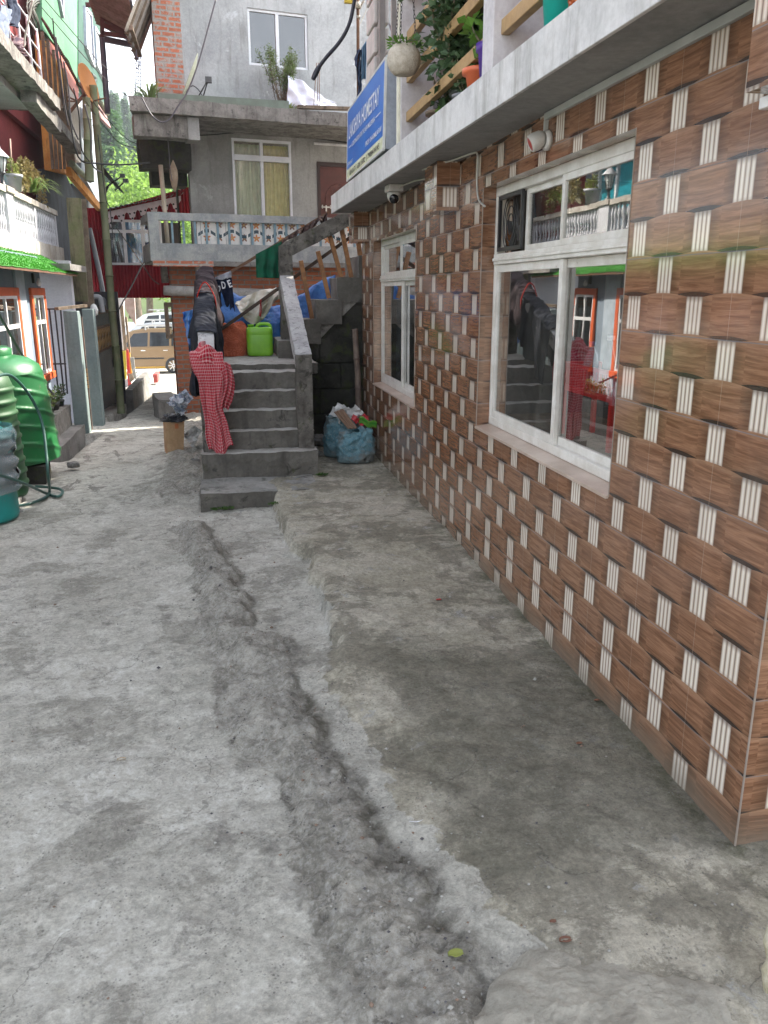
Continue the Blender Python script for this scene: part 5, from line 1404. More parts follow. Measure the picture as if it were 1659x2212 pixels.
# open casement window on the corner of the brick wall
cw = thing('casement_window', 'open brown wooden casement with two panes on the alley corner of the brick wall', 'window', BO + bex*(bx0-.02) + bey*.45, BA)
a = PB('k4', 165, 682, .45); b = PB('k4', 270, 930, .45); zmid_ = PB('k4', 200, 806, .45)[1]
mb = MB(); x0, x1, z0, z1 = a[0]-(bx0-.02), -.005, b[1], a[1]; x1 = b[0]-(bx0-.02)
for c, e in (((x0, z0), (x0+.07, z1)), ((x1-.05, z0), (x1, z1)), ((x0+.07, z0), (x1-.05, z0+.08)), ((x0+.07, z1-.08), (x1-.05, z1)), ((x0+.07, zmid_-.03), (x1-.05, zmid_+.03))):
    mb.box((c[0], -.02, c[1]), (e[0], .02, e[1]))
mb.build('casement_frame', OLDWOOD, cw, local=True, bevel=.003)
for c, e in ((z0+.08, zmid_-.03), (zmid_+.03, z1-.08)):
    m = MB(); m.box((x0+.071, -.003, c+.001), (x1-.051, .003, e-.001)); m.build('pane', glass_material('thin_pane', (.92, .93, .92), .04) if c == z0+.08 else bpy.data.materials['thin_pane'], cw, local=True)
# low plinth wall at the foot
tag(bbox('plinth_wall', CONC, (-.12, -.75, -.9), (.22, .34, -.16), (.12, .02, 3), par=None), 'x', 'x'); pw = bpy.data.objects['plinth_wall']
pw.location = BO; pw.rotation_euler = (0, 0, BA); tag(pw, 'low rough concrete plinth at the foot of the brick corner beside the alley', 'wall')
# ---- things on the upper slab
def bp(c, x, y, d, dz=0): q = PB(c, x, y, d); return BO + bex*q[0] + bey*d + Vector((0, 0, q[1]+dz))
zt2 = zs1 + .01
def onslab(c, x, d): 
    q = PB(c, x, 650, d); return BO + bex*q[0] + bey*d + Vector((0, 0, zt2))
def grassy(name, label, c, rad, h, n, mat, w=.018, cat='plant', droop=.5, group=None):
    t = thing(name, label, cat, c, 0, group); mb = MB()
    for k in range(n):
        a = random.uniform(0, 6.28); s = random.uniform(0, rad*.4)
        blade(mb, Vector(c)+Vector((s*math.cos(a), s*math.sin(a), 0)), (math.cos(a)*random.uniform(.2, 1), math.sin(a)*random.uniform(.2, 1), random.uniform(.6, 1.6)), h*random.uniform(.6, 1.1), w, droop)
    mb.build('leaves', mat, t); return t
GR1 = foliage('grass_blade', (.12, .20, .05), (.22, .30, .09), .35); GRY = foliage('yellow_green_blade', (.30, .36, .10), (.20, .28, .08), .35)
grassy('spider_plant', 'clump of long arching leaves at the left corner of the upper slab', onslab('k3', 150, .4), .2, .62, 70, foliage('spider_leaf', (.14, .22, .07), (.30, .36, .16), .3), .03)
grassy('grass_clump', 'fine grass tuft behind the green purlin below the upper window', onslab('k3', 865, .9), .3, .42, 260, GR1, .008)
grassy('weed_clump', 'broad yellow-green weed clump at the foot of the dry shrub on the upper slab', onslab('k3', 1050, .7), .3, .45, 60, GRY, .035)
sh = thing('dry_shrub', 'tall straggly shrub with sparse green tops in front of the upper window', 'shrub', onslab('k3', 1020, .9)); c = sh.location
mb = MB(); lf = MB()
for k in range(20):
    tx, ty = random.choice(((890, 370), (940, 340), (1040, 370), (1080, 350), (1020, 420), (960, 380), (1090, 420)))
    e = bp('k3', tx+random.uniform(-30, 30), ty+random.uniform(-25, 30), .9+random.uniform(-.15, .15)); path = smooth_path([c+Vector((random.uniform(-.08,.08), 0, 0)), c.lerp(e, .5)+Vector((random.uniform(-.08,.08), random.uniform(-.1,.1), 0)), e], 5)
    mb.tube(path, .008, 5, rads=[.010-.007*i/len(path) for i in range(len(path))])
    for q in path[-5:]:
        for _ in range(26): leaf(lf, q + rnd_dir()*.09*random.random(), rnd_dir(-.5), .06, .013)
    for q in path[3:8]:
        for _ in range(4): leaf(mb, q, rnd_dir(-1), .07, .014)
mb.build('stems', plain('dry_brown_stem', (.16, .12, .085), .9), sh); lf.build('leaves', foliage('olive_leaf', (.13, .19, .06), (.20, .26, .09), .3), sh)
LILAC = plain('white_tarpaulin', (.66, .67, .74), .5, 0, (.55, .55, .62), sc=5, bump=.3, bsc=14)
def wsheet(u, v):
    prof = lerp(0, 1, 1) 
    x = lerp(1050, 1365, u); top = 690 - 195*max(0, math.sin(min(1, u*1.0+.22)*math.pi*.5+1.05))**1.0 * (1-u)**.55 - 4
    y = lerp(692, top, v); q = bp('k3', x, y, .55+.25*v); q += bey*(.06*nz(u*5, v*4)+.03*math.sin(u*17+v*6)); return q
mb = MB(); mb.grid(50, 30, wsheet); tag(mb.build('white_tarpaulin', LILAC, solid=.004), 'white plastic tarpaulin heaped in a peak beside the dry shrub on the upper slab', 'tarpaulin')
mb = MB(); mb.beam(bp('k3', 200, 638, .12), bp('k3', 1055, 690, .12), .08, .13); tag(mb.build('green_purlin', plain('grey_green_steel', (.15, .19, .15), .6, 0, (.11, .13, .10), sc=4)), 'long grey-green steel channel lying along the edge of the upper slab', 'beam')
mb = MB(); mb.beam(bp('k3', 1115, 700, .10), bp('k3', 1480, 712, .10), .12, .05); tag(mb.build('edge_plank', OLDWOOD), 'brown plank lying on the right end of the upper slab edge', 'plank')
# leaning pale dish
dish2 = thing('satellite_dish', 'pale mossy satellite dish lying tilted against the raw brick corner on the upper slab', 'dish', onslab('k3', 450, .8))
def dish_mesh(mb, c, axis, rad, depth, n=28, squash=1.0):
    q = Vector(axis).normalized().to_track_quat('Z', 'Y').to_matrix()
    prof = [(rad*k/8, depth*(k/8)**2) for k in range(9)]; mb.lathe(prof + [(rad*1.01, depth), (rad*1.01, depth-.012)] + [(rad*(8-k)/8, depth*((8-k)/8)**2 - .012) for k in range(9)], c, n, q, squash)
mb = MB(); cd_ = (bp('k3', 425, 515, .75)); dish_mesh(mb, cd_, (-.93, -.10, .42), .40, .06)
mb.build('reflector', weathered('mossy_cream_dish', (.45, .46, .34), (.52, .52, .42), dark=(.25, .28, .14), sc=5, streak=.4, bump=.1), dish2)
mb = MB(); e = bp('k3', 530, 520, .6); mb.tube([bp('k3', 470, 625, .7), e], .012, 6); mb.tube([bp('k3', 500, 625, .8), e], .012, 6); mb.box(tuple(e-Vector((.05,.04,.05))), tuple(e+Vector((.06,.04,.04)))); mb.build('feed_arm', plain('dark_feed_horn', (.08, .08, .08), .5), dish2)
for k, (pts, lab) in enumerate(((((380, 640), (395, 590), (430, 560), (470, 590), (500, 640)), 'loop of thin black wire on the upper slab beside the pale dish'),)):
    bw([('k3', x, y) for x, y in pts], .008, 'wire', RUBBER, lab, d=.6)
bw([('k3', 580, 0), ('k3', 545, 130), ('k3', 470, 400), ('k3', 400, 590), ('k3', 330, 700), ('k3', 280, 775), ('k3', 225, 798), ('k3', 160, 750), ('k3', 98, 640)], .013, 'hanging_cable', plain('grey_cable', (.10, .09, .10), .5), 'long cable hanging across the grey wall and looping under the upper slab at left', 'cable', d=-.1)
# rebars
def rebar(name, label, pts, Y, r=.008, mat=RUST):
    mb = MB()
    for a, b in pts: mb.tube([PY('k1', a[0], a[1], Y), PY('k1', b[0], b[1], Y+.02)], r, 5)
    return mb, name, label
mb, n_, l_ = rebar('rebar_column', 'rusty reinforcement bars of an unfinished column standing against the sky', [((1112, 405), (1110, 765)), ((1150, 460), (1148, 750)), ((1130, 500), (1126, 765)), ((1100, 600), (1102, 760))], 16.0)
for k in range(9):
    zz = 470 + 30*k; mb.tube([PY('k1', 1108, zz, 15.98), PY('k1', 1152, zz+8, 16.02)], .006, 4)
mb.tube(smooth_path([PY('k1', 1105, 460, 16), PY('k1', 1125, 470, 16), PY('k1', 1140, 520, 15.97), PY('k1', 1120, 560, 16), PY('k1', 1105, 510, 16)], 4), .008, 4)
tag(mb.build(n_, plain('bluish_rebar', (.10, .10, .14), .6)), l_, 'rebar')
mb = MB()
for x in (1225, 1248, 1262): mb.tube([bp('k3', x-6, 715, .1), bp('k3', 1250+(x-1248)*.5, 410, .1)], .006, 4)
tag(mb.build('rebar_whiskers', RUST), 'three thin rusty bars sticking up from the right end of the upper slab', 'rebar')
# folded umbrella hanging in the recess
um = thing('hanging_umbrella', 'folded beige umbrella hanging in the dark recess left of the grey wall', 'umbrella', bp('k3', 312, 1150, .7))
a = bp('k3', 300, 1045, .7); b = bp('k3', 312, 1255, .7)
mb = MB(); mb.tube([a.lerp(b, t) for t in (0, .1, .3, .55, .8, 1)], .05, 10, rads=[.005, .03, .07, .075, .05, .01]); mb.build('folded_cover', cloth('beige_umbrella_cloth', (.42, .33, .24), (.28, .21, .15)), um)
mb = MB(); mb.tube([a, a+Vector((-.02, 0, .2))], .006, 5); mb.build('handle', RUBBER, um)
bw([('k3', 265, 895), ('k3', 275, 1000), ('k3', 282, 1100), ('k3', 296, 1180)], .008, 'wire', plain('grey_cable', (.1, .09, .1), .5), 'grey cable hanging into the recess beside the folded umbrella', d=.3)

# pole with washing and thick black hose, between the sign and the grey wall
PYY = 9.6
pole = thing('utility_pole', 'rusty vertical pipe pole with tangled wires behind the blue sign', 'pole', PY('z6', 930, 1700, PYY))
mb = MB(); mb.tube([PY('z6', 935, 2300, PYY), PY('z6', 928, 900, PYY), PY('z6', 925, -300, PYY)], .017, 10); mb.build('pipe', RUST, pole)
mb = MB(); mb.tube([PY('z6', 905, 300, PYY), PY('z6', 960, 300, PYY)], .02, 8); mb.tube([PY('z6', 925, 150, PYY-.02), PY('z6', 925, 40, PYY-.02)], .027, 10)
for k in range(7):
    a0 = PY('z6', 900+random.uniform(-10, 40), 120+random.uniform(-30, 40), PYY); b0 = PY('z6', 1010+random.uniform(-20, 60), random.uniform(-80, 60), PYY+.05)
    mb.tube(smooth_path([a0, a0.lerp(b0, .5)+Vector((0, 0, -.05*random.random())), b0], 5), .0035, 4)
mb.tube(smooth_path([PY('z6', 905, 660, PYY), PY('z6', 950, 450, PYY), PY('z6', 1080, 150, PYY+.1), PY('z6', 1100, -60, PYY+.1)], 5), .004, 4)
mb.build('wire_ties', plain('pale_wire', (.45, .42, .35), .6), pole)
def jeans(u, v):
    q = PY('z6', lerp(905, 985, u)-25*math.sin(v*6)*(1-u), lerp(870, 1690, v), PYY-.03); q.y += .03*math.sin(u*12+v*9)+.03*nz(u*4, v*9); q.x += .012*nz(v*9, u*4); return q
drape('jeans', 'dark blue jeans hanging bunched on the pipe pole behind the sign', 'clothing', cloth('dark_denim', (.035, .05, .09), (.06, .08, .13)), jeans, 30, 70, group=None)
def bluec(u, v):
    q = PY('z6', lerp(988, 1066, u), lerp(840-120*u, 1375, v), PYY-.05); q.y += .025*math.sin(u*16+v*4); return q
drape('blue_shirt', 'light blue cloth hanging beside the dark jeans behind the sign', 'clothing', cloth('faded_blue_cotton', (.16, .26, .38), (.10, .18, .28)), bluec, 30, 50, group=None)
mb = MB(); hosep = [('z6', 875, -60), ('z6', 830, 200), ('z6', 780, 400), ('z6', 690, 600), ('z6', 560, 790), ('z6', 400, 970), ('z6', 290, 1110), ('z6', 225, 1210), ('z6', 140, 1385)]
HY = 7.6; pts = smooth_path([PY(c, x, y, HY) for c, x, y in hosep], 6); mb.tube(pts, .016, 10, rads=[.016]*(len(pts)-10)+[.017+.007*math.sin(k/9*math.pi) for k in range(10)])
tag(mb.build('black_hose', plain('black_cable_sleeve', (.018, .016, .026), .45)), 'thick black cable with taped end dangling in front of the grey upper wall', 'cable')
mb = MB(); mb.box(tuple(PY('z6', 690, 55, 9.4)-Vector((0, .02, 0))), tuple(PY('z6', 850, -40, 9.4)+Vector((0, .02, 0)))); tag(mb.build('yellow_plate', plain('yellow_plate', (.62, .46, .06), .5), bevel=.003), 'small yellow plate at the top edge beside the pipe pole', 'plate')

# ================================================================ RED CORRUGATED HOUSE over the alley
RY0 = 20.8
red = thing('red_house', 'red corrugated sheet house bridging the alley, with blue-curtained window and white scalloped fascia', 'house', (-2, RY0, 0))
REDTIN = weathered('red_painted_tin', (.22, .008, .018), (.28, .014, .024), dark=(.10, .004, .008), sc=2, streak=.4, bump=.1, blot=.68)
def P2(c, x, y): q = PY(c, x, y, RY0); return q.x, q.z
xl, _z = P2('k2', 560, 400); xr = P2('k2', 1290, 400)[0]; zb = P2('k2', 1000, 503)[1]; zw0 = P2('k2', 1000, 265)[1]; zw1 = P2('k1', 1000, 1795)[1]
corr('corrugated_wall', REDTIN, (xl, RY0, zb), (xr+.2, RY0, zb), (xl, RY0, zw0), .075, .014, red)
wx0 = P2('k2', 770, 200)[0]; wx1 = P2('k2', 1190, 200)[0]
corr('corrugated_wall', REDTIN, (xl, RY0, zw0), (wx0, RY0, zw0), (xl, RY0, zw1+.25), .075, .014, red)
gz1, gz2 = P2('k1', 860, 1725)[1], P2('k1', 1470, 1595)[1]; gw_ = xr+.6-wx0
mb = MB(); mb.grid(int(gw_/.075*7), 2, lambda u, v: (wx0+gw_*u, RY0+.014*math.sin(u*gw_/.075*6.283), lerp(zw1, lerp(gz1, gz2+.25, u), v))); mb.build('gable_wall', REDTIN, red)
mb = MB(); z0, z1 = zw0, zw1; zt3 = P2('k1', 1000, 1890)[1]
xs = [P2('k2', x, 150)[0] for x in (775, 912, 1045, 1170)]
for x in xs: mb.box((x-.035, RY0-.06, z0+.05), (x+.035, RY0, z1-.05))
mb.box((xs[0]-.035, RY0-.06, z0), (xs[-1]+.035, RY0, z0+.05)); mb.box((xs[0]-.035, RY0-.06, z1-.05), (xs[-1]+.035, RY0, z1)); mb.box((xs[0]+.035, RY0-.055, zt3-.035), (xs[-1]-.035, RY0-.005, zt3+.035))
w = mb.build('window', ALU_CLEAN, red)
for a, b in zip(xs, xs[1:]):
    for c, e in ((z0+.05, zt3-.035), (zt3+.035, z1-.05)):
        m = MB(); m.box((a+.036, RY0-.03, c), (b-.036, RY0-.024, e)); m.build('pane', GLASS_LT, w)
BC = cloth('bright_blue_curtain', (.03, .26, .55), (.02, .16, .38))
for a, b, mt in ((xs[0], xs[1], cloth('dark_plum_curtain', (.09, .05, .07))), (xs[1], xs[2], BC), (xs[2], xs[3], cloth('navy_curtain', (.05, .07, .24)))):
    m = MB(); m.grid(60, 4, lambda u, v, a=a, b=b: (lerp(a, b, u), RY0+.05+.02*math.sin(u*30), lerp(z0, z1, v))); m.build('curtain', mt, red)
mb = MB(); mb.box((xl, RY0+.02, zb), (xr+.1, RY0+3.2, zb+.06)); mb.build('floor', OLDWOOD, red)
mb = MB(); mb.box((xl, RY0+.4, zb+.06), (xr+.1, RY0+.45, zw1-.02)); mb.build('room_wall', INT, red)
# fascia with scallops along the sloping eave
fa = PY('k1', 850, 1735, RY0-.25); fb = PY('k1', 1475, 1598, RY0-.25)
SCAL = plain('white_pink_fascia', (.66, .58, .62), .6)
mb = MB(); dvec = (fb-fa); n = 7; ln = dvec.length/n; de = dvec.normalized()
for k in range(n):
    a = fa + de*ln*k
    prof = [(0, 0), (ln, 0), (ln, -.10), (ln*.82, -.14), (ln*.74, -.24), (ln*.62, -.25), (ln*.5, -.36), (ln*.38, -.25), (ln*.26, -.24), (ln*.18, -.14), (0, -.10)]
    vs = [a + de*x + Vector((0, 0, z)) for x, z in prof]; vs2 = [q + Vector((0, .02, 0)) for q in vs]; m_ = len(prof)
    mb.add(vs+vs2, [tuple(range(m_)), tuple(range(m_, 2*m_))[::-1]] + [(i, m_+i, m_+(i+1) % m_, (i+1) % m_) for i in range(m_)])
mb.build('scalloped_fascia', SCAL, red)
mb = MB()
for k in range(n):
    a = fa + de*ln*k - Vector((0, .003, 0))
    for x, z, r in ((.5, -.26, .022), (.3, -.15, .022), (.7, -.15, .022)):
        o = a + de*ln*x + Vector((0, 0, z)); mb.add([o + Vector((r*math.cos(t*math.pi/5), 0, r*math.sin(t*math.pi/5))) for t in range(10)], (tuple(range(10)),))
mb.build('cutout_holes', BLACK, red)
up = Vector((0, 0, .06))
corr('roof_sheet', weathered('dark_roof_tin', (.09, .085, .08), (.15, .14, .13), sc=3, bump=.1), fa+Vector((-.1, -.15, .03)), fb+Vector((.1, -.15, .05)), fa+Vector((-.1, 3.5, .35)), .12, .018, red)
# ================================================================ LEFT SIDE: painted house
LX = -2.55
lh = thing('painted_house', 'blue-grey painted house with orange window surrounds and white balustrade balcony on the left', 'house', (LX, 8, -.3))
BLUEGREY = weathered('blue_grey_paint', (.20, .25, .31), (.24, .29, .35), dark=(.17, .20, .23), sc=1.5, streak=.2, bump=.1, blot=.7)
PALEW = weathered('lavender_white_paint', (.50, .50, .56), (.56, .56, .61), dark=(.33, .33, .34), sc=1.5, streak=.3, bump=.1, blot=.68)
ORANGE = plain('orange_paint', (.72, .13, .035), .5, 0, (.62, .11, .03), sc=4)
def win_left(y0, y1, z0, z1, label=None):
    fr = .10
    mb = MB(); x = LX+.04
    mb.box((LX+.001, y0-fr, z1), (x, y1+fr, z1+fr)); mb.box((LX+.001, y0-fr, z0-fr), (x+.03, y1+fr, z0)); mb.box((LX+.001, y0-fr, z0), (x, y0, z1)); mb.box((LX+.001, y1, z0), (x, y1+fr, z1))
    w = mb.build('window', ORANGE, lh, bevel=.012)
    mb = MB(); t = .035; zt = lerp(z0, z1, .66); ym = (y0+y1)/2; xx = LX+.03
    for a, b, c, d in ((y0, y1, z0, z0+t), (y0, y1, z1-t, z1), (y0, y0+t, z0+t, z1-t), (y1-t, y1, z0+t, z1-t), (y0+t, y1-t, zt-.025, zt+.025)): mb.box((LX+.002, a, c), (xx, b, d))
    mb.box((LX+.003, ym-.02, z0+t), (xx-.004, ym+.02, zt-.025)); mb.box((LX+.003, ym-.02, zt+.025), (xx-.004, ym+.02, z1-t))
    mb.build('inner_frame', ALU_CLEAN, w)
    mb = MB(); mb.box((LX+.004, y0+t, z0+t), (LX+.010, y1-t, z1-t)); mb.build('pane', GLASS_DARK, w)
    return w
y_a = PX('k2', 215, 480, LX).y; y_b = PX('k2', 300, 480, LX).y; z_a = PX('k2', 225, 485, LX).z; z_b = PX('k2', 290, 1065, LX).z
mb = MB(); HE = PX('k2', 312, 700, LX).y + .12
mb.box((-3.2, 3.0, -.6), (LX, HE, 2.079)); mb.build('lower_wall', BLUEGREY, lh)
win_left(y_a+.05, y_b, z_b, z_a)
yw = 11.15
for y1 in (yw, yw-1.75, yw-3.5): win_left(y1-1.15, y1, z_b, z_a)
# white strip pilaster
mb = MB(); mb.box((LX+.001, PX('k2', 150, 600, LX).y-.2, -.5), (LX+.03, PX('k2', 185, 600, LX).y, 1.9)); mb.build('pilaster', plain('pale_blue_paint', (.46, .54, .62), .6), lh)
# recessed pale wall facing the camera
Yr = 13.9; a = PY('k2', 300, 600, Yr).x; b = PY('k2', 535, 600, Yr).x
mb = MB(); mb.box((-3.2, Yr, -.6), (b, Yr+.2, 2.07)); mb.build('recess_wall', PALEW, lh)
mb = MB(); mb.box((-3.2, HE, 1.90), (-2.12, Yr+.3, 1.99)); mb.build('porch_ceiling', CONC, lh)
# slab above, balustrade
BX = -2.75
def zx(c, x, y, X=BX): return PX(c, x, y, X)
yb0 = zx('k1', 100, 1800).y; yb1 = zx('k1', 440, 1800).y; ypm = zx('k1', 285, 1850).y
zr1 = zx('k1', 100, 1590).z; zr0 = zx('k1', 110, 1925).z
SLABC = weathered('stained_slab_edge', (.34, .31, .27), (.45, .42, .38), dark=(.16, .11, .07), sc=2.5, streak=.6, bump=.4, blot=.58)
mb = MB(); mb.box((-3.6, 3.0, 2.08), (BX+.06, yb1+.3, zr0)); mb.build('balcony_slab', SLABC, lh, rough=(.3, .008, 4))
WPAINT = weathered('white_balustrade_paint', (.46, .46, .49), (.54, .54, .57), dark=(.22, .22, .23), sc=3, streak=.25, bump=.1, blot=.7)
mb = MB(); mb.box((BX-.10, yb0-.38, zr0), (BX+.05, yb0-.02, zr1-.02)); mb.build('balustrade_post', WPAINT, lh, bevel=.01)
mb = MB(); mb.box((BX-.13, yb0-.42, zr1-.02), (BX+.08, yb0+.0, zr1+.06)); mb.build('post_cap', SLABC, lh, bevel=.01)
mb = MB(); mb.box((BX-.10, yb0, zr1-.03), (BX+.06, yb1+.05, zr1+.05)); mb.build('top_rail', SLABC, lh, rough=(.15, .006, 6))
mb = MB(); mb.box((BX-.06, ypm-.06, zr0), (BX+.03, ypm+.06, zr1-.03)); mb.build('balustrade_post', WPAINT, lh, bevel=.008)
mb = MB(); mb.box((BX-.06, yb1-.06, zr0), (BX+.03, yb1+.05, zr1-.03)); mb.build('balustrade_post', WPAINT, lh, bevel=.008)
H = zr1-.03-zr0
prof = [(.030, 0), (.030, .05), (.018, .09), (.030, .20), (.034, .28), (.022, .40), (.015, .46), (.022, .50), (.015, .54), (.022, .62), (.034, .74), (.028, .84), (.018, .92), (.030, .95), (.030, 1.0)]
def balrow(a, b, n):
    for k in range(n):
        y = lerp(a, b, (k+.5)/n); mb = MB(); mb.lathe([(r, t*H) for r, t in prof], (BX, y, zr0), 12); mb.build('baluster', WPAINT, lh)
balrow(yb0+.02, ypm-.07, 13); balrow(ypm+.07, yb1-.07, 10); balrow(yb0-1.9, yb0-.40, 12)
mb = MB(); mb.box((BX-.10, yb0-3.5, zr1-.03), (BX+.06, yb0-.42, zr1+.05)); mb.build('top_rail', SLABC, lh)
# upper wall with window of the painted house (seen mirrored in the big window)
mb = MB(); mb.box((-3.6, 3.0, zr0), (-3.3, 8.55, 5.25)); mb.box((-3.6, 8.55, zr0), (-3.3, 14.2, 4.19)); mb.build('upper_wall', BLUEGREY, lh)
for y0, y1, z0, z1, mt_ in ((12.25, 13.6, 2.78, 3.85, plain('teal_curtain_pane', (.02, .28, .36), .2)), (5.55, 6.80, 3.55, 4.75, GLASS_DARK), (3.10, 4.35, 3.55, 4.75, GLASS_DARK)):
    mb = MB(); ym = (y0+y1)/2
    for a, b, c, d in ((y0, y1, z0, z0+.05), (y0, y1, z1-.05, z1), (y0, y0+.05, z0+.05, z1-.05), (y1-.05, y1, z0+.05, z1-.05), (ym-.03, ym+.03, z0+.05, z1-.05)): mb.box((-3.299, a, c), (-3.25, b, d))
    w = mb.build('upper_window', ALU_CLEAN, lh); m = MB(); m.box((-3.296, y0+.05, z0+.05), (-3.29, y1-.05, z1-.05)); m.build('pane', mt_, w)
# bulb lamp under the awning
wl = thing('wall_lamp', 'small bare bulb lamp on the dark upper wall under the green awning', 'lamp', PX('k2', 240, 360, LX+.02)); q = wl.location
mb = MB(); mb.cbox(q, (.03, .05, .13)); mb.build('bracket', FANM, wl); mb = MB(); mb.lathe([(0, -.07), (.028, -.05), (.034, -.02), (.018, .02), (.012, .04)], q+Vector((.06, .04, -.04)), 14); mb.build('bulb', WHITEP, wl)
# artificial grass awning
aw = thing('grass_awning', 'bright green artificial grass awning sloping over the orange framed windows', 'awning', (-2.3, 9, 1.85))
GRS = plain('artificial_turf', (.035, .22, .015), .8, 0, (.025, .16, .01), sc=6, bump=.9, bsc=120)
def awf(u, v): 
    y = lerp(4.0, 13.75, v); return (lerp(-2.18, -2.70, u), y, lerp(1.86+.012*nz(y*2), 2.13, u) + .008*nz(u*9, y*6))
mb = MB(); mb.grid(10, 90, awf); mb.build('awning_sheet', GRS, aw, solid=.012)
mb = MB(); random.seed(5)
for k in range(9000):
    u, v = random.random()**1.3, random.random(); p = Vector(awf(u, v)) + Vector((.01, 0, .008)); d = Vector((random.uniform(-.2, 1), random.uniform(-.7, .7), random.uniform(.2, 1)))
    d.normalize(); s = d.cross(Vector((0, 1, .3))).normalized()*.004; e = p + d*random.uniform(.010, .022)
    mb.add([p-s, p+s, e], ((0, 1, 2),))
b_ = mb.build('turf_blades', foliage('turf_blade', (.04, .24, .012), (.07, .32, .02), .2), aw); b_['kind'] = 'stuff'
mb = MB(); mb.beam((-2.2, 4, 1.845), (-2.2, 13.7, 1.845), .03, .03); mb.build('edge_pipe', RUST, aw)
# lamp on post cap
lp = Vector((BX-.02, yb0-.2, zr1+.06))
gl = thing('lantern', 'black garden lantern with pale glass on the white balustrade post', 'lantern', lp)
LANB = plain('blackish_lantern_metal', (.05, .055, .06), .4)
mb = MB(); mb.lathe([(.05, 0), (.05, .02), (.025, .04), (.022, .14), (.05, .16), (.055, .18), (0, .18)], lp, 12); mb.build('stem', LANB, gl)
mb = MB(); mb.lathe([(.045, .18), (.085, .36), (.07, .37), (0, .37)], lp, 8); mb.build('glass', plain('frosted_glass', (.55, .58, .55), .3), gl)
mb = MB()
for k in range(8):
    a = 2*math.pi*k/8; mb.tube([lp+Vector((.047*math.cos(a), .047*math.sin(a), .18)), lp+Vector((.087*math.cos(a), .087*math.sin(a), .36))], .006, 4)
mb.build('ribs', LANB, gl)
mb = MB(); mb.lathe([(.12, .36), (.10, .385), (.04, .45), (.02, .47), (.018, .5), (0, .53)], lp, 16); mb.build('cap', plain('pale_lantern_cap', (.5, .5, .52), .3), gl)
# plants on the rail
def vine(name, label, c, mat, tips, n=40, ll=.06, lw=.035):
    t = thing(name, label, 'plant', c); mb = MB(); lf = MB(); c = Vector(c)
    for e in tips:
        e = Vector(e); path = smooth_path([c, c.lerp(e, .5)+Vector((0, random.uniform(-.15,.15), .18)), e], 7); mb.tube(path, .006, 5)
        for q in path[3:]:
            for _ in range(n//8): leaf(lf, q+rnd_dir()*.05, rnd_dir(-.7), ll, lw)
    mb.build('stems', STEM, t); lf.build('leaves', mat, t); return t
pq = lambda x, y, X=BX: PX('k1', x, y, X)
base1 = pq(170, 1570)
vine('dry_creeper', 'dry yellow-brown creeper arching over the white balustrade', base1, foliage('yellow_brown_leaf', (.32, .27, .10), (.24, .18, .08), .3),
     [pq(205, 1345), pq(250, 1365), pq(300, 1440), pq(350, 1475), pq(330, 1520), pq(345, 1590), pq(350, 1660), pq(310, 1480), pq(270, 1400), pq(190, 1350)], 60, .07, .04)
vine('tall_weed', 'upright yellow-green plant beside the black lantern', pq(120, 1560), foliage('lime_weed', (.34, .36, .10), (.26, .30, .1), .3), [pq(105, 1370), pq(112, 1400), pq(95, 1440), pq(125, 1470)], 60, .05, .03)
grassy('grass_plant', 'green strap-leaved plant drooping over the white balustrade rail', pq(250, 1570), .25, .75, 80, GR1, .03, droop=.75)
mb = MB(); mb.tube([pq(97, 1400), pq(82, 1135)], .012, 6); tag(mb.build('thin_stick', plain('bleached_stick', (.45, .30, .25), .8)), 'thin upright stick rising behind the black lantern', 'stick')
pot('plant_pot', 'pale pot behind the lantern on the white balustrade', tuple(pq(118, 1565)), .09, .12, .22, plain('pale_grey_pot', (.4, .4, .42), .6), .01, group=None)

# ================================================================ storey above: slab, maroon walls, railing
uh = thing('maroon_house', 'maroon upper storey with rough concrete slab overhanging the white balcony', 'house', (-3.4, 10, 3.2))
MAROON = weathered('maroon_paint', (.20, .035, .04), (.25, .05, .05), dark=(.10, .02, .025), sc=1.5, streak=.3, bump=.15, blot=.7)
ye = PX('k1', 432, 1200, -3.4).y
mb = MB(); mb.box((-3.8, 14.21, zr0-.02), (-3.4, ye, 5.3)); mb.build('lower_maroon_wall', MAROON, uh)
UX = -2.30
p1 = PX('k1', 500, 850, UX); zt4 = p1.z; zb4 = PX('k1', 0, 600, UX).z
mb = MB(); mb.box((-3.9, 8.6, 4.30), (UX, p1.y, 4.47)); mb.build('overhang_slab', CONC_EDGE, uh, rough=(.13, .022, 4))
mb = MB(); mb.box((-3.9, 8.6, 4.20), (UX-.35, p1.y-.6, 4.295)); mb.build('painted_ceiling', weathered('dirty_cream_ceiling', (.36, .35, .33), (.42, .41, .39), dark=(.25, .24, .22), sc=2, bump=.1), uh)
pa_ = PX('k1', 230, 775, UX-.2); pb_ = PX('k1', 560, 1140, UX-.2)
mb = MB(); mb.beam(pa_, (UX-.2, p1.y+.4, 4.15), .2, .18); mb.beam((UX-.25, p1.y-.1, 4.28), (UX-.25, p1.y+2.6, 4.15), .22, .16); mb.build('slab_beam', CONC_EDGE, uh, rough=(.12, .012, 4))
yr0 = 9.0; ymr = PX('k1', 335, 400, -3.3).y
mb = MB(); mb.box((-3.8, 8.6, 4.471), (-3.3, ymr, 8.5)); mb.build('upper_maroon_wall', MAROON, uh)
mb = MB(); mb.box((-3.5, ymr-.32, 4.471), (-3.28, ymr+.1, 8.5)); mb.build('concrete_column', CONC, uh, rough=(.2, .01, 4))
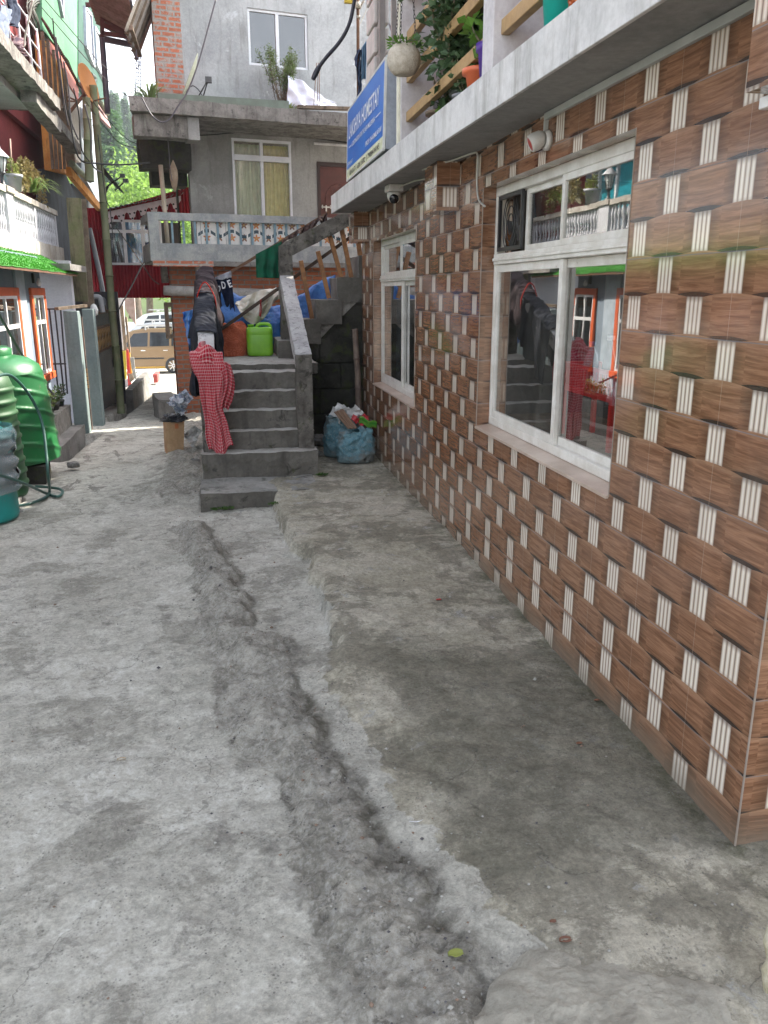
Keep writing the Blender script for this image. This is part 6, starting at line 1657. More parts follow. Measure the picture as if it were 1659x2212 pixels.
# railing with clothes
rail = thing('balcony_railing', 'thin white metal railing with washing on the rough slab at the top left', 'railing', (UX-.15, 12, 4.47))
WM = plain('worn_white_metal', (.55, .55, .58), .5)
zz1 = PX('k1', 0, 120, UX-.15).z
mb = MB(); yy = p1.y-.6
for zz in (4.75, 5.0, 5.25): mb.tube([(UX-.15, 8.7, zz), (UX-.15, yy, zz)], .014, 6)
mb.build('rails', WM, rail)
for k in range(9):
    mb = MB(); y = yy - k*.62; mb.tube([(UX-.15, y, 4.45), (UX-.15, y, 5.28)], .02, 6); mb.build('post', WM, rail)
def wash(x0, x1, y0, y1, lab, mat, seed):
    def f(u, v):
        q = PX('k1', lerp(x0, x1, u)+8*math.sin(v*5+seed), lerp(y0, y1, v)+ (lerp(0, 60, u)), UX-.10); q.x += .04*math.sin(u*14+v*3+seed)+.03*nz(u*5, v*5, seed); return q
    drape('hung_clothes', lab, 'clothing', mat, f, 40, 40, group='washing on the upper left railing')
wash(-30, 70, 20, 300, 'faded grey-blue trousers hung on the white railing at the left photo edge', cloth('faded_blue_denim', (.20, .23, .30), (.13, .15, .2)), 1)
wash(60, 135, -60, 170, 'dark navy cloth draped over the top of the white railing', cloth('dark_navy', (.04, .05, .08)), 5)
wash(130, 200, 290, 400, 'mauve and black striped garment low on the white railing', cloth('mauve_cloth', (.30, .2, .2), (.06, .04, .06)), 9)

# ================================================================ GREEN TIMBER HOUSE further along
GX = -2.90
gh = thing('green_house', 'mint green timber house with weathered orange boards and tin eaves down the alley', 'house', (GX, 18, 0))
def panel(name, mat, pts, X=GX, th=.12, par=gh, bevel=0, rough=None):
    P = [PX(c, x, y, X) for c, x, y in pts]; mb = MB(); mb.prism([(p.y, p.z) for p in P], X-th, X, 'x'); return mb.build(name, mat, par, bevel=bevel, rough=rough)
MINT = weathered('mint_green_paint', (.10, .27, .15), (.14, .33, .19), dark=(.07, .18, .11), sc=1.2, streak=.2, bump=.1, blot=.72)
TEAL = weathered('shaded_teal_paint', (.03, .08, .062), (.04, .10, .075), dark=(.015, .04, .03), sc=1.2, streak=.3, bump=.1, blot=.7)  # shade of the eave is put into this darker teal
ORB = weathered('orange_weathered_boards', (.58, .23, .05), (.68, .34, .10), dark=(.20, .09, .04), sc=3, streak=.9, bump=.5, blot=.6)
YEB = weathered('yellow_weathered_boards', (.72, .43, .10), (.66, .36, .08), dark=(.25, .13, .05), sc=3, streak=.6, bump=.4, blot=.62)
panel('green_wall', MINT, [('k1', 340, -260), ('k1', 345, 240), ('k1', 560, 490), ('k1', 640, 690), ('k1', 640, -500)])
panel('teal_wall', TEAL, [('k1', 640, -500), ('k1', 640, 690), ('k1', 700, 760), ('k1', 880, 930), ('k1', 852, 300), ('k1', 830, -200)], GX+.02, .12)
panel('salmon_board', plain('salmon_paint', (.55, .16, .12), .7), [('k1', 380, 230), ('k1', 400, 400), ('k1', 640, 820), ('k1', 640, 690), ('k1', 560, 500)], GX-.03)
panel('orange_boards', ORB, [('k1', 330, 240), ('k1', 420, 1390), ('k1', 585, 1430), ('k1', 540, 880), ('k1', 545, 640), ('k1', 400, 390), ('k1', 395, 235)], GX-.06)
panel('yellow_boards', YEB, [('k1', 455, 480), ('k1', 545, 860), ('k1', 548, 650)], GX-.02)
panel('white_panel', weathered('dirty_white_boards', (.52, .50, .46), (.60, .58, .54), dark=(.25, .2, .16), sc=3, streak=.7, bump=.2), [('k1', 548, 655), ('k1', 545, 900), ('k1', 620, 1300), ('k1', 660, 1330), ('k1', 655, 840)], GX-.05)
panel('blue_grey_sheet', weathered('blue_grey_sheet', (.24, .28, .32), (.32, .36, .40), dark=(.12, .12, .13), sc=2, streak=.8, bump=.15), [('k1', 657, 840), ('k1', 665, 1400), ('k1', 830, 1700), ('k1', 800, 1100), ('k1', 790, 980), ('k1', 700, 780)], GX-.04)
for x0, x1 in ((335, 348), (425, 445), (500, 520)): pass
mb = MB()
for k in range(5):
    a = PX('k1', 345+45*k, 260+75*k, GX+.02); b = PX('k1', 432+32*k, 1380, GX+.02) if k < 4 else PX('k1', 590, 1400, GX+.02)
    mb.beam(a, b, .035, .05, (1, 0, 0))
mb.build('batten', OLDWOOD, gh)
mb = MB(); a = PX('k1', 395, 235, GX+.25); b = PX('k1', 665, 725, GX+.25)
corr('lean_to_roof', weathered('dark_rust_tin', (.10, .07, .055), (.16, .11, .08), sc=3, bump=.1), PX('k1', 395, 228, GX+.3), PX('k1', 668, 728, GX+.3), PX('k1', 395, 228, GX+.3)+Vector((-.10, 0, .16)), .10, .02, gh)
a = PX('k1', 460, 1080, -2.5); b = PX('k1', 820, 1710, -2.5)
mb = MB(); mb.beam(PX('k1', 505, 870, -2.75), PX('k1', 600, 1420, -2.75), .16, .14, (0, 1, 0)); mb.build('timber_post', OLDWOOD, gh, rough=(.2, .015, 4))
mb = MB(); mb.beam(PX('k1', 560, 1400, -2.7), PX('k1', 825, 1715, -2.7), .09, .16); mb.build('sill_beam', ORB, gh)
panel('dark_tin_wall', weathered('dark_blue_tin', (.035, .042, .055), (.06, .07, .09), dark=(.015, .015, .02), sc=2, streak=.7, bump=.2), [('k1', 340, 1380), ('k1', 350, 2200), ('k1', 600, 2200), ('k1', 620, 1600), ('k1', 540, 1430), ('k1', 470, 1380)], -3.1, .1)
panel('dark_void', BLACK, [('k1', 590, 1500), ('k1', 600, 2250), ('k1', 850, 2250), ('k1', 830, 1715)], -3.25, .1)
# windows on green and teal parts
def gwin(x0, y0, x1, y1, x2, y2, x3, y3, X=GX+.02):
    P = [PX('k1', x, y, X) for x, y in ((x0, y0), (x1, y1), (x2, y2), (x3, y3))]
    mb = MB()
    for a, b in zip(P, P[1:]+P[:1]): mb.beam(a, b, .07, .07, (1, 0, 0))
    w = mb.build('window', plain('white_blue_frame', (.50, .52, .60), .5), gh); m = MB(); m.prism([(p.y, p.z) for p in P], X-.02, X+.01, 'x'); m.build('pane', GLASS_DARK, w)
gwin(475, -80, 475, -30, 510, 140, 505, -60)
gwin(690, 60, 700, 380, 765, 540, 740, 120, GX+.05); gwin(770, 220, 785, 520, 845, 650, 815, 300, GX+.05)
# eave of the green house: tin underside with timber struts
ea = PY('k1', 1040, -20, 16.2); eb = PY('k1', 1140, 372, 17.4)
e0 = PY('k1', 1045, -40, 15.6); e1_ = PY('k1', 1138, 378, 17.6)
corr('eave_sheet', TIN, e0, e1_, e0+Vector((-.75, 0, .35)), .12, .016, gh)
mb = MB()
for (a, b) in (((830, 140), (1085, 300)), ((835, 200), (1090, 300)), ((780, 0), (1030, 60)), ((700, 40), (1030, 40)), ((830, 270), (1110, 310)), ((900, 0), (900, 45)), ((835, 120), (835, 300))):
    mb.beam(PY('k1', a[0], a[1], 17.2), PY('k1', b[0], b[1], 17.2), .05, .07)
mb.build('eave_strut', plain('red_brown_timber', (.12, .05, .045), .7), gh)
mb = MB(); g1 = [PY('k1', 1048, -20, 15.9), PY('k1', 1095, 200, 16.8), PY('k1', 1125, 370, 17.6)]; mb.tube(g1, .05, 10); mb.build('gutter', plain('grey_gutter', (.28, .28, .30), .5), gh)
mb = MB(); mb.tube(smooth_path([PY('k1', 830, 305, 17.5), PY('k1', 835, 340, 17.5), PY('k1', 880, 930, 17.6)]), .055, 10); mb.beam(PY('k1', 838, 318, 17.5), PY('k1', 1138, 378, 17.5), .06, .10); mb.build('downpipe', plain('slate_pipe', (.12, .12, .16), .4), gh)
mb = MB(); mb.tube(smooth_path([PX('k1', 735, 610, -2.5), PX('k1', 770, 640, -2.5), PX('k1', 755, 690, -2.5), PX('k1', 800, 800, -2.5), PX('k1', 875, 925, -2.5)]), .06, 10)
mb.build('waste_pipe', plain('mossy_green_pipe', (.16, .20, .12), .5, 0, (.11, .14, .08), sc=6), gh)
mb = MB(); mb.beam(PX('k1', 690, 780, -2.6), PX('k1', 865, 960, -2.6), .5, .06, (1, 0, .3)); mb.build('porch_roof_board', plain('dusty_red_board', (.30, .16, .15), .8), gh)
GRPOLE = plain('green_mouldy_pole', (.13, .16, .075), .7, 0, (.20, .20, .12), sc=5, bump=.3)
pr = [('k1', 705, 800, 'k1', 730, 1480, 15.2, .075, 'short thick green-stained bamboo post in front of the blue-grey sheet wall'),
      ('k1', 760, 700, 'k2', 880, 1340, 15.6, .07, 'tallest green-stained bamboo post rising past the red house to the satellite dish')]
for c0, x0, y0, c1_, x1, y1, Y, r, lab in pr: bamboo('bamboo_post', lab, PY(c1_, x1, y1, Y), PY(c0, x0, y0, Y), r, GRPOLE, 'bamboo posts by the gate', .6)
MOSB = weathered('mossy_board', (.14, .15, .07), (.20, .17, .11), dark=(.04, .035, .025), sc=4, streak=.9, bump=.5)
for (x0, y0, x1, y1, w_, Y, lab) in ((675, 1000, 745, 1950, .22, 14.4, 'wide mossy plank standing upright behind the tall gate pillar'), (735, 1010, 815, 2000, .18, 14.7, 'dark brown plank standing upright beside the mossy plank')):
    mb = MB(); mb.beam(PY('z5', x1, y1, Y), PY('z5', x0, y0, Y), w_, .05, (0, 1, 0)); tag(mb.build('upright_plank', MOSB if w_ > .2 else OLDWOOD), lab, 'plank')
mb = MB(); mb.tube(smooth_path([PY('k2', 650, 0, 18.5), PY('k2', 680, 130, 18.4), PY('k2', 740, 420, 18), PY('k2', 760, 620, 17.6)]), .05, 10); tag(mb.build('grey_pipe', plain('grey_plastic_pipe', (.30, .32, .34), .5)), 'slanting grey drainpipe in front of the red corrugated wall', 'pipe')
mb = MB(); mb.tube(smooth_path([PX('k1', 585, 1335, -2.6), PX('k1', 650, 1400, -2.6), PX('k1', 735, 1470, -2.6)]), .06, 10); tag(mb.build('green_pipe', MATS['mossy_green_pipe']), 'slanting mossy green pipe under the white and blue sheet wall', 'pipe')
# dishes
ds = thing('satellite_dish', 'orange-backed satellite dish on a rusty bracket beside the mint green wall', 'dish', PY('k1', 705, 690, 15.6))
mb = MB(); cdd = PY('k1', 705, 688, 15.6); dish_mesh(mb, cdd, (.93, -.30, .22), .31, .05); mb.build('reflector', plain('orange_dish', (.62, .26, .09), .5, 0, (.52, .21, .07), sc=3), ds)
mb = MB(); mb.tube([PY('k1', 570, 915, 15.3), PY('k1', 690, 770, 15.5)], .028, 8); mb.tube([PY('k1', 555, 790, 15.3), PY('k1', 640, 830, 15.4)], .014, 6); mb.tube([PY('k1', 552, 825, 15.3), PY('k1', 640, 830, 15.4)], .014, 6); mb.tube([PY('k1', 740, 830, 15.6), PY('k1', 865, 800, 15.4)], .012, 6)
mb.build('bracket', RUST, ds)
ds2 = thing('satellite_dish', 'dark grey satellite dish seen from behind against the sunlit trees', 'dish', PY('k1', 880, 1450, 16.6))
mb = MB(); dish_mesh(mb, PY('k1', 885, 1455, 16.6), (.80, .05, .62), .36, .05); mb.build('reflector', plain('dark_grey_dish', (.06, .065, .07), .5), ds2)
mb = MB(); e1 = PY('k1', 1000, 1435, 16.2); e2 = PY('k1', 1025, 1475, 16.2); b1 = PY('k1', 880, 1520, 16.4)
mb.tube([b1, e1], .012, 6); mb.tube([PY('k1', 940, 1555, 16.4), e2], .012, 6); mb.cbox(e1, (.09, .09, .06)); mb.cbox(e2, (.09, .09, .06)); mb.tube(smooth_path([b1, PY('k1', 860, 1570, 16.4), PY('k1', 845, 1620, 16.2)]), .025, 6)
mb.build('feed_arms', FANM, ds2)
# coil of cable
mb = MB(); random.seed(3); cc = PX('k1', 318, 180, -3.0)
for k in range(16):
    r = random.uniform(.30, .55); o = Vector((.05*random.uniform(-1,1), random.uniform(-.08,.08), random.uniform(-.06,.06)))
    mb.tube([cc + o + Vector((.03*math.sin(a), r*1.15*math.cos(a*math.pi/12), r*.62*math.sin(a*math.pi/12))) for a in range(25)], .009, 4, cap=False)
tag(mb.build('cable_coil', plain('grey_green_cable', (.12, .13, .11), .6)), 'loose coil of thin cables hanging between the maroon wall and the green wall', 'cable coil')
# many wires
def wire(lab, pts, r=.008, mat=RUBBER, group=None):
    mb = MB(); mb.tube(smooth_path([PY(c, x, y, Y) for c, x, y, Y in pts], 8), r, 5); tag(mb.build('wire', mat), lab, 'wire', group)
GW = plain('grey_cable', (.1, .09, .1), .5)
wire('black wire sagging from the tin wall across to the dark concrete beam above the trees', [('k1', 560, 900, 14.5), ('k1', 640, 1280, 14.5), ('k1', 800, 1335, 14.8), ('k1', 1000, 1345, 15), ('k1', 1225, 1328, 15)], .014)
wire('thin grey wire from the mint wall down to the slab corner, upper of the pair', [('k1', 370, 0, 13), ('k1', 740, 430, 14.5), ('k1', 870, 560, 15), ('k1', 1085, 765, 15.5)], .007, GW)
wire('thin grey wire from the mint wall down to the slab corner, lower of the pair', [('k1', 340, 60, 13), ('k1', 740, 520, 14.5), ('k1', 880, 660, 15), ('k1', 1060, 800, 15.5)], .007, GW)
wire('sagging thin wire in front of the hill trees, lower one', [('k1', 700, 830, 15), ('k1', 860, 1040, 16), ('k1', 1000, 1180, 16), ('k1', 1220, 1220, 16)], .007)
wire('sagging thin wire in front of the hill trees, upper one', [('k1', 760, 830, 15), ('k1', 900, 1000, 16), ('k1', 1060, 1150, 16), ('k1', 1215, 1195, 16)], .007)
wire('thin curved wire against the sky under the tin eave', [('k1', 1025, 370, 17), ('k1', 985, 450, 17), ('k1', 930, 520, 17), ('k1', 880, 560, 17)], .006)
wire('wire running down the tall bamboo post in front of the red wall', [('k1', 800, 1100, 15), ('k1', 860, 1600, 15), ('k1', 900, 1720, 15), ('k2', 830, 200, 15)], .008)
wire('crossing black wire over the red corrugated wall, rising to the right', [('k2', 850, 610, 17), ('k2', 960, 410, 18), ('k2', 1035, 262, 18.5), ('k2', 1110, 160, 19)], .014)
wire('crossing black wire over the red corrugated wall, dropping to the right', [('k2', 850, 0, 17), ('k2', 1035, 262, 18.5), ('k2', 1100, 360, 18.8), ('k2', 1155, 405, 19)], .010)
wire('pale cable running down the maroon wall at the top left', [('k1', 268, 0, 12), ('k1', 235, 160, 12), ('k1', 205, 300, 12), ('k1', 197, 380, 12)], .013, plain('pale_wire', (.45, .42, .35), .6))
for k, (x, yy_) in enumerate(((430, 150), (455, 300), (480, 380), (520, 500), (600, 720), (690, 850))):
    wire(('first', 'second', 'third', 'fourth', 'fifth', 'sixth')[k] + ' loose cable from the left hanging down over the weathered boards', [('k1', x, yy_, 14), ('k1', x+20+6*k, yy_+220, 14.2), ('k1', x+60, yy_+480, 14.4), ('k1', x+90+10*k, yy_+760-40*k, 14.6)], .010 + .003*(k % 2), GW if k % 2 else RUBBER)

# ================================================================ gate, pillars, planter on the left of the alley
SAGE = weathered('sage_painted_pillar', (.17, .22, .22), (.22, .27, .265), dark=(.08, .09, .08), sc=2, streak=.4, bump=.15, blot=.68)
def pillar(lab, c, x0, x1, yt, Y, d=.25):
    a = PY(c, x0, yt, Y); b = PY(c, x1, yt, Y); mb = MB(); mb.box((a.x, Y, -.8), (b.x, Y+d, a.z)); o = mb.build('gate_pillar', SAGE, bevel=.008); tag(o, lab, 'pillar', 'painted gate pillars'); return a, b
pillar('nearer pale blue-green gate pillar beside the planter', 'k2', 455, 560, 600, 12.3)
pillar('farther pale blue-green gate pillar beside the dark barred gate', 'k2', 592, 672, 585, 13.4)
gl_ = thing('sheet_gate', 'narrow rusty brown sheet gate leaf between the two pale pillars', 'gate', PY('k2', 600, 1500, 12.9))
a = PY('k2', 535, 640, 12.75); b = PY('k2', 640, 1500, 12.75)
mb = MB(); mb.beam((a.x+.05, 12.75, -.42), (a.x+.05, 12.75, a.z), .13, .05, (0, 1, 0)); mb.build('gate_leaf', weathered('brown_rust_sheet', (.10, .07, .06), (.16, .10, .075), sc=4, streak=.8, bump=.2), gl_)
mb = MB(); lz = PY('k2', 590, 1090, 12.70)
for k in range(5): mb.beam(lz+Vector((-.06, 0, -.13+.06*k)), lz+Vector((.10, 0, -.10+.06*k)), .012, .02); mb.beam(lz+Vector((-.06, -.004, -.10+.06*k)), lz+Vector((.10, -.004, -.13+.06*k)), .012, .02)
mb.build('lattice', plain('yellow_rust', (.42, .24, .08), .7), gl_)
tag(MB().beam(PY('k2', 410, 582, 12.2), PY('k2', 620, 560, 12.6), .08, .04).build('top_plank', OLDWOOD), 'weathered plank laid across the top of the nearer gate pillar', 'plank')
gt = thing('barred_gate', 'dark folding gate of vertical bars with a rusty lattice band, beside the alley', 'gate', (-2.2, 15, -.4))
GBAR = plain('dark_gate_metal', (.035, .04, .05), .5, .3, (.06, .05, .045), sc=12)
gy0, gy1 = 14.5, 17.3; zt_g = PX('k2', 640, 625, -2.2).z
n_ = 22
for k in range(n_):
    y = lerp(gy0, gy1, k/(n_-1)); mb = MB(); mb.box((-2.215, y-.02, -.42-.05*(y-gy0)), (-2.185, y+.02, zt_g)); mb.build('bar', GBAR, gt)
mb = MB(); mb.box((-2.22, gy0-.05, zt_g-.02), (-2.18, gy1+.05, zt_g+.03)); mb.box((-2.22, gy0-.05, .55), (-2.18, gy1+.05, .60)); mb.box((-2.22, gy0-.05, .95), (-2.18, gy1+.05, 1.0)); mb.build('cross_rail', RUST, gt)
mb = MB()
for k in range(14):
    y = lerp(gy0, gy1-.2, k/13); mb.beam((-2.17, y, .6), (-2.17, y+.2, .95), .012, .03); mb.beam((-2.165, y+.2, .6), (-2.165, y, .95), .012, .03)
mb.build('lattice_band', plain('yellow_rust', (.42, .24, .08), .7), gt)
mb = MB(); mb.box((-3.0, 14.2, -1), (-2.95, 20.5, 2.2)); mb.box((-3.0, 17.8, -1), (-2.1, 17.9, 1.6)); tag(mb.build('passage_wall', weathered('dark_damp_wall', (.07, .07, .075), (.11, .11, .12), sc=2, bump=.3)), 'dark damp wall of the passage behind the barred gate', 'wall')
mb = MB(); 
for x0, y0, x1, y1 in ((760, 690, 880, 1330), (740, 560, 860, 1000)): mb.beam(PY('k2', x1, y1, 17.2), PY('k2', x0, y0, 17.2), .12, .08, (0, 1, 0))
tag(mb.build('leaning_planks', OLDWOOD), 'pair of dark planks leaning at the far end of the barred gate', 'plank')
mb = MB(); mb.tube(smooth_path([PY('k2', 665, 495, 15.5), PY('k2', 720, 498, 15.5), PY('k2', 735, 540, 15.5), PY('k2', 748, 610, 15.5)]), .045, 10); tag(mb.build('bent_pipe', plain('pale_grey_pipe', (.42, .43, .45), .5)), 'bent pale grey pipe above the barred gate', 'pipe')
mb = MB(); q = PY('k2', 682, 590, 14.4); mb.lathe([(0, -.10), (.06, -.08), (.07, 0), (.04, .08), (0, .1)], q, 12); tag(mb.build('white_lamp', WHITEP), 'small white globe fitting on top of the barred gate', 'lamp')
# window grille beside the planter
gr = thing('window_grille', 'black iron grille in front of the lavender wall left of the nearer pillar', 'grille', PY('k2', 400, 900, 12.9))
IRON = plain('black_iron', (.02, .02, .03), .5)
for x0, x1 in ((358, 425), (398, 465), (440, 490)):
    mb = MB(); mb.beam(PY('k2', x1, 1200, 12.9), PY('k2', x0, 585, 12.9), .022, .022); mb.build('bar', IRON, gr)
for yk, xa_, xb_ in ((585, 335, 470), (983, 380, 480)):
    mb = MB(); mb.beam(PY('k2', xa_, yk, 12.88), PY('k2', xb_, yk-2, 12.88), .022, .022); mb.build('cross_bar', IRON, gr)
pl = thing('planter_box', 'low concrete planter wall between the big green tank and the nearer pillar', 'planter', (-2.35, 12, -.3))
mb = MB(); mb.box((-2.36, 11.1, -.7), (-2.24, 12.35, .02)); mb.build('planter_wall', CONC_EDGE, pl, rough=(.1, .01, 5)); mb = MB(); mb.box((-2.58, 11.1, -.7), (-2.36, 12.35, -.05)); mb.build('soil', MATS['potting_soil'], pl)
for k in range(6):
    c = Vector((-2.40+.03*(k % 2), 11.25+.19*k, -.05)); p = pot('nursery_pot', ('nearest', 'second nearest', 'third nearest', 'third farthest', 'second farthest', 'farthest')[k]+' black nursery pot in the low planter beside the tank', tuple(c), .06, .08, .16, DKPOT, .003, 'nursery pots in the planter')
    bush(p, c+Vector((0, 0, .14)), .22, .14, 70, DARKL if k > 2 else foliage('pale_leaf', (.25, .30, .12), (.18, .26, .08), .3), .06, .03, stems=4)
tag(MB().box((-2.24, 9.4, -.62), (-2.06, 12.3, -.27)).build('drain_kerb', CONC, rough=(.12, .01, 4)), 'narrow concrete kerb along the open drain below the planter', 'kerb')
wallz = PX('k2', 900, 1190, -1.95)
tag(MB().box((-2.08, 17.6, -1.2), (-1.93, 21.6, -.38)).build('low_wall', CONC, rough=(.16, .012, 3)), 'low concrete wall beside the open drain at the far end of the barred gate', 'wall')

# ================================================================ water tanks and hose
def tank(name, label, c, r, h, mat, ribs, kind, lean=(0, 0)):
    t = thing(name, label, 'water tank', c, 0, 'water tanks on the left'); c = Vector(c)
    M = Matrix.Rotation(R(lean[0]), 3, 'Y') @ Matrix.Rotation(R(lean[1]), 3, 'X')
    mb = MB(); prof = [(0, 0), (r*.96, 0), (r, .03)]
    if kind == 'ribbed':
        n = ribs
        for k in range(n):
            z = .03 + (h*.80-.03)*k/n; dz = (h*.80-.03)/n
            prof += [(r, z+dz*.15), (r, z+dz*.55), (r*1.045, z+dz*.66), (r*1.045, z+dz*.84), (r, z+dz*.95)]
        prof += [(r, h*.80), (r*.93, h*.86), (r*.70, h*.92), (r*.42, h*.94), (r*.40, h), (0, h)]
        mb.lathe(prof, c, 48, M)
    else:
        rr = lambda z: r*(1.05 - .13*(z/h)**1.5)
        nz_ = 110; nu = 72
        def f(u, v):
            a = 2*math.pi*u; z = h*.80*v; ph = (z*ribs/(h*.8) + .9*math.sin(a)) % 1.0
            rib = .035*r*max(0, 1-abs(ph-.5)/.13)**.6; q = Vector(((rr(z)+rib)*math.cos(a), (rr(z)+rib)*math.sin(a), z))
            return c + M @ q
        mb.grid(nu, nz_, f)
        top = rr(h*.8)
        mb.lathe([(top, h*.80), (top*.95, h*.86), (top*.75, h*.93), (top*.5, h*.96), (top*.42, h*.965)], c, 48, M)
    mb.build('tank_body', mat, t)
    mb = MB(); zt = h*.965 if kind != 'ribbed' else h*.99
    mb.lathe([(r*.42, zt-.03), (r*.44, zt+.06), (r*.36, zt+.085), (0, zt+.10)], c, 32, M); mb.build('lid', mat, t)
    return t
TG = plain('glossy_green_plastic', (.014, .16, .045), .36, 0, (.028, .13, .05), sc=2.2, bump=.05, bsc=20, spots=((.09, .15, .08), 12, .60))
TG2 = plain('faded_olive_green_plastic', (.025, .10, .04), .5, 0, (.05, .10, .045), sc=3, bump=.05, spots=((.18, .20, .12), 7, .62))
TT = plain('teal_plastic_drum', (.01, .26, .24), .4, 0, (.02, .22, .20), sc=3, bump=.1, spots=((.10, .20, .18), 8, .62))
gA = -.15
tank('water_tank', 'large glossy green water tank with slanting ribs, farthest of the three', (-2.17, 8.45, gA+.13), .47, 1.06, TG, 5, 'swirl', (-3, 0))
tank('water_tank', 'tall faded green ribbed tank between the teal drum and the big green tank', (-2.05, 7.32, gA+.03), .30, 1.18, TG2, 9, 'ribbed', (-2, 0))
tank('water_tank', 'teal plastic drum wrapped in clear film at the left photo edge', (-1.93, 6.62, gA+.02), .26, .80, TT, 2, 'ribbed', (-1, 0))
mb = MB()
def film(u, v):
    a = 2*math.pi*u; z = gA+.25+.50*v; r = .285 + .02*nz(math.cos(a)*3, math.sin(a)*3, v*6) + .012*math.sin(v*30+3*nz(a, v*2)); return (-1.93+r*math.cos(a), 6.62+r*math.sin(a), z)
mb.grid(60, 40, film); fm = CLEARP
tag(mb.build('plastic_wrap', fm), 'crumpled clear plastic film wound round the teal drum', 'plastic wrap')
st_ = thing('brick_pier', 'short pier of stacked bricks under the right side of the big green tank', 'pier', (-1.85, 8.2, gA))
mb = MB(); mb.box((-1.93, 8.08, gA-.1), (-1.76, 8.35, gA+.125)); mb.build('stacked_bricks', DARKWALL, st_, rough=(.06, .012, 7))
tag(MB().box((-2.5, 8.0, gA-.05), (-1.96, 8.1, gA+.12)).build('timber_bearer', OLDWOOD, rough=(.15, .008, 5)), 'weathered timber bearer under the front of the big green tank', 'beam')
tag(MB().box((-2.0, 7.02, gA-.03), (-1.78, 7.20, gA+.05)).build('stone_block', CONC, rough=(.05, .01, 6)), 'pale concrete block at the foot of the ribbed tank', 'stone')
for k, (c, s, lab) in enumerate((((-1.84, 6.78, gA+.02), .09, 'dark broken rock between the teal drum and the ribbed tank'), ((-1.74, 6.86, gA-.01), .05, 'small grey stone beside the dark broken rock'), ((-1.62, 8.75, gA), .06, 'dark rubber lump behind the corner of the big green tank'))):
    tag(rock_mesh(c, s, 40+k).build('stone', STONE), lab, 'stone')
HOSE = plain('dark_green_hose', (.045, .12, .10), .4, 0, (.03, .085, .075), sc=9)
def K2G(x, y, z=gA+.015): return PZ('k2', x, y, z)
h1 = [PX('k2', -60, 1090, -1.75), PX('k2', 60, 1060, -1.70), PX('k2', 170, 1150, -1.65), PX('k2', 260, 1290, -1.60), PX('k2', 310, 1430, -1.56), PX('k2', 335, 1620, -1.53), PX('k2', 350, 1800, -1.52), K2G(360, 1900), K2G(330, 1950), K2G(200, 2000), K2G(60, 2018), K2G(-80, 2020)]
mb = MB(); mb.tube(smooth_path(h1, 8), .0125, 8); tag(mb.build('garden_hose', HOSE), 'dark green hose arching over the tanks and down onto the ground', 'hose')
h2 = [PX('k2', -60, 1770, -1.72), PX('k2', 60, 1810, -1.66), PX('k2', 200, 1860, -1.6), K2G(340, 1925), K2G(420, 1945), K2G(455, 1915), K2G(430, 1890), K2G(350, 1878), K2G(260, 1872)]
mb = MB(); mb.tube(smooth_path(h2, 8), .0125, 8); tag(mb.build('garden_hose', HOSE), 'dark green hose lying in a loop on the ground in front of the tanks', 'hose')
h3 = [PX('k2', -40, 560, -2.0), PX('k2', 60, 740, -2.0), PX('k2', 150, 900, -2.0), PX('k2', 250, 1050, -2.05), PX('k2', 340, 1150, -2.1), PX('k2', 390, 1205, -2.15)]
mb = MB(); mb.tube(smooth_path(h3, 6), .014, 8); tag(mb.build('supply_pipe', plain('black_water_pipe', (.03, .035, .04), .4)), 'straight dark pipe slanting down from the left edge to the big green tank', 'pipe')
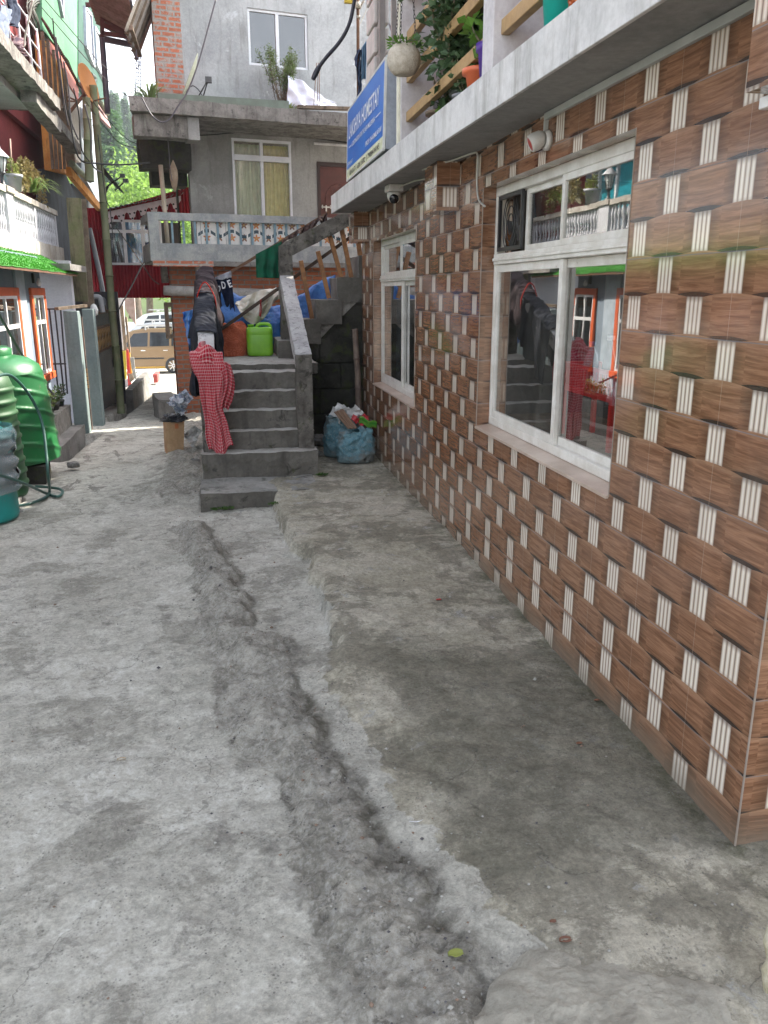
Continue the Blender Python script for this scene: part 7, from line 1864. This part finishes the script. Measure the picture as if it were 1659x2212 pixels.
# ================================================================ FAR END: yard, cars, trees, hill
CAR_Y = 33.0
def make_car(name, label, x_rear, y, gz0, L, H, paint, group=None, rack=True, stripe=None, flip=1, ang=0.):
    """hatchback seen from its side, nose towards -x"""
    t = thing(name, label, 'car', (x_rear, y, gz0), R(ang), group)
    W = .78
    # lower body shell (profile in x,z) with curved sides
    low = [(0, .42), (-.02, .70), (.06, .93), (.12, 1.0), (L-.95, .98), (L-.80, .93), (L-.25, .80), (L-.05, .66), (L, .45), (L-.03, .26), (L-.3, .20), (.25, .20), (.05, .26)]
    cab = [(.10, .99), (.05, 1.12), (.16, H-.16), (.34, H-.04), (.9, H), (1.7, H-.02), (2.2, H-.10), (L-.95, .985)]
    def shell(prof, w0, w1, zr, mb, n=5):
        m = len(prof); vs = []; cols = []
        for s in (-1, -.93, -.6, 0, .6, .93, 1):
            k = 1 if abs(s) < .95 else .0
            for x, z in prof:
                zz = (z-zr[0])/(zr[1]-zr[0]); w = lerp(w0, w1, max(0, min(1, zz)))
                ins = .0 if abs(s) < .95 else .03
                cx_ = L/2; xx = x + (cx_-x)*ins; z_ = z + (lerp(zr[0], zr[1], .5)-z)*ins
                vs.append((-xx, s*w, z_))
        o = 7
        fs = [(i*m+k_, i*m+(k_+1) % m, (i+1)*m+(k_+1) % m, (i+1)*m+k_) for i in range(o-1) for k_ in range(m)]
        fs += [tuple(range(m)), tuple(range((o-1)*m, o*m))[::-1]]
        mb.add(vs, fs, False)
    mb = MB(); shell(low, W, W*.96, (.2, 1.0), mb); mb.build('body', paint, t, local=True, bevel=.02)
    mb = MB(); shell(cab, W*.93, W*.72, (.99, H), mb); mb.build('cabin', paint, t, local=True, bevel=.02)
    GLC = plain('car_glass', (.03, .035, .04), .06)
    for s in (-1, 1):
        def side(pts, nm, mat, off=.006):
            vs = []
            for x, z in pts:
                k = (z-.99)/(H-.99); w = lerp(W*.93, W*.72, k) + off
                vs.append((-x, s*w, z))
            m = MB(); m.add(vs, (tuple(range(len(vs))) if s < 0 else tuple(range(len(vs)))[::-1],)); m.build(nm, mat, t, local=True, solid=.01)
        side([(.20, 1.06), (.26, H-.17), (.62, H-.12), (.66, 1.04)], 'window', GLC); side([(.74, 1.04), (.72, H-.12), (1.42, H-.12), (1.46, 1.03)], 'window', GLC); side([(1.54, 1.03), (1.50, H-.12), (2.02, H-.16), (2.42, 1.02)], 'window', GLC)
        for x in (.62, L-.70):
            w_ = MB(); RXm = Matrix.Rotation(R(90), 3, 'X')
            w_.lathe([(.20, -.09), (.29, -.09), (.305, -.06), (.305, .06), (.29, .09), (.20, .09)], (-x, s*(W-.07), .305), 28, RXm); wh = w_.build('wheel', RUBBER, t, local=True)
            w_ = MB(); w_.lathe([(0, -.075), (.20, -.085), (.21, -.06)], (-x, s*(W-.07), .305), 24, RXm) if s < 0 else w_.lathe([(0, .075), (.20, .085), (.21, .06)], (-x, s*(W-.07), .305), 24, RXm)
            for k in range(8):
                a = 2*math.pi*k/8; c = Vector((-x, s*(W+.022), .305)); d = Vector((math.cos(a), 0, math.sin(a))); w_.beam(c+d*.02, c+d*.20, .035, .02, (0, 1, 0))
            w_.build('rim', plain('alloy_rim', (.62, .62, .62), .3, .3), wh, local=True)
            w_ = MB(); w_.lathe([(.21, -.088), (.335, -.075)], (-x, s*(W-.005), .315), 24, RXm) if s < 0 else None
        m = MB(); m.box((-.95, s*(W+.002)-.006, .56), (-2.35, s*(W+.002)+.006, .61)); m.build('side_trim', FANM, t, local=True)
        if stripe: m = MB(); m.box((-.95, s*(W+.002)-.005, .235), (-L+1.05, s*(W+.002)+.005, .275)); m.build('stripe', stripe, t, local=True)
        for x in (.80, 1.62):
            m = MB(); m.box((-x, s*(W*.985)-.01, .86), (-x-.17, s*(W*.985)+.02*s, .90)); m.build('door_handle', plain('chrome', (.8, .8, .8), .15, 1.), t, local=True, bevel=.004)
        m = MB(); m.box((-2.50, s*(W), 1.03), (-2.66, s*(W+.16), 1.15)); m.build('mirror', paint, t, local=True, bevel=.02)
        m = MB(); m.box((-.02, s*.62, .68), (.012, s*.74, .98)); m.build('tail_light', plain('tail_red', (.45, .02, .02), .2), t, local=True, bevel=.01)
        m = MB(); m.box((-L+.28, s*.55, .62), (-L+.02, s*.74, .76)); m.build('headlight', plain('lamp_glass', (.7, .72, .75), .1), t, local=True, bevel=.03)
    if rack:
        rk_ = MB()
        for x in (.55, 1.55): rk_.box((-x, -.66, H+.07), (-x-.05, .66, H+.10)); rk_.box((-x, -.60, H-.03), (-x-.05, -.55, H+.07)); rk_.box((-x, .55, H-.03), (-x-.05, .60, H+.07))
        for yy in (-.6, 0, .6): rk_.box((-.25, yy-.02, H+.10), (-2.0, yy+.02, H+.13))
        rk_.build('roof_rack', plain('silver_rack', (.6, .6, .6), .35, .6), t, local=True)
    return t
BRONZE = plain('bronze_car_paint', (.27, .18, .10), .25, .3, (.24, .16, .09), sc=1)
gcar = itp(CAR_Y-.8, LEFTZ)+.0
xr_ = PY('k2', 1375, 900, CAR_Y-.8).x
make_car('parked_car', 'brown hatchback with roof rack and yellow stripe parked at the far end of the alley', xr_, CAR_Y, gcar, 3.62, 1.66, BRONZE, 'cars in the yard', True, plain('yellow_stripe', (.65, .36, .02), .4))
SILV = plain('silver_car_paint', (.55, .57, .60), .25, .3, (.5, .52, .55), sc=1); WHC = plain('white_car_paint', (.72, .73, .74), .25, 0, (.68, .69, .7), sc=1)
make_car('parked_car', 'silver car directly behind the brown hatchback, only its roof showing', xr_-.1, 37.5, itp(37, LEFTZ)+.06, 4.0, 1.75, SILV, 'cars in the yard', True)
make_car('parked_car', 'white car behind the silver one, farthest of the cars seen through the alley', xr_-.2, 42, itp(42, LEFTZ)+.35, 4.3, 1.85, WHC, 'cars in the yard', True)
make_car('parked_car', 'white van-like car beyond the open brown casement', xr_+2.9, 40.5, itp(40, LEFTZ)+.2, 4.0, 1.8, WHC, 'cars in the yard', False)
# raised back of the yard that carries the farther cars
def bank(u, v):
    x = lerp(-14, 8, u); y = lerp(35.3, 60, v); return (x, y, itp(y, LEFTZ) + .04 + lerp(0, 1.1, v) + .05*nz(x*.7, y*.7))
mb = MB(); mb.grid(30, 24, bank); structure(mb.build('yard_bank', weathered('yard_gravel', (.30, .29, .27), (.38, .37, .35), dark=(.2, .19, .17), sc=1.5, streak=0, bump=.5)))
# hut with yellow, red and white front just behind the red house
HY_ = 24.5
hut = thing('shop_hut', 'small hut with yellow panel, red post and white base beyond the red house', 'hut', PY('k2', 900, 1150, HY_))
def fq(name, mat, pts, Y, th=.08, par=hut, back_=.0):
    P = [PY(c, x, y, Y) for c, x, y in pts]; mb = MB(); mb.prism([(p.x, p.z) for p in P], Y, Y+th, 'y'); return mb.build(name, mat, par)
fq('yellow_panel', plain('yellow_green_panel', (.52, .42, .03), .5, 0, (.42, .36, .03), sc=3), [('k2', 860, 900), ('k2', 872, 1110), ('k2', 918, 1090), ('k2', 912, 885)], HY_)
fq('white_base', plain('white_base_paint', (.55, .52, .54), .6), [('k2', 872, 1111), ('k2', 884, 1190), ('k2', 934, 1140), ('k2', 925, 1090)], HY_)
fq('red_post', plain('red_post_paint', (.50, .03, .025), .5), [('k2', 913, 870), ('k2', 930, 1145), ('k2', 952, 1130), ('k2', 930, 880)], HY_-.05)
fq('orange_panel', plain('orange_yellow_panel', (.65, .35, .04), .5), [('k2', 931, 895), ('k2', 942, 1060), ('k2', 958, 1050), ('k2', 942, 890)], HY_)
fq('grey_post', WHITEPOST, [('k2', 840, 505), ('k2', 862, 880), ('k2', 905, 880), ('k2', 898, 505)], HY_+.3, .2)
fq('timber_post', OLDWOOD, [('k2', 868, 560), ('k2', 900, 880), ('k2', 918, 880), ('k2', 893, 560)], HY_-.2, .1)
fq('timber_post', OLDWOOD, [('k2', 905, 640), ('k2', 935, 900), ('k2', 948, 900), ('k2', 920, 640)], HY_-.2, .1)
fq('dusty_boards', plain('dusty_pink_boards', (.36, .29, .27), .8, 0, (.28, .21, .19), sc=6), [('k2', 898, 505), ('k2', 912, 590), ('k2', 985, 700), ('k2', 975, 505)], HY_+.6, .2)
tag(fq('grey_board', CEMENT, [('k2', 943, 935), ('k2', 965, 1080), ('k2', 990, 1100), ('k2', 972, 935)], HY_-.4, .06, None), 'grey board propped in front of the hut beside the red post', 'board')
tag(fq('scrap_board', OLDWOOD, [('k2', 930, 1050), ('k2', 945, 1120), ('k2', 975, 1095), ('k2', 960, 1060)], HY_-.6, .04, None), 'small dark scrap board at the foot of the grey board', 'board')
ps = thing('concrete_steps', 'low concrete steps with a blue and white top slab at the alley mouth', 'steps', PZ('k2', 1050, 1100, -1.05))
for k, (x0, x1, y0, y1, mt) in enumerate(((985, 1110, 1058, 1085, WHC), (985, 1095, 1088, 1118, CEMENT), (975, 1080, 1118, 1150, CONC))):
    Yk = 25.5 - k*.9; a = PY('k2', x0, y0, Yk); b = PY('k2', x1, y1, Yk); mb = MB(); mb.box((a.x, Yk, b.z-.0), (b.x, Yk+.9, a.z)); mb.build('step', mt, ps, rough=(.2, .008, 5))
a = PY('k2', 990, 1057, 25.7); b = PY('k2', 1085, 1057, 25.7); mb = MB(); mb.box((a.x, 25.65, a.z+.004), (b.x-.1, 26.35, a.z+.012)); mb.build('blue_paint', plain('blue_slab_paint', (.08, .17, .42), .5), ps)
a = PY('k2', 1112, 1060, 25.5); mb = MB(); mb.box((a.x, 25.5, a.z-.25), (a.x+.12, 26.4, a.z+.01)); mb.build('red_edge', plain('red_edge_paint', (.45, .08, .07), .6), ps)
# broadleaf trees
BARK = weathered('tree_bark', (.13, .10, .075), (.20, .16, .12), dark=(.05, .04, .03), sc=8, streak=.8, bump=.8)
LEAFB = foliage('bright_leaf', (.16, .30, .05), (.26, .40, .09), .5); LEAFM = foliage('mid_green_leaf', (.09, .19, .035), (.15, .27, .06), .45)
def broadleaf(name, label, c, h, rad, n, mat, ll, seed, low=.35, group=None):
    random.seed(seed); t = thing(name, label, 'tree', c, 0, group); c = Vector(c); mb = MB(); tips = []
    top = c + Vector((random.uniform(-.3, .3), 0, h*.55)); mb.tube(smooth_path([c - Vector((0, 0, .3)), c.lerp(top, .5)+Vector((.15, .1, 0)), top], 5), h*.02, 8, rads=[h*.03*(1-.5*i/10) for i in range(11)])
    for k in range(16):
        s = c + Vector((0, 0, h*random.uniform(low*.7, .55))); a = random.uniform(0, 6.28); e = c + Vector((rad*.8*math.cos(a)*random.uniform(.4, 1), rad*.8*math.sin(a)*random.uniform(.4, 1), h*random.uniform(low, .95)))
        mb.tube(smooth_path([s, s.lerp(e, .5)+Vector((0, 0, .2)), e], 4), .05, 5, rads=[h*.009*(1-.8*i/8) for i in range(9)]); tips.append(e); tips.append(s.lerp(e, .65))
    mb.build('trunk', BARK, t); lf = MB()
    cl = [e + rnd_dir()*rad*.25*random.random() for e in tips for _ in range(3)]
    for k in range(n):
        q = random.choice(cl) + rnd_dir()*(rad*.26)*random.random()**.45; leaf(lf, q, rnd_dir(-.7), ll*random.uniform(.6, 1.3), ll*.6, fold=.15, droop=.2)
    lf.build('crown', mat, t); return t
bt = PY('k1', 1060, 1500, 42)
broadleaf('broadleaf_tree', 'bright green broad-leaved tree above the red house roof', (bt.x-.2, 42, -1.4), 9.6, 4.0, 9000, LEAFB, .26, 4, .5)
broadleaf('broadleaf_tree', 'sunlit green tree with a visible trunk behind the parked cars', (PY('k2', 1085, 600, 52).x, 52, .2), 7.5, 3.6, 9000, LEAFB, .22, 8, .3)
broadleaf('broadleaf_tree', 'leafy tree at the left behind the hut and the brown car', (PY('k2', 960, 700, 56).x, 56, .2), 6.5, 3.4, 7000, LEAFM, .22, 12, .15)
broadleaf('broadleaf_tree', 'leafy tree seen through the open brown casement', (PY('k2', 1260, 620, 54).x, 54, .2), 7.5, 3.2, 7000, LEAFB, .22, 15, .2)
broadleaf('broadleaf_tree', 'dark leafy tree filling the gap beside the tall green tree over the roof', (bt.x+3.6, 47, -1), 9.3, 3.4, 7000, LEAFM, .26, 21, .4)
# hill
def hill_z(x, y): return -2 + max(0, y-62)*.215 + 4*nz(x*.012, y*.012) + 1.5*nz(x*.05, y*.05) + max(0, (y-62))*.0006*abs(x)
mb = MB(); mb.grid(70, 70, lambda u, v: (lerp(-260, 160, u), lerp(62, 360, v), hill_z(lerp(-260, 160, u), lerp(62, 360, v))))
structure(mb.build('hill', weathered('forest_floor', (.06, .09, .03), (.09, .12, .045), dark=(.03, .04, .02), sc=.08, streak=0, bump=.5)))
CON = [foliage('conifer_green', (.05, .125, .04), (.10, .20, .06), .3), foliage('conifer_light', (.08, .165, .05), (.15, .25, .08), .3)]
def conifer(name, seed, mat):
    random.seed(seed); t = thing(name, 'tall dense conifer on the hazy hillside between the houses', 'tree', (0, 0, 0), 0, 'conifers on the hillside')
    H = 17.0; mb = MB(); mb.tube([(0, 0, -1), (0, 0, H*.5), (0, 0, H)], .25, 7, rads=[.32, .18, .03]); mb.build('trunk', BARK, t, local=True)
    lf = MB(); nl = 30
    for k in range(nl):
        z = H*(.12 + .88*k/nl); r = (1-(z/H))**.8*3.0*random.uniform(.75, 1.15) + .25
        nb = int(9 + 5*(1-k/nl))
        for b in range(nb):
            a = 2*math.pi*(b+random.random()*.7)/nb; rr = r*random.uniform(.6, 1.1); d = Vector((math.cos(a), math.sin(a), -.12)); e = Vector((0, 0, z))
            for s in range(6):
                f = (s+.6)/6; q = e + d*rr*f + Vector((0, 0, -.35*f*f*rr*.4))
                for _ in range(3):
                    dd = (d + rnd_dir(-.6)*.8); leaf(lf, q + rnd_dir()*.22, dd, random.uniform(.45, .8), .30, fold=.1, droop=.25)
    lf.build('crown', mat, t, local=True); return t
protos = [conifer('conifer_tree', 31, CON[0]), conifer('conifer_tree', 57, CON[1]), conifer('conifer_tree', 77, CON[0])]
random.seed(99); used = [False]*3; cnt = 0
for k in range(120):
    d = random.uniform(75, 330); px_ = random.uniform(185, 372)
    q = PY(None, px_, 400, d); x = q.x; s = random.uniform(.7, 1.15)*(.55 + .45*min(1, d/160))
    s = max(.25, min(s, (1.6 + random.uniform(.17, .215)*d - hill_z(x, d)) / 17.8))
    i = k % 3
    o = protos[i] if not used[i] else copy_tree(protos[i]); used[i] = True
    o.location = (x, d, hill_z(x, d)-.4); o.rotation_euler = (0, 0, random.uniform(0, 6.28)); o.scale = (s*random.uniform(.85, 1.1),)*2 + (s*1.05,)
# unseen house and slotted wall, added to shade the lane and shape sun patches
nb_ = thing('added_shade_house', 'added unseen house and slotted wall behind the stairs, shading the lane', 'house', (5, 11, 0))
mb = MB(); mb.box((2.75, 11.3, -.5), (8, 14.9, 5.2))
ops = [(9.35, 9.62), (9.92, 10.25), (10.6, 10.88)]; ye_ = 8.66      # added thin wall; its three openings cut the sun into patches
for a_, b_ in ops + [(11.3, 11.3)]: mb.box((2.75, ye_, -.5), (2.85, a_, 5.2)); ye_ = b_
for a_, b_ in ops: mb.box((2.75, a_, -.5), (2.85, b_, 3.75)); mb.box((2.75, a_, 4.95), (2.85, b_, 5.2))
mb.build('wall', MAUVE, nb_); mb = MB(); mb.box((2.6, 11.2, 5.2), (8.3, 14.9, 5.3)); mb.build('roof', SOFFIT, nb_)

# ================================================================ small things on the ground
rk2 = MB()
def rf(u, v):
    a = 2*math.pi*u; e = v; cx_, cy_ = .78, 1.30
    k_ = nz(math.cos(a)*2, math.sin(a)*2)+.5*nz(math.cos(a)*6, math.sin(a)*6, 4); rx = .34*(1+.12*math.sin(a*2+1)+.14*k_); ry = .30*(1+.1*math.cos(a*3)+.12*k_)
    h = .036*(1-e**5.0) - .028*e
    x = cx_+rx*e*math.cos(a); y = cy_+ry*e*math.sin(a)
    return (x, y, -.02 + h + .016*nz(x*7, y*7) + .009*nz(x*22, y*22) + .005*nz(x*60, y*60))
rk2.grid(220, 110, rf)
tag(rk2.build('embedded_rock', weathered('pale_rough_rock', (.38, .355, .30), (.50, .47, .40), dark=(.19, .17, .14), sc=9, streak=0, bump=1.6, bsc=30, blot=.6, light=(.56, .53, .46))), 'pale rough rock slab bedded in the paving at the bottom of the photo', 'rock')
random.seed(17)
PEB = [plain('pale_pebble', (.33, .32, .29), .8), plain('dark_pebble', (.08, .075, .08), .8), plain('brown_pebble', (.22, .15, .11), .8)]
mb = MB()
for k in range(1500):
    y = 1.2 + 6*random.random()**1.6; x = random.uniform(-1.6, 1.4)
    if random.random() < .6: x = itp(y, RIDGE) + random.gauss(.05, .16)
    if x > 1.42: continue
    z = ground_h(x, y)[0]; s = random.uniform(.002, .007)*(1 if random.random() < .93 else 2.0); mb.cur = random.choice((0, 0, 1, 2))
    c = Vector((x, y, z+s*.3)); vs = [c + Vector((random.uniform(.6,1)*s*i, random.uniform(.6,1)*s*j, random.uniform(.4,.8)*s*k_)) for i, j, k_ in ((1,0,0),(-1,0,0),(0,1,0),(0,-1,0),(0,0,1),(0,0,-1))]
    mb.add(vs, ((0,2,4),(2,1,4),(1,3,4),(3,0,4),(2,0,5),(1,2,5),(3,1,5),(0,3,5)))
o = mb.build('grit', PEB); o['kind'] = 'stuff'
LVM = plain('dead_leaf', (.20, .09, .05), .8, 0, (.13, .06, .04), sc=20)
for k, (x, y, mt, lab, sz) in enumerate(((1000, 870, None, 'dried curled brown leaf on the pale paving by the rock', .022), (260, 1235, None, 'small tan leaf on the grey cement at lower left', .016),)):
    pass
def litter(px_, py_, lab, sz, mat, name='dead_leaf', cat='leaf'):
    q = PZ(None, px_, py_, 0); z = ground_h(q.x, q.y)[0]; q = PZ(None, px_, py_, z+.006); mb = MB()
    mb.grid(7, 5, lambda u, v: q + Vector(((u-.5)*sz*2, (v-.5)*sz*math.sin(math.pi*(.15+.7*u))*1.6, .3*sz*math.cos(v*5)+.15*sz*nz(u*4, v*4, px_)))); tag(mb.build(name, mat, solid=.001), lab, cat)
litter(1222, 2030, 'dark curled dead leaf on the paving above the rock slab', .016, LVM)
litter(1195, 1990, 'small brown leaf left of the curled dead leaf', .009, LVM)
litter(948, 1295, 'tiny red leaf on the terrace near the tiled wall', .014, plain('red_leaf', (.45, .05, .04), .6))
litter(262, 1640, 'tan leaf scrap on the grey cement lane', .016, plain('tan_leaf', (.42, .32, .2), .7))
litter(1252, 1605, 'dark leaf scrap in the middle of the damp terrace', .011, LVM)
litter(1290, 1512, 'brown leaf scrap close to the foot of the tiled wall', .012, LVM)
litter(898, 1772, 'crumpled bit of clear white plastic beside the gully', .022, plain('shiny_white_film', (.8, .8, .82), .15), 'plastic_scrap', 'litter')
litter(985, 2060, 'yellow-green fallen leaf in the mossy gully by the rock slab', .02, plain('yellow_leaf', (.25, .28, .06), .6))
# low weeds and moss at the foot of the entry slab and the wall corner
for c, n, r, lab in (((-.08, 6.50, -.12), 60, .09, 'small weed tuft at the foot of the entry slab'), ((.34, 6.28, -.04), 26, .06, 'tiny weed in the crack beside the entry slab'), ((.80, 7.06, .005), 50, .05, 'mossy weed at the right foot of the first step')):
    t = thing('weed', lab, 'plant', c); mb = MB()
    for k in range(n): a = random.uniform(0, 6.28); leaf(mb, Vector(c)+Vector((r*random.random()*math.cos(a), r*random.random()*.5*math.sin(a), 0)), (math.cos(a), math.sin(a), random.uniform(.3, 1.2)), .03, .018)
    mb.build('leaves', foliage('weed_leaf', (.06, .12, .03), (.10, .17, .05), .2), t)
# pale post end at the right photo edge
mb = MB(); p0 = PZ(None, 1640, 2150, 0)
vs = [(1.30, 1.36, -.02), (1.34, 1.52, .16), (1.36, 1.50, .30), (1.42, 1.30, .30), (1.45, 1.2, -.02)]
mb.prism([(1.19, -.02), (1.175, .05), (1.186, .075), (1.168, .13), (1.176, .19), (1.192, .215), (1.197, .27), (1.215, .33), (1.23, .40), (1.31, .41), (1.33, -.02)], 1.345, 1.362, 'y')
tag(mb.build('sawn_slab', weathered('pale_sawn_wood', (.42, .37, .26), (.56, .52, .42), dark=(.12, .12, .05), sc=11, streak=.8, bump=.5, blot=.54) , bevel=.006), 'broken pale plank end standing at the right edge of the photo', 'plank')
# ================================================================ air
hz = MB(); hz.box((-300, -45, -12), (220, 380, 120)); ho = hz.build('haze', None)
hm = bpy.data.materials.new('thin_haze'); hm.use_nodes = True; hnt = hm.node_tree
for n_ in list(hnt.nodes):
    if n_.type == 'BSDF_PRINCIPLED': hnt.nodes.remove(n_)
pv = hnt.nodes.new('ShaderNodeVolumePrincipled'); pv.inputs['Color'].default_value = (.82, .90, 1.0, 1); pv.inputs['Density'].default_value = 0.0007; pv.inputs['Anisotropy'].default_value = .3
hnt.links.new(pv.outputs[0], [n_ for n_ in hnt.nodes if n_.type == 'OUTPUT_MATERIAL'][0].inputs['Volume'])
ho.data.materials.clear(); ho.data.materials.append(hm); ho['kind'] = 'stuff'
scene.cycles.volume_bounces = 0
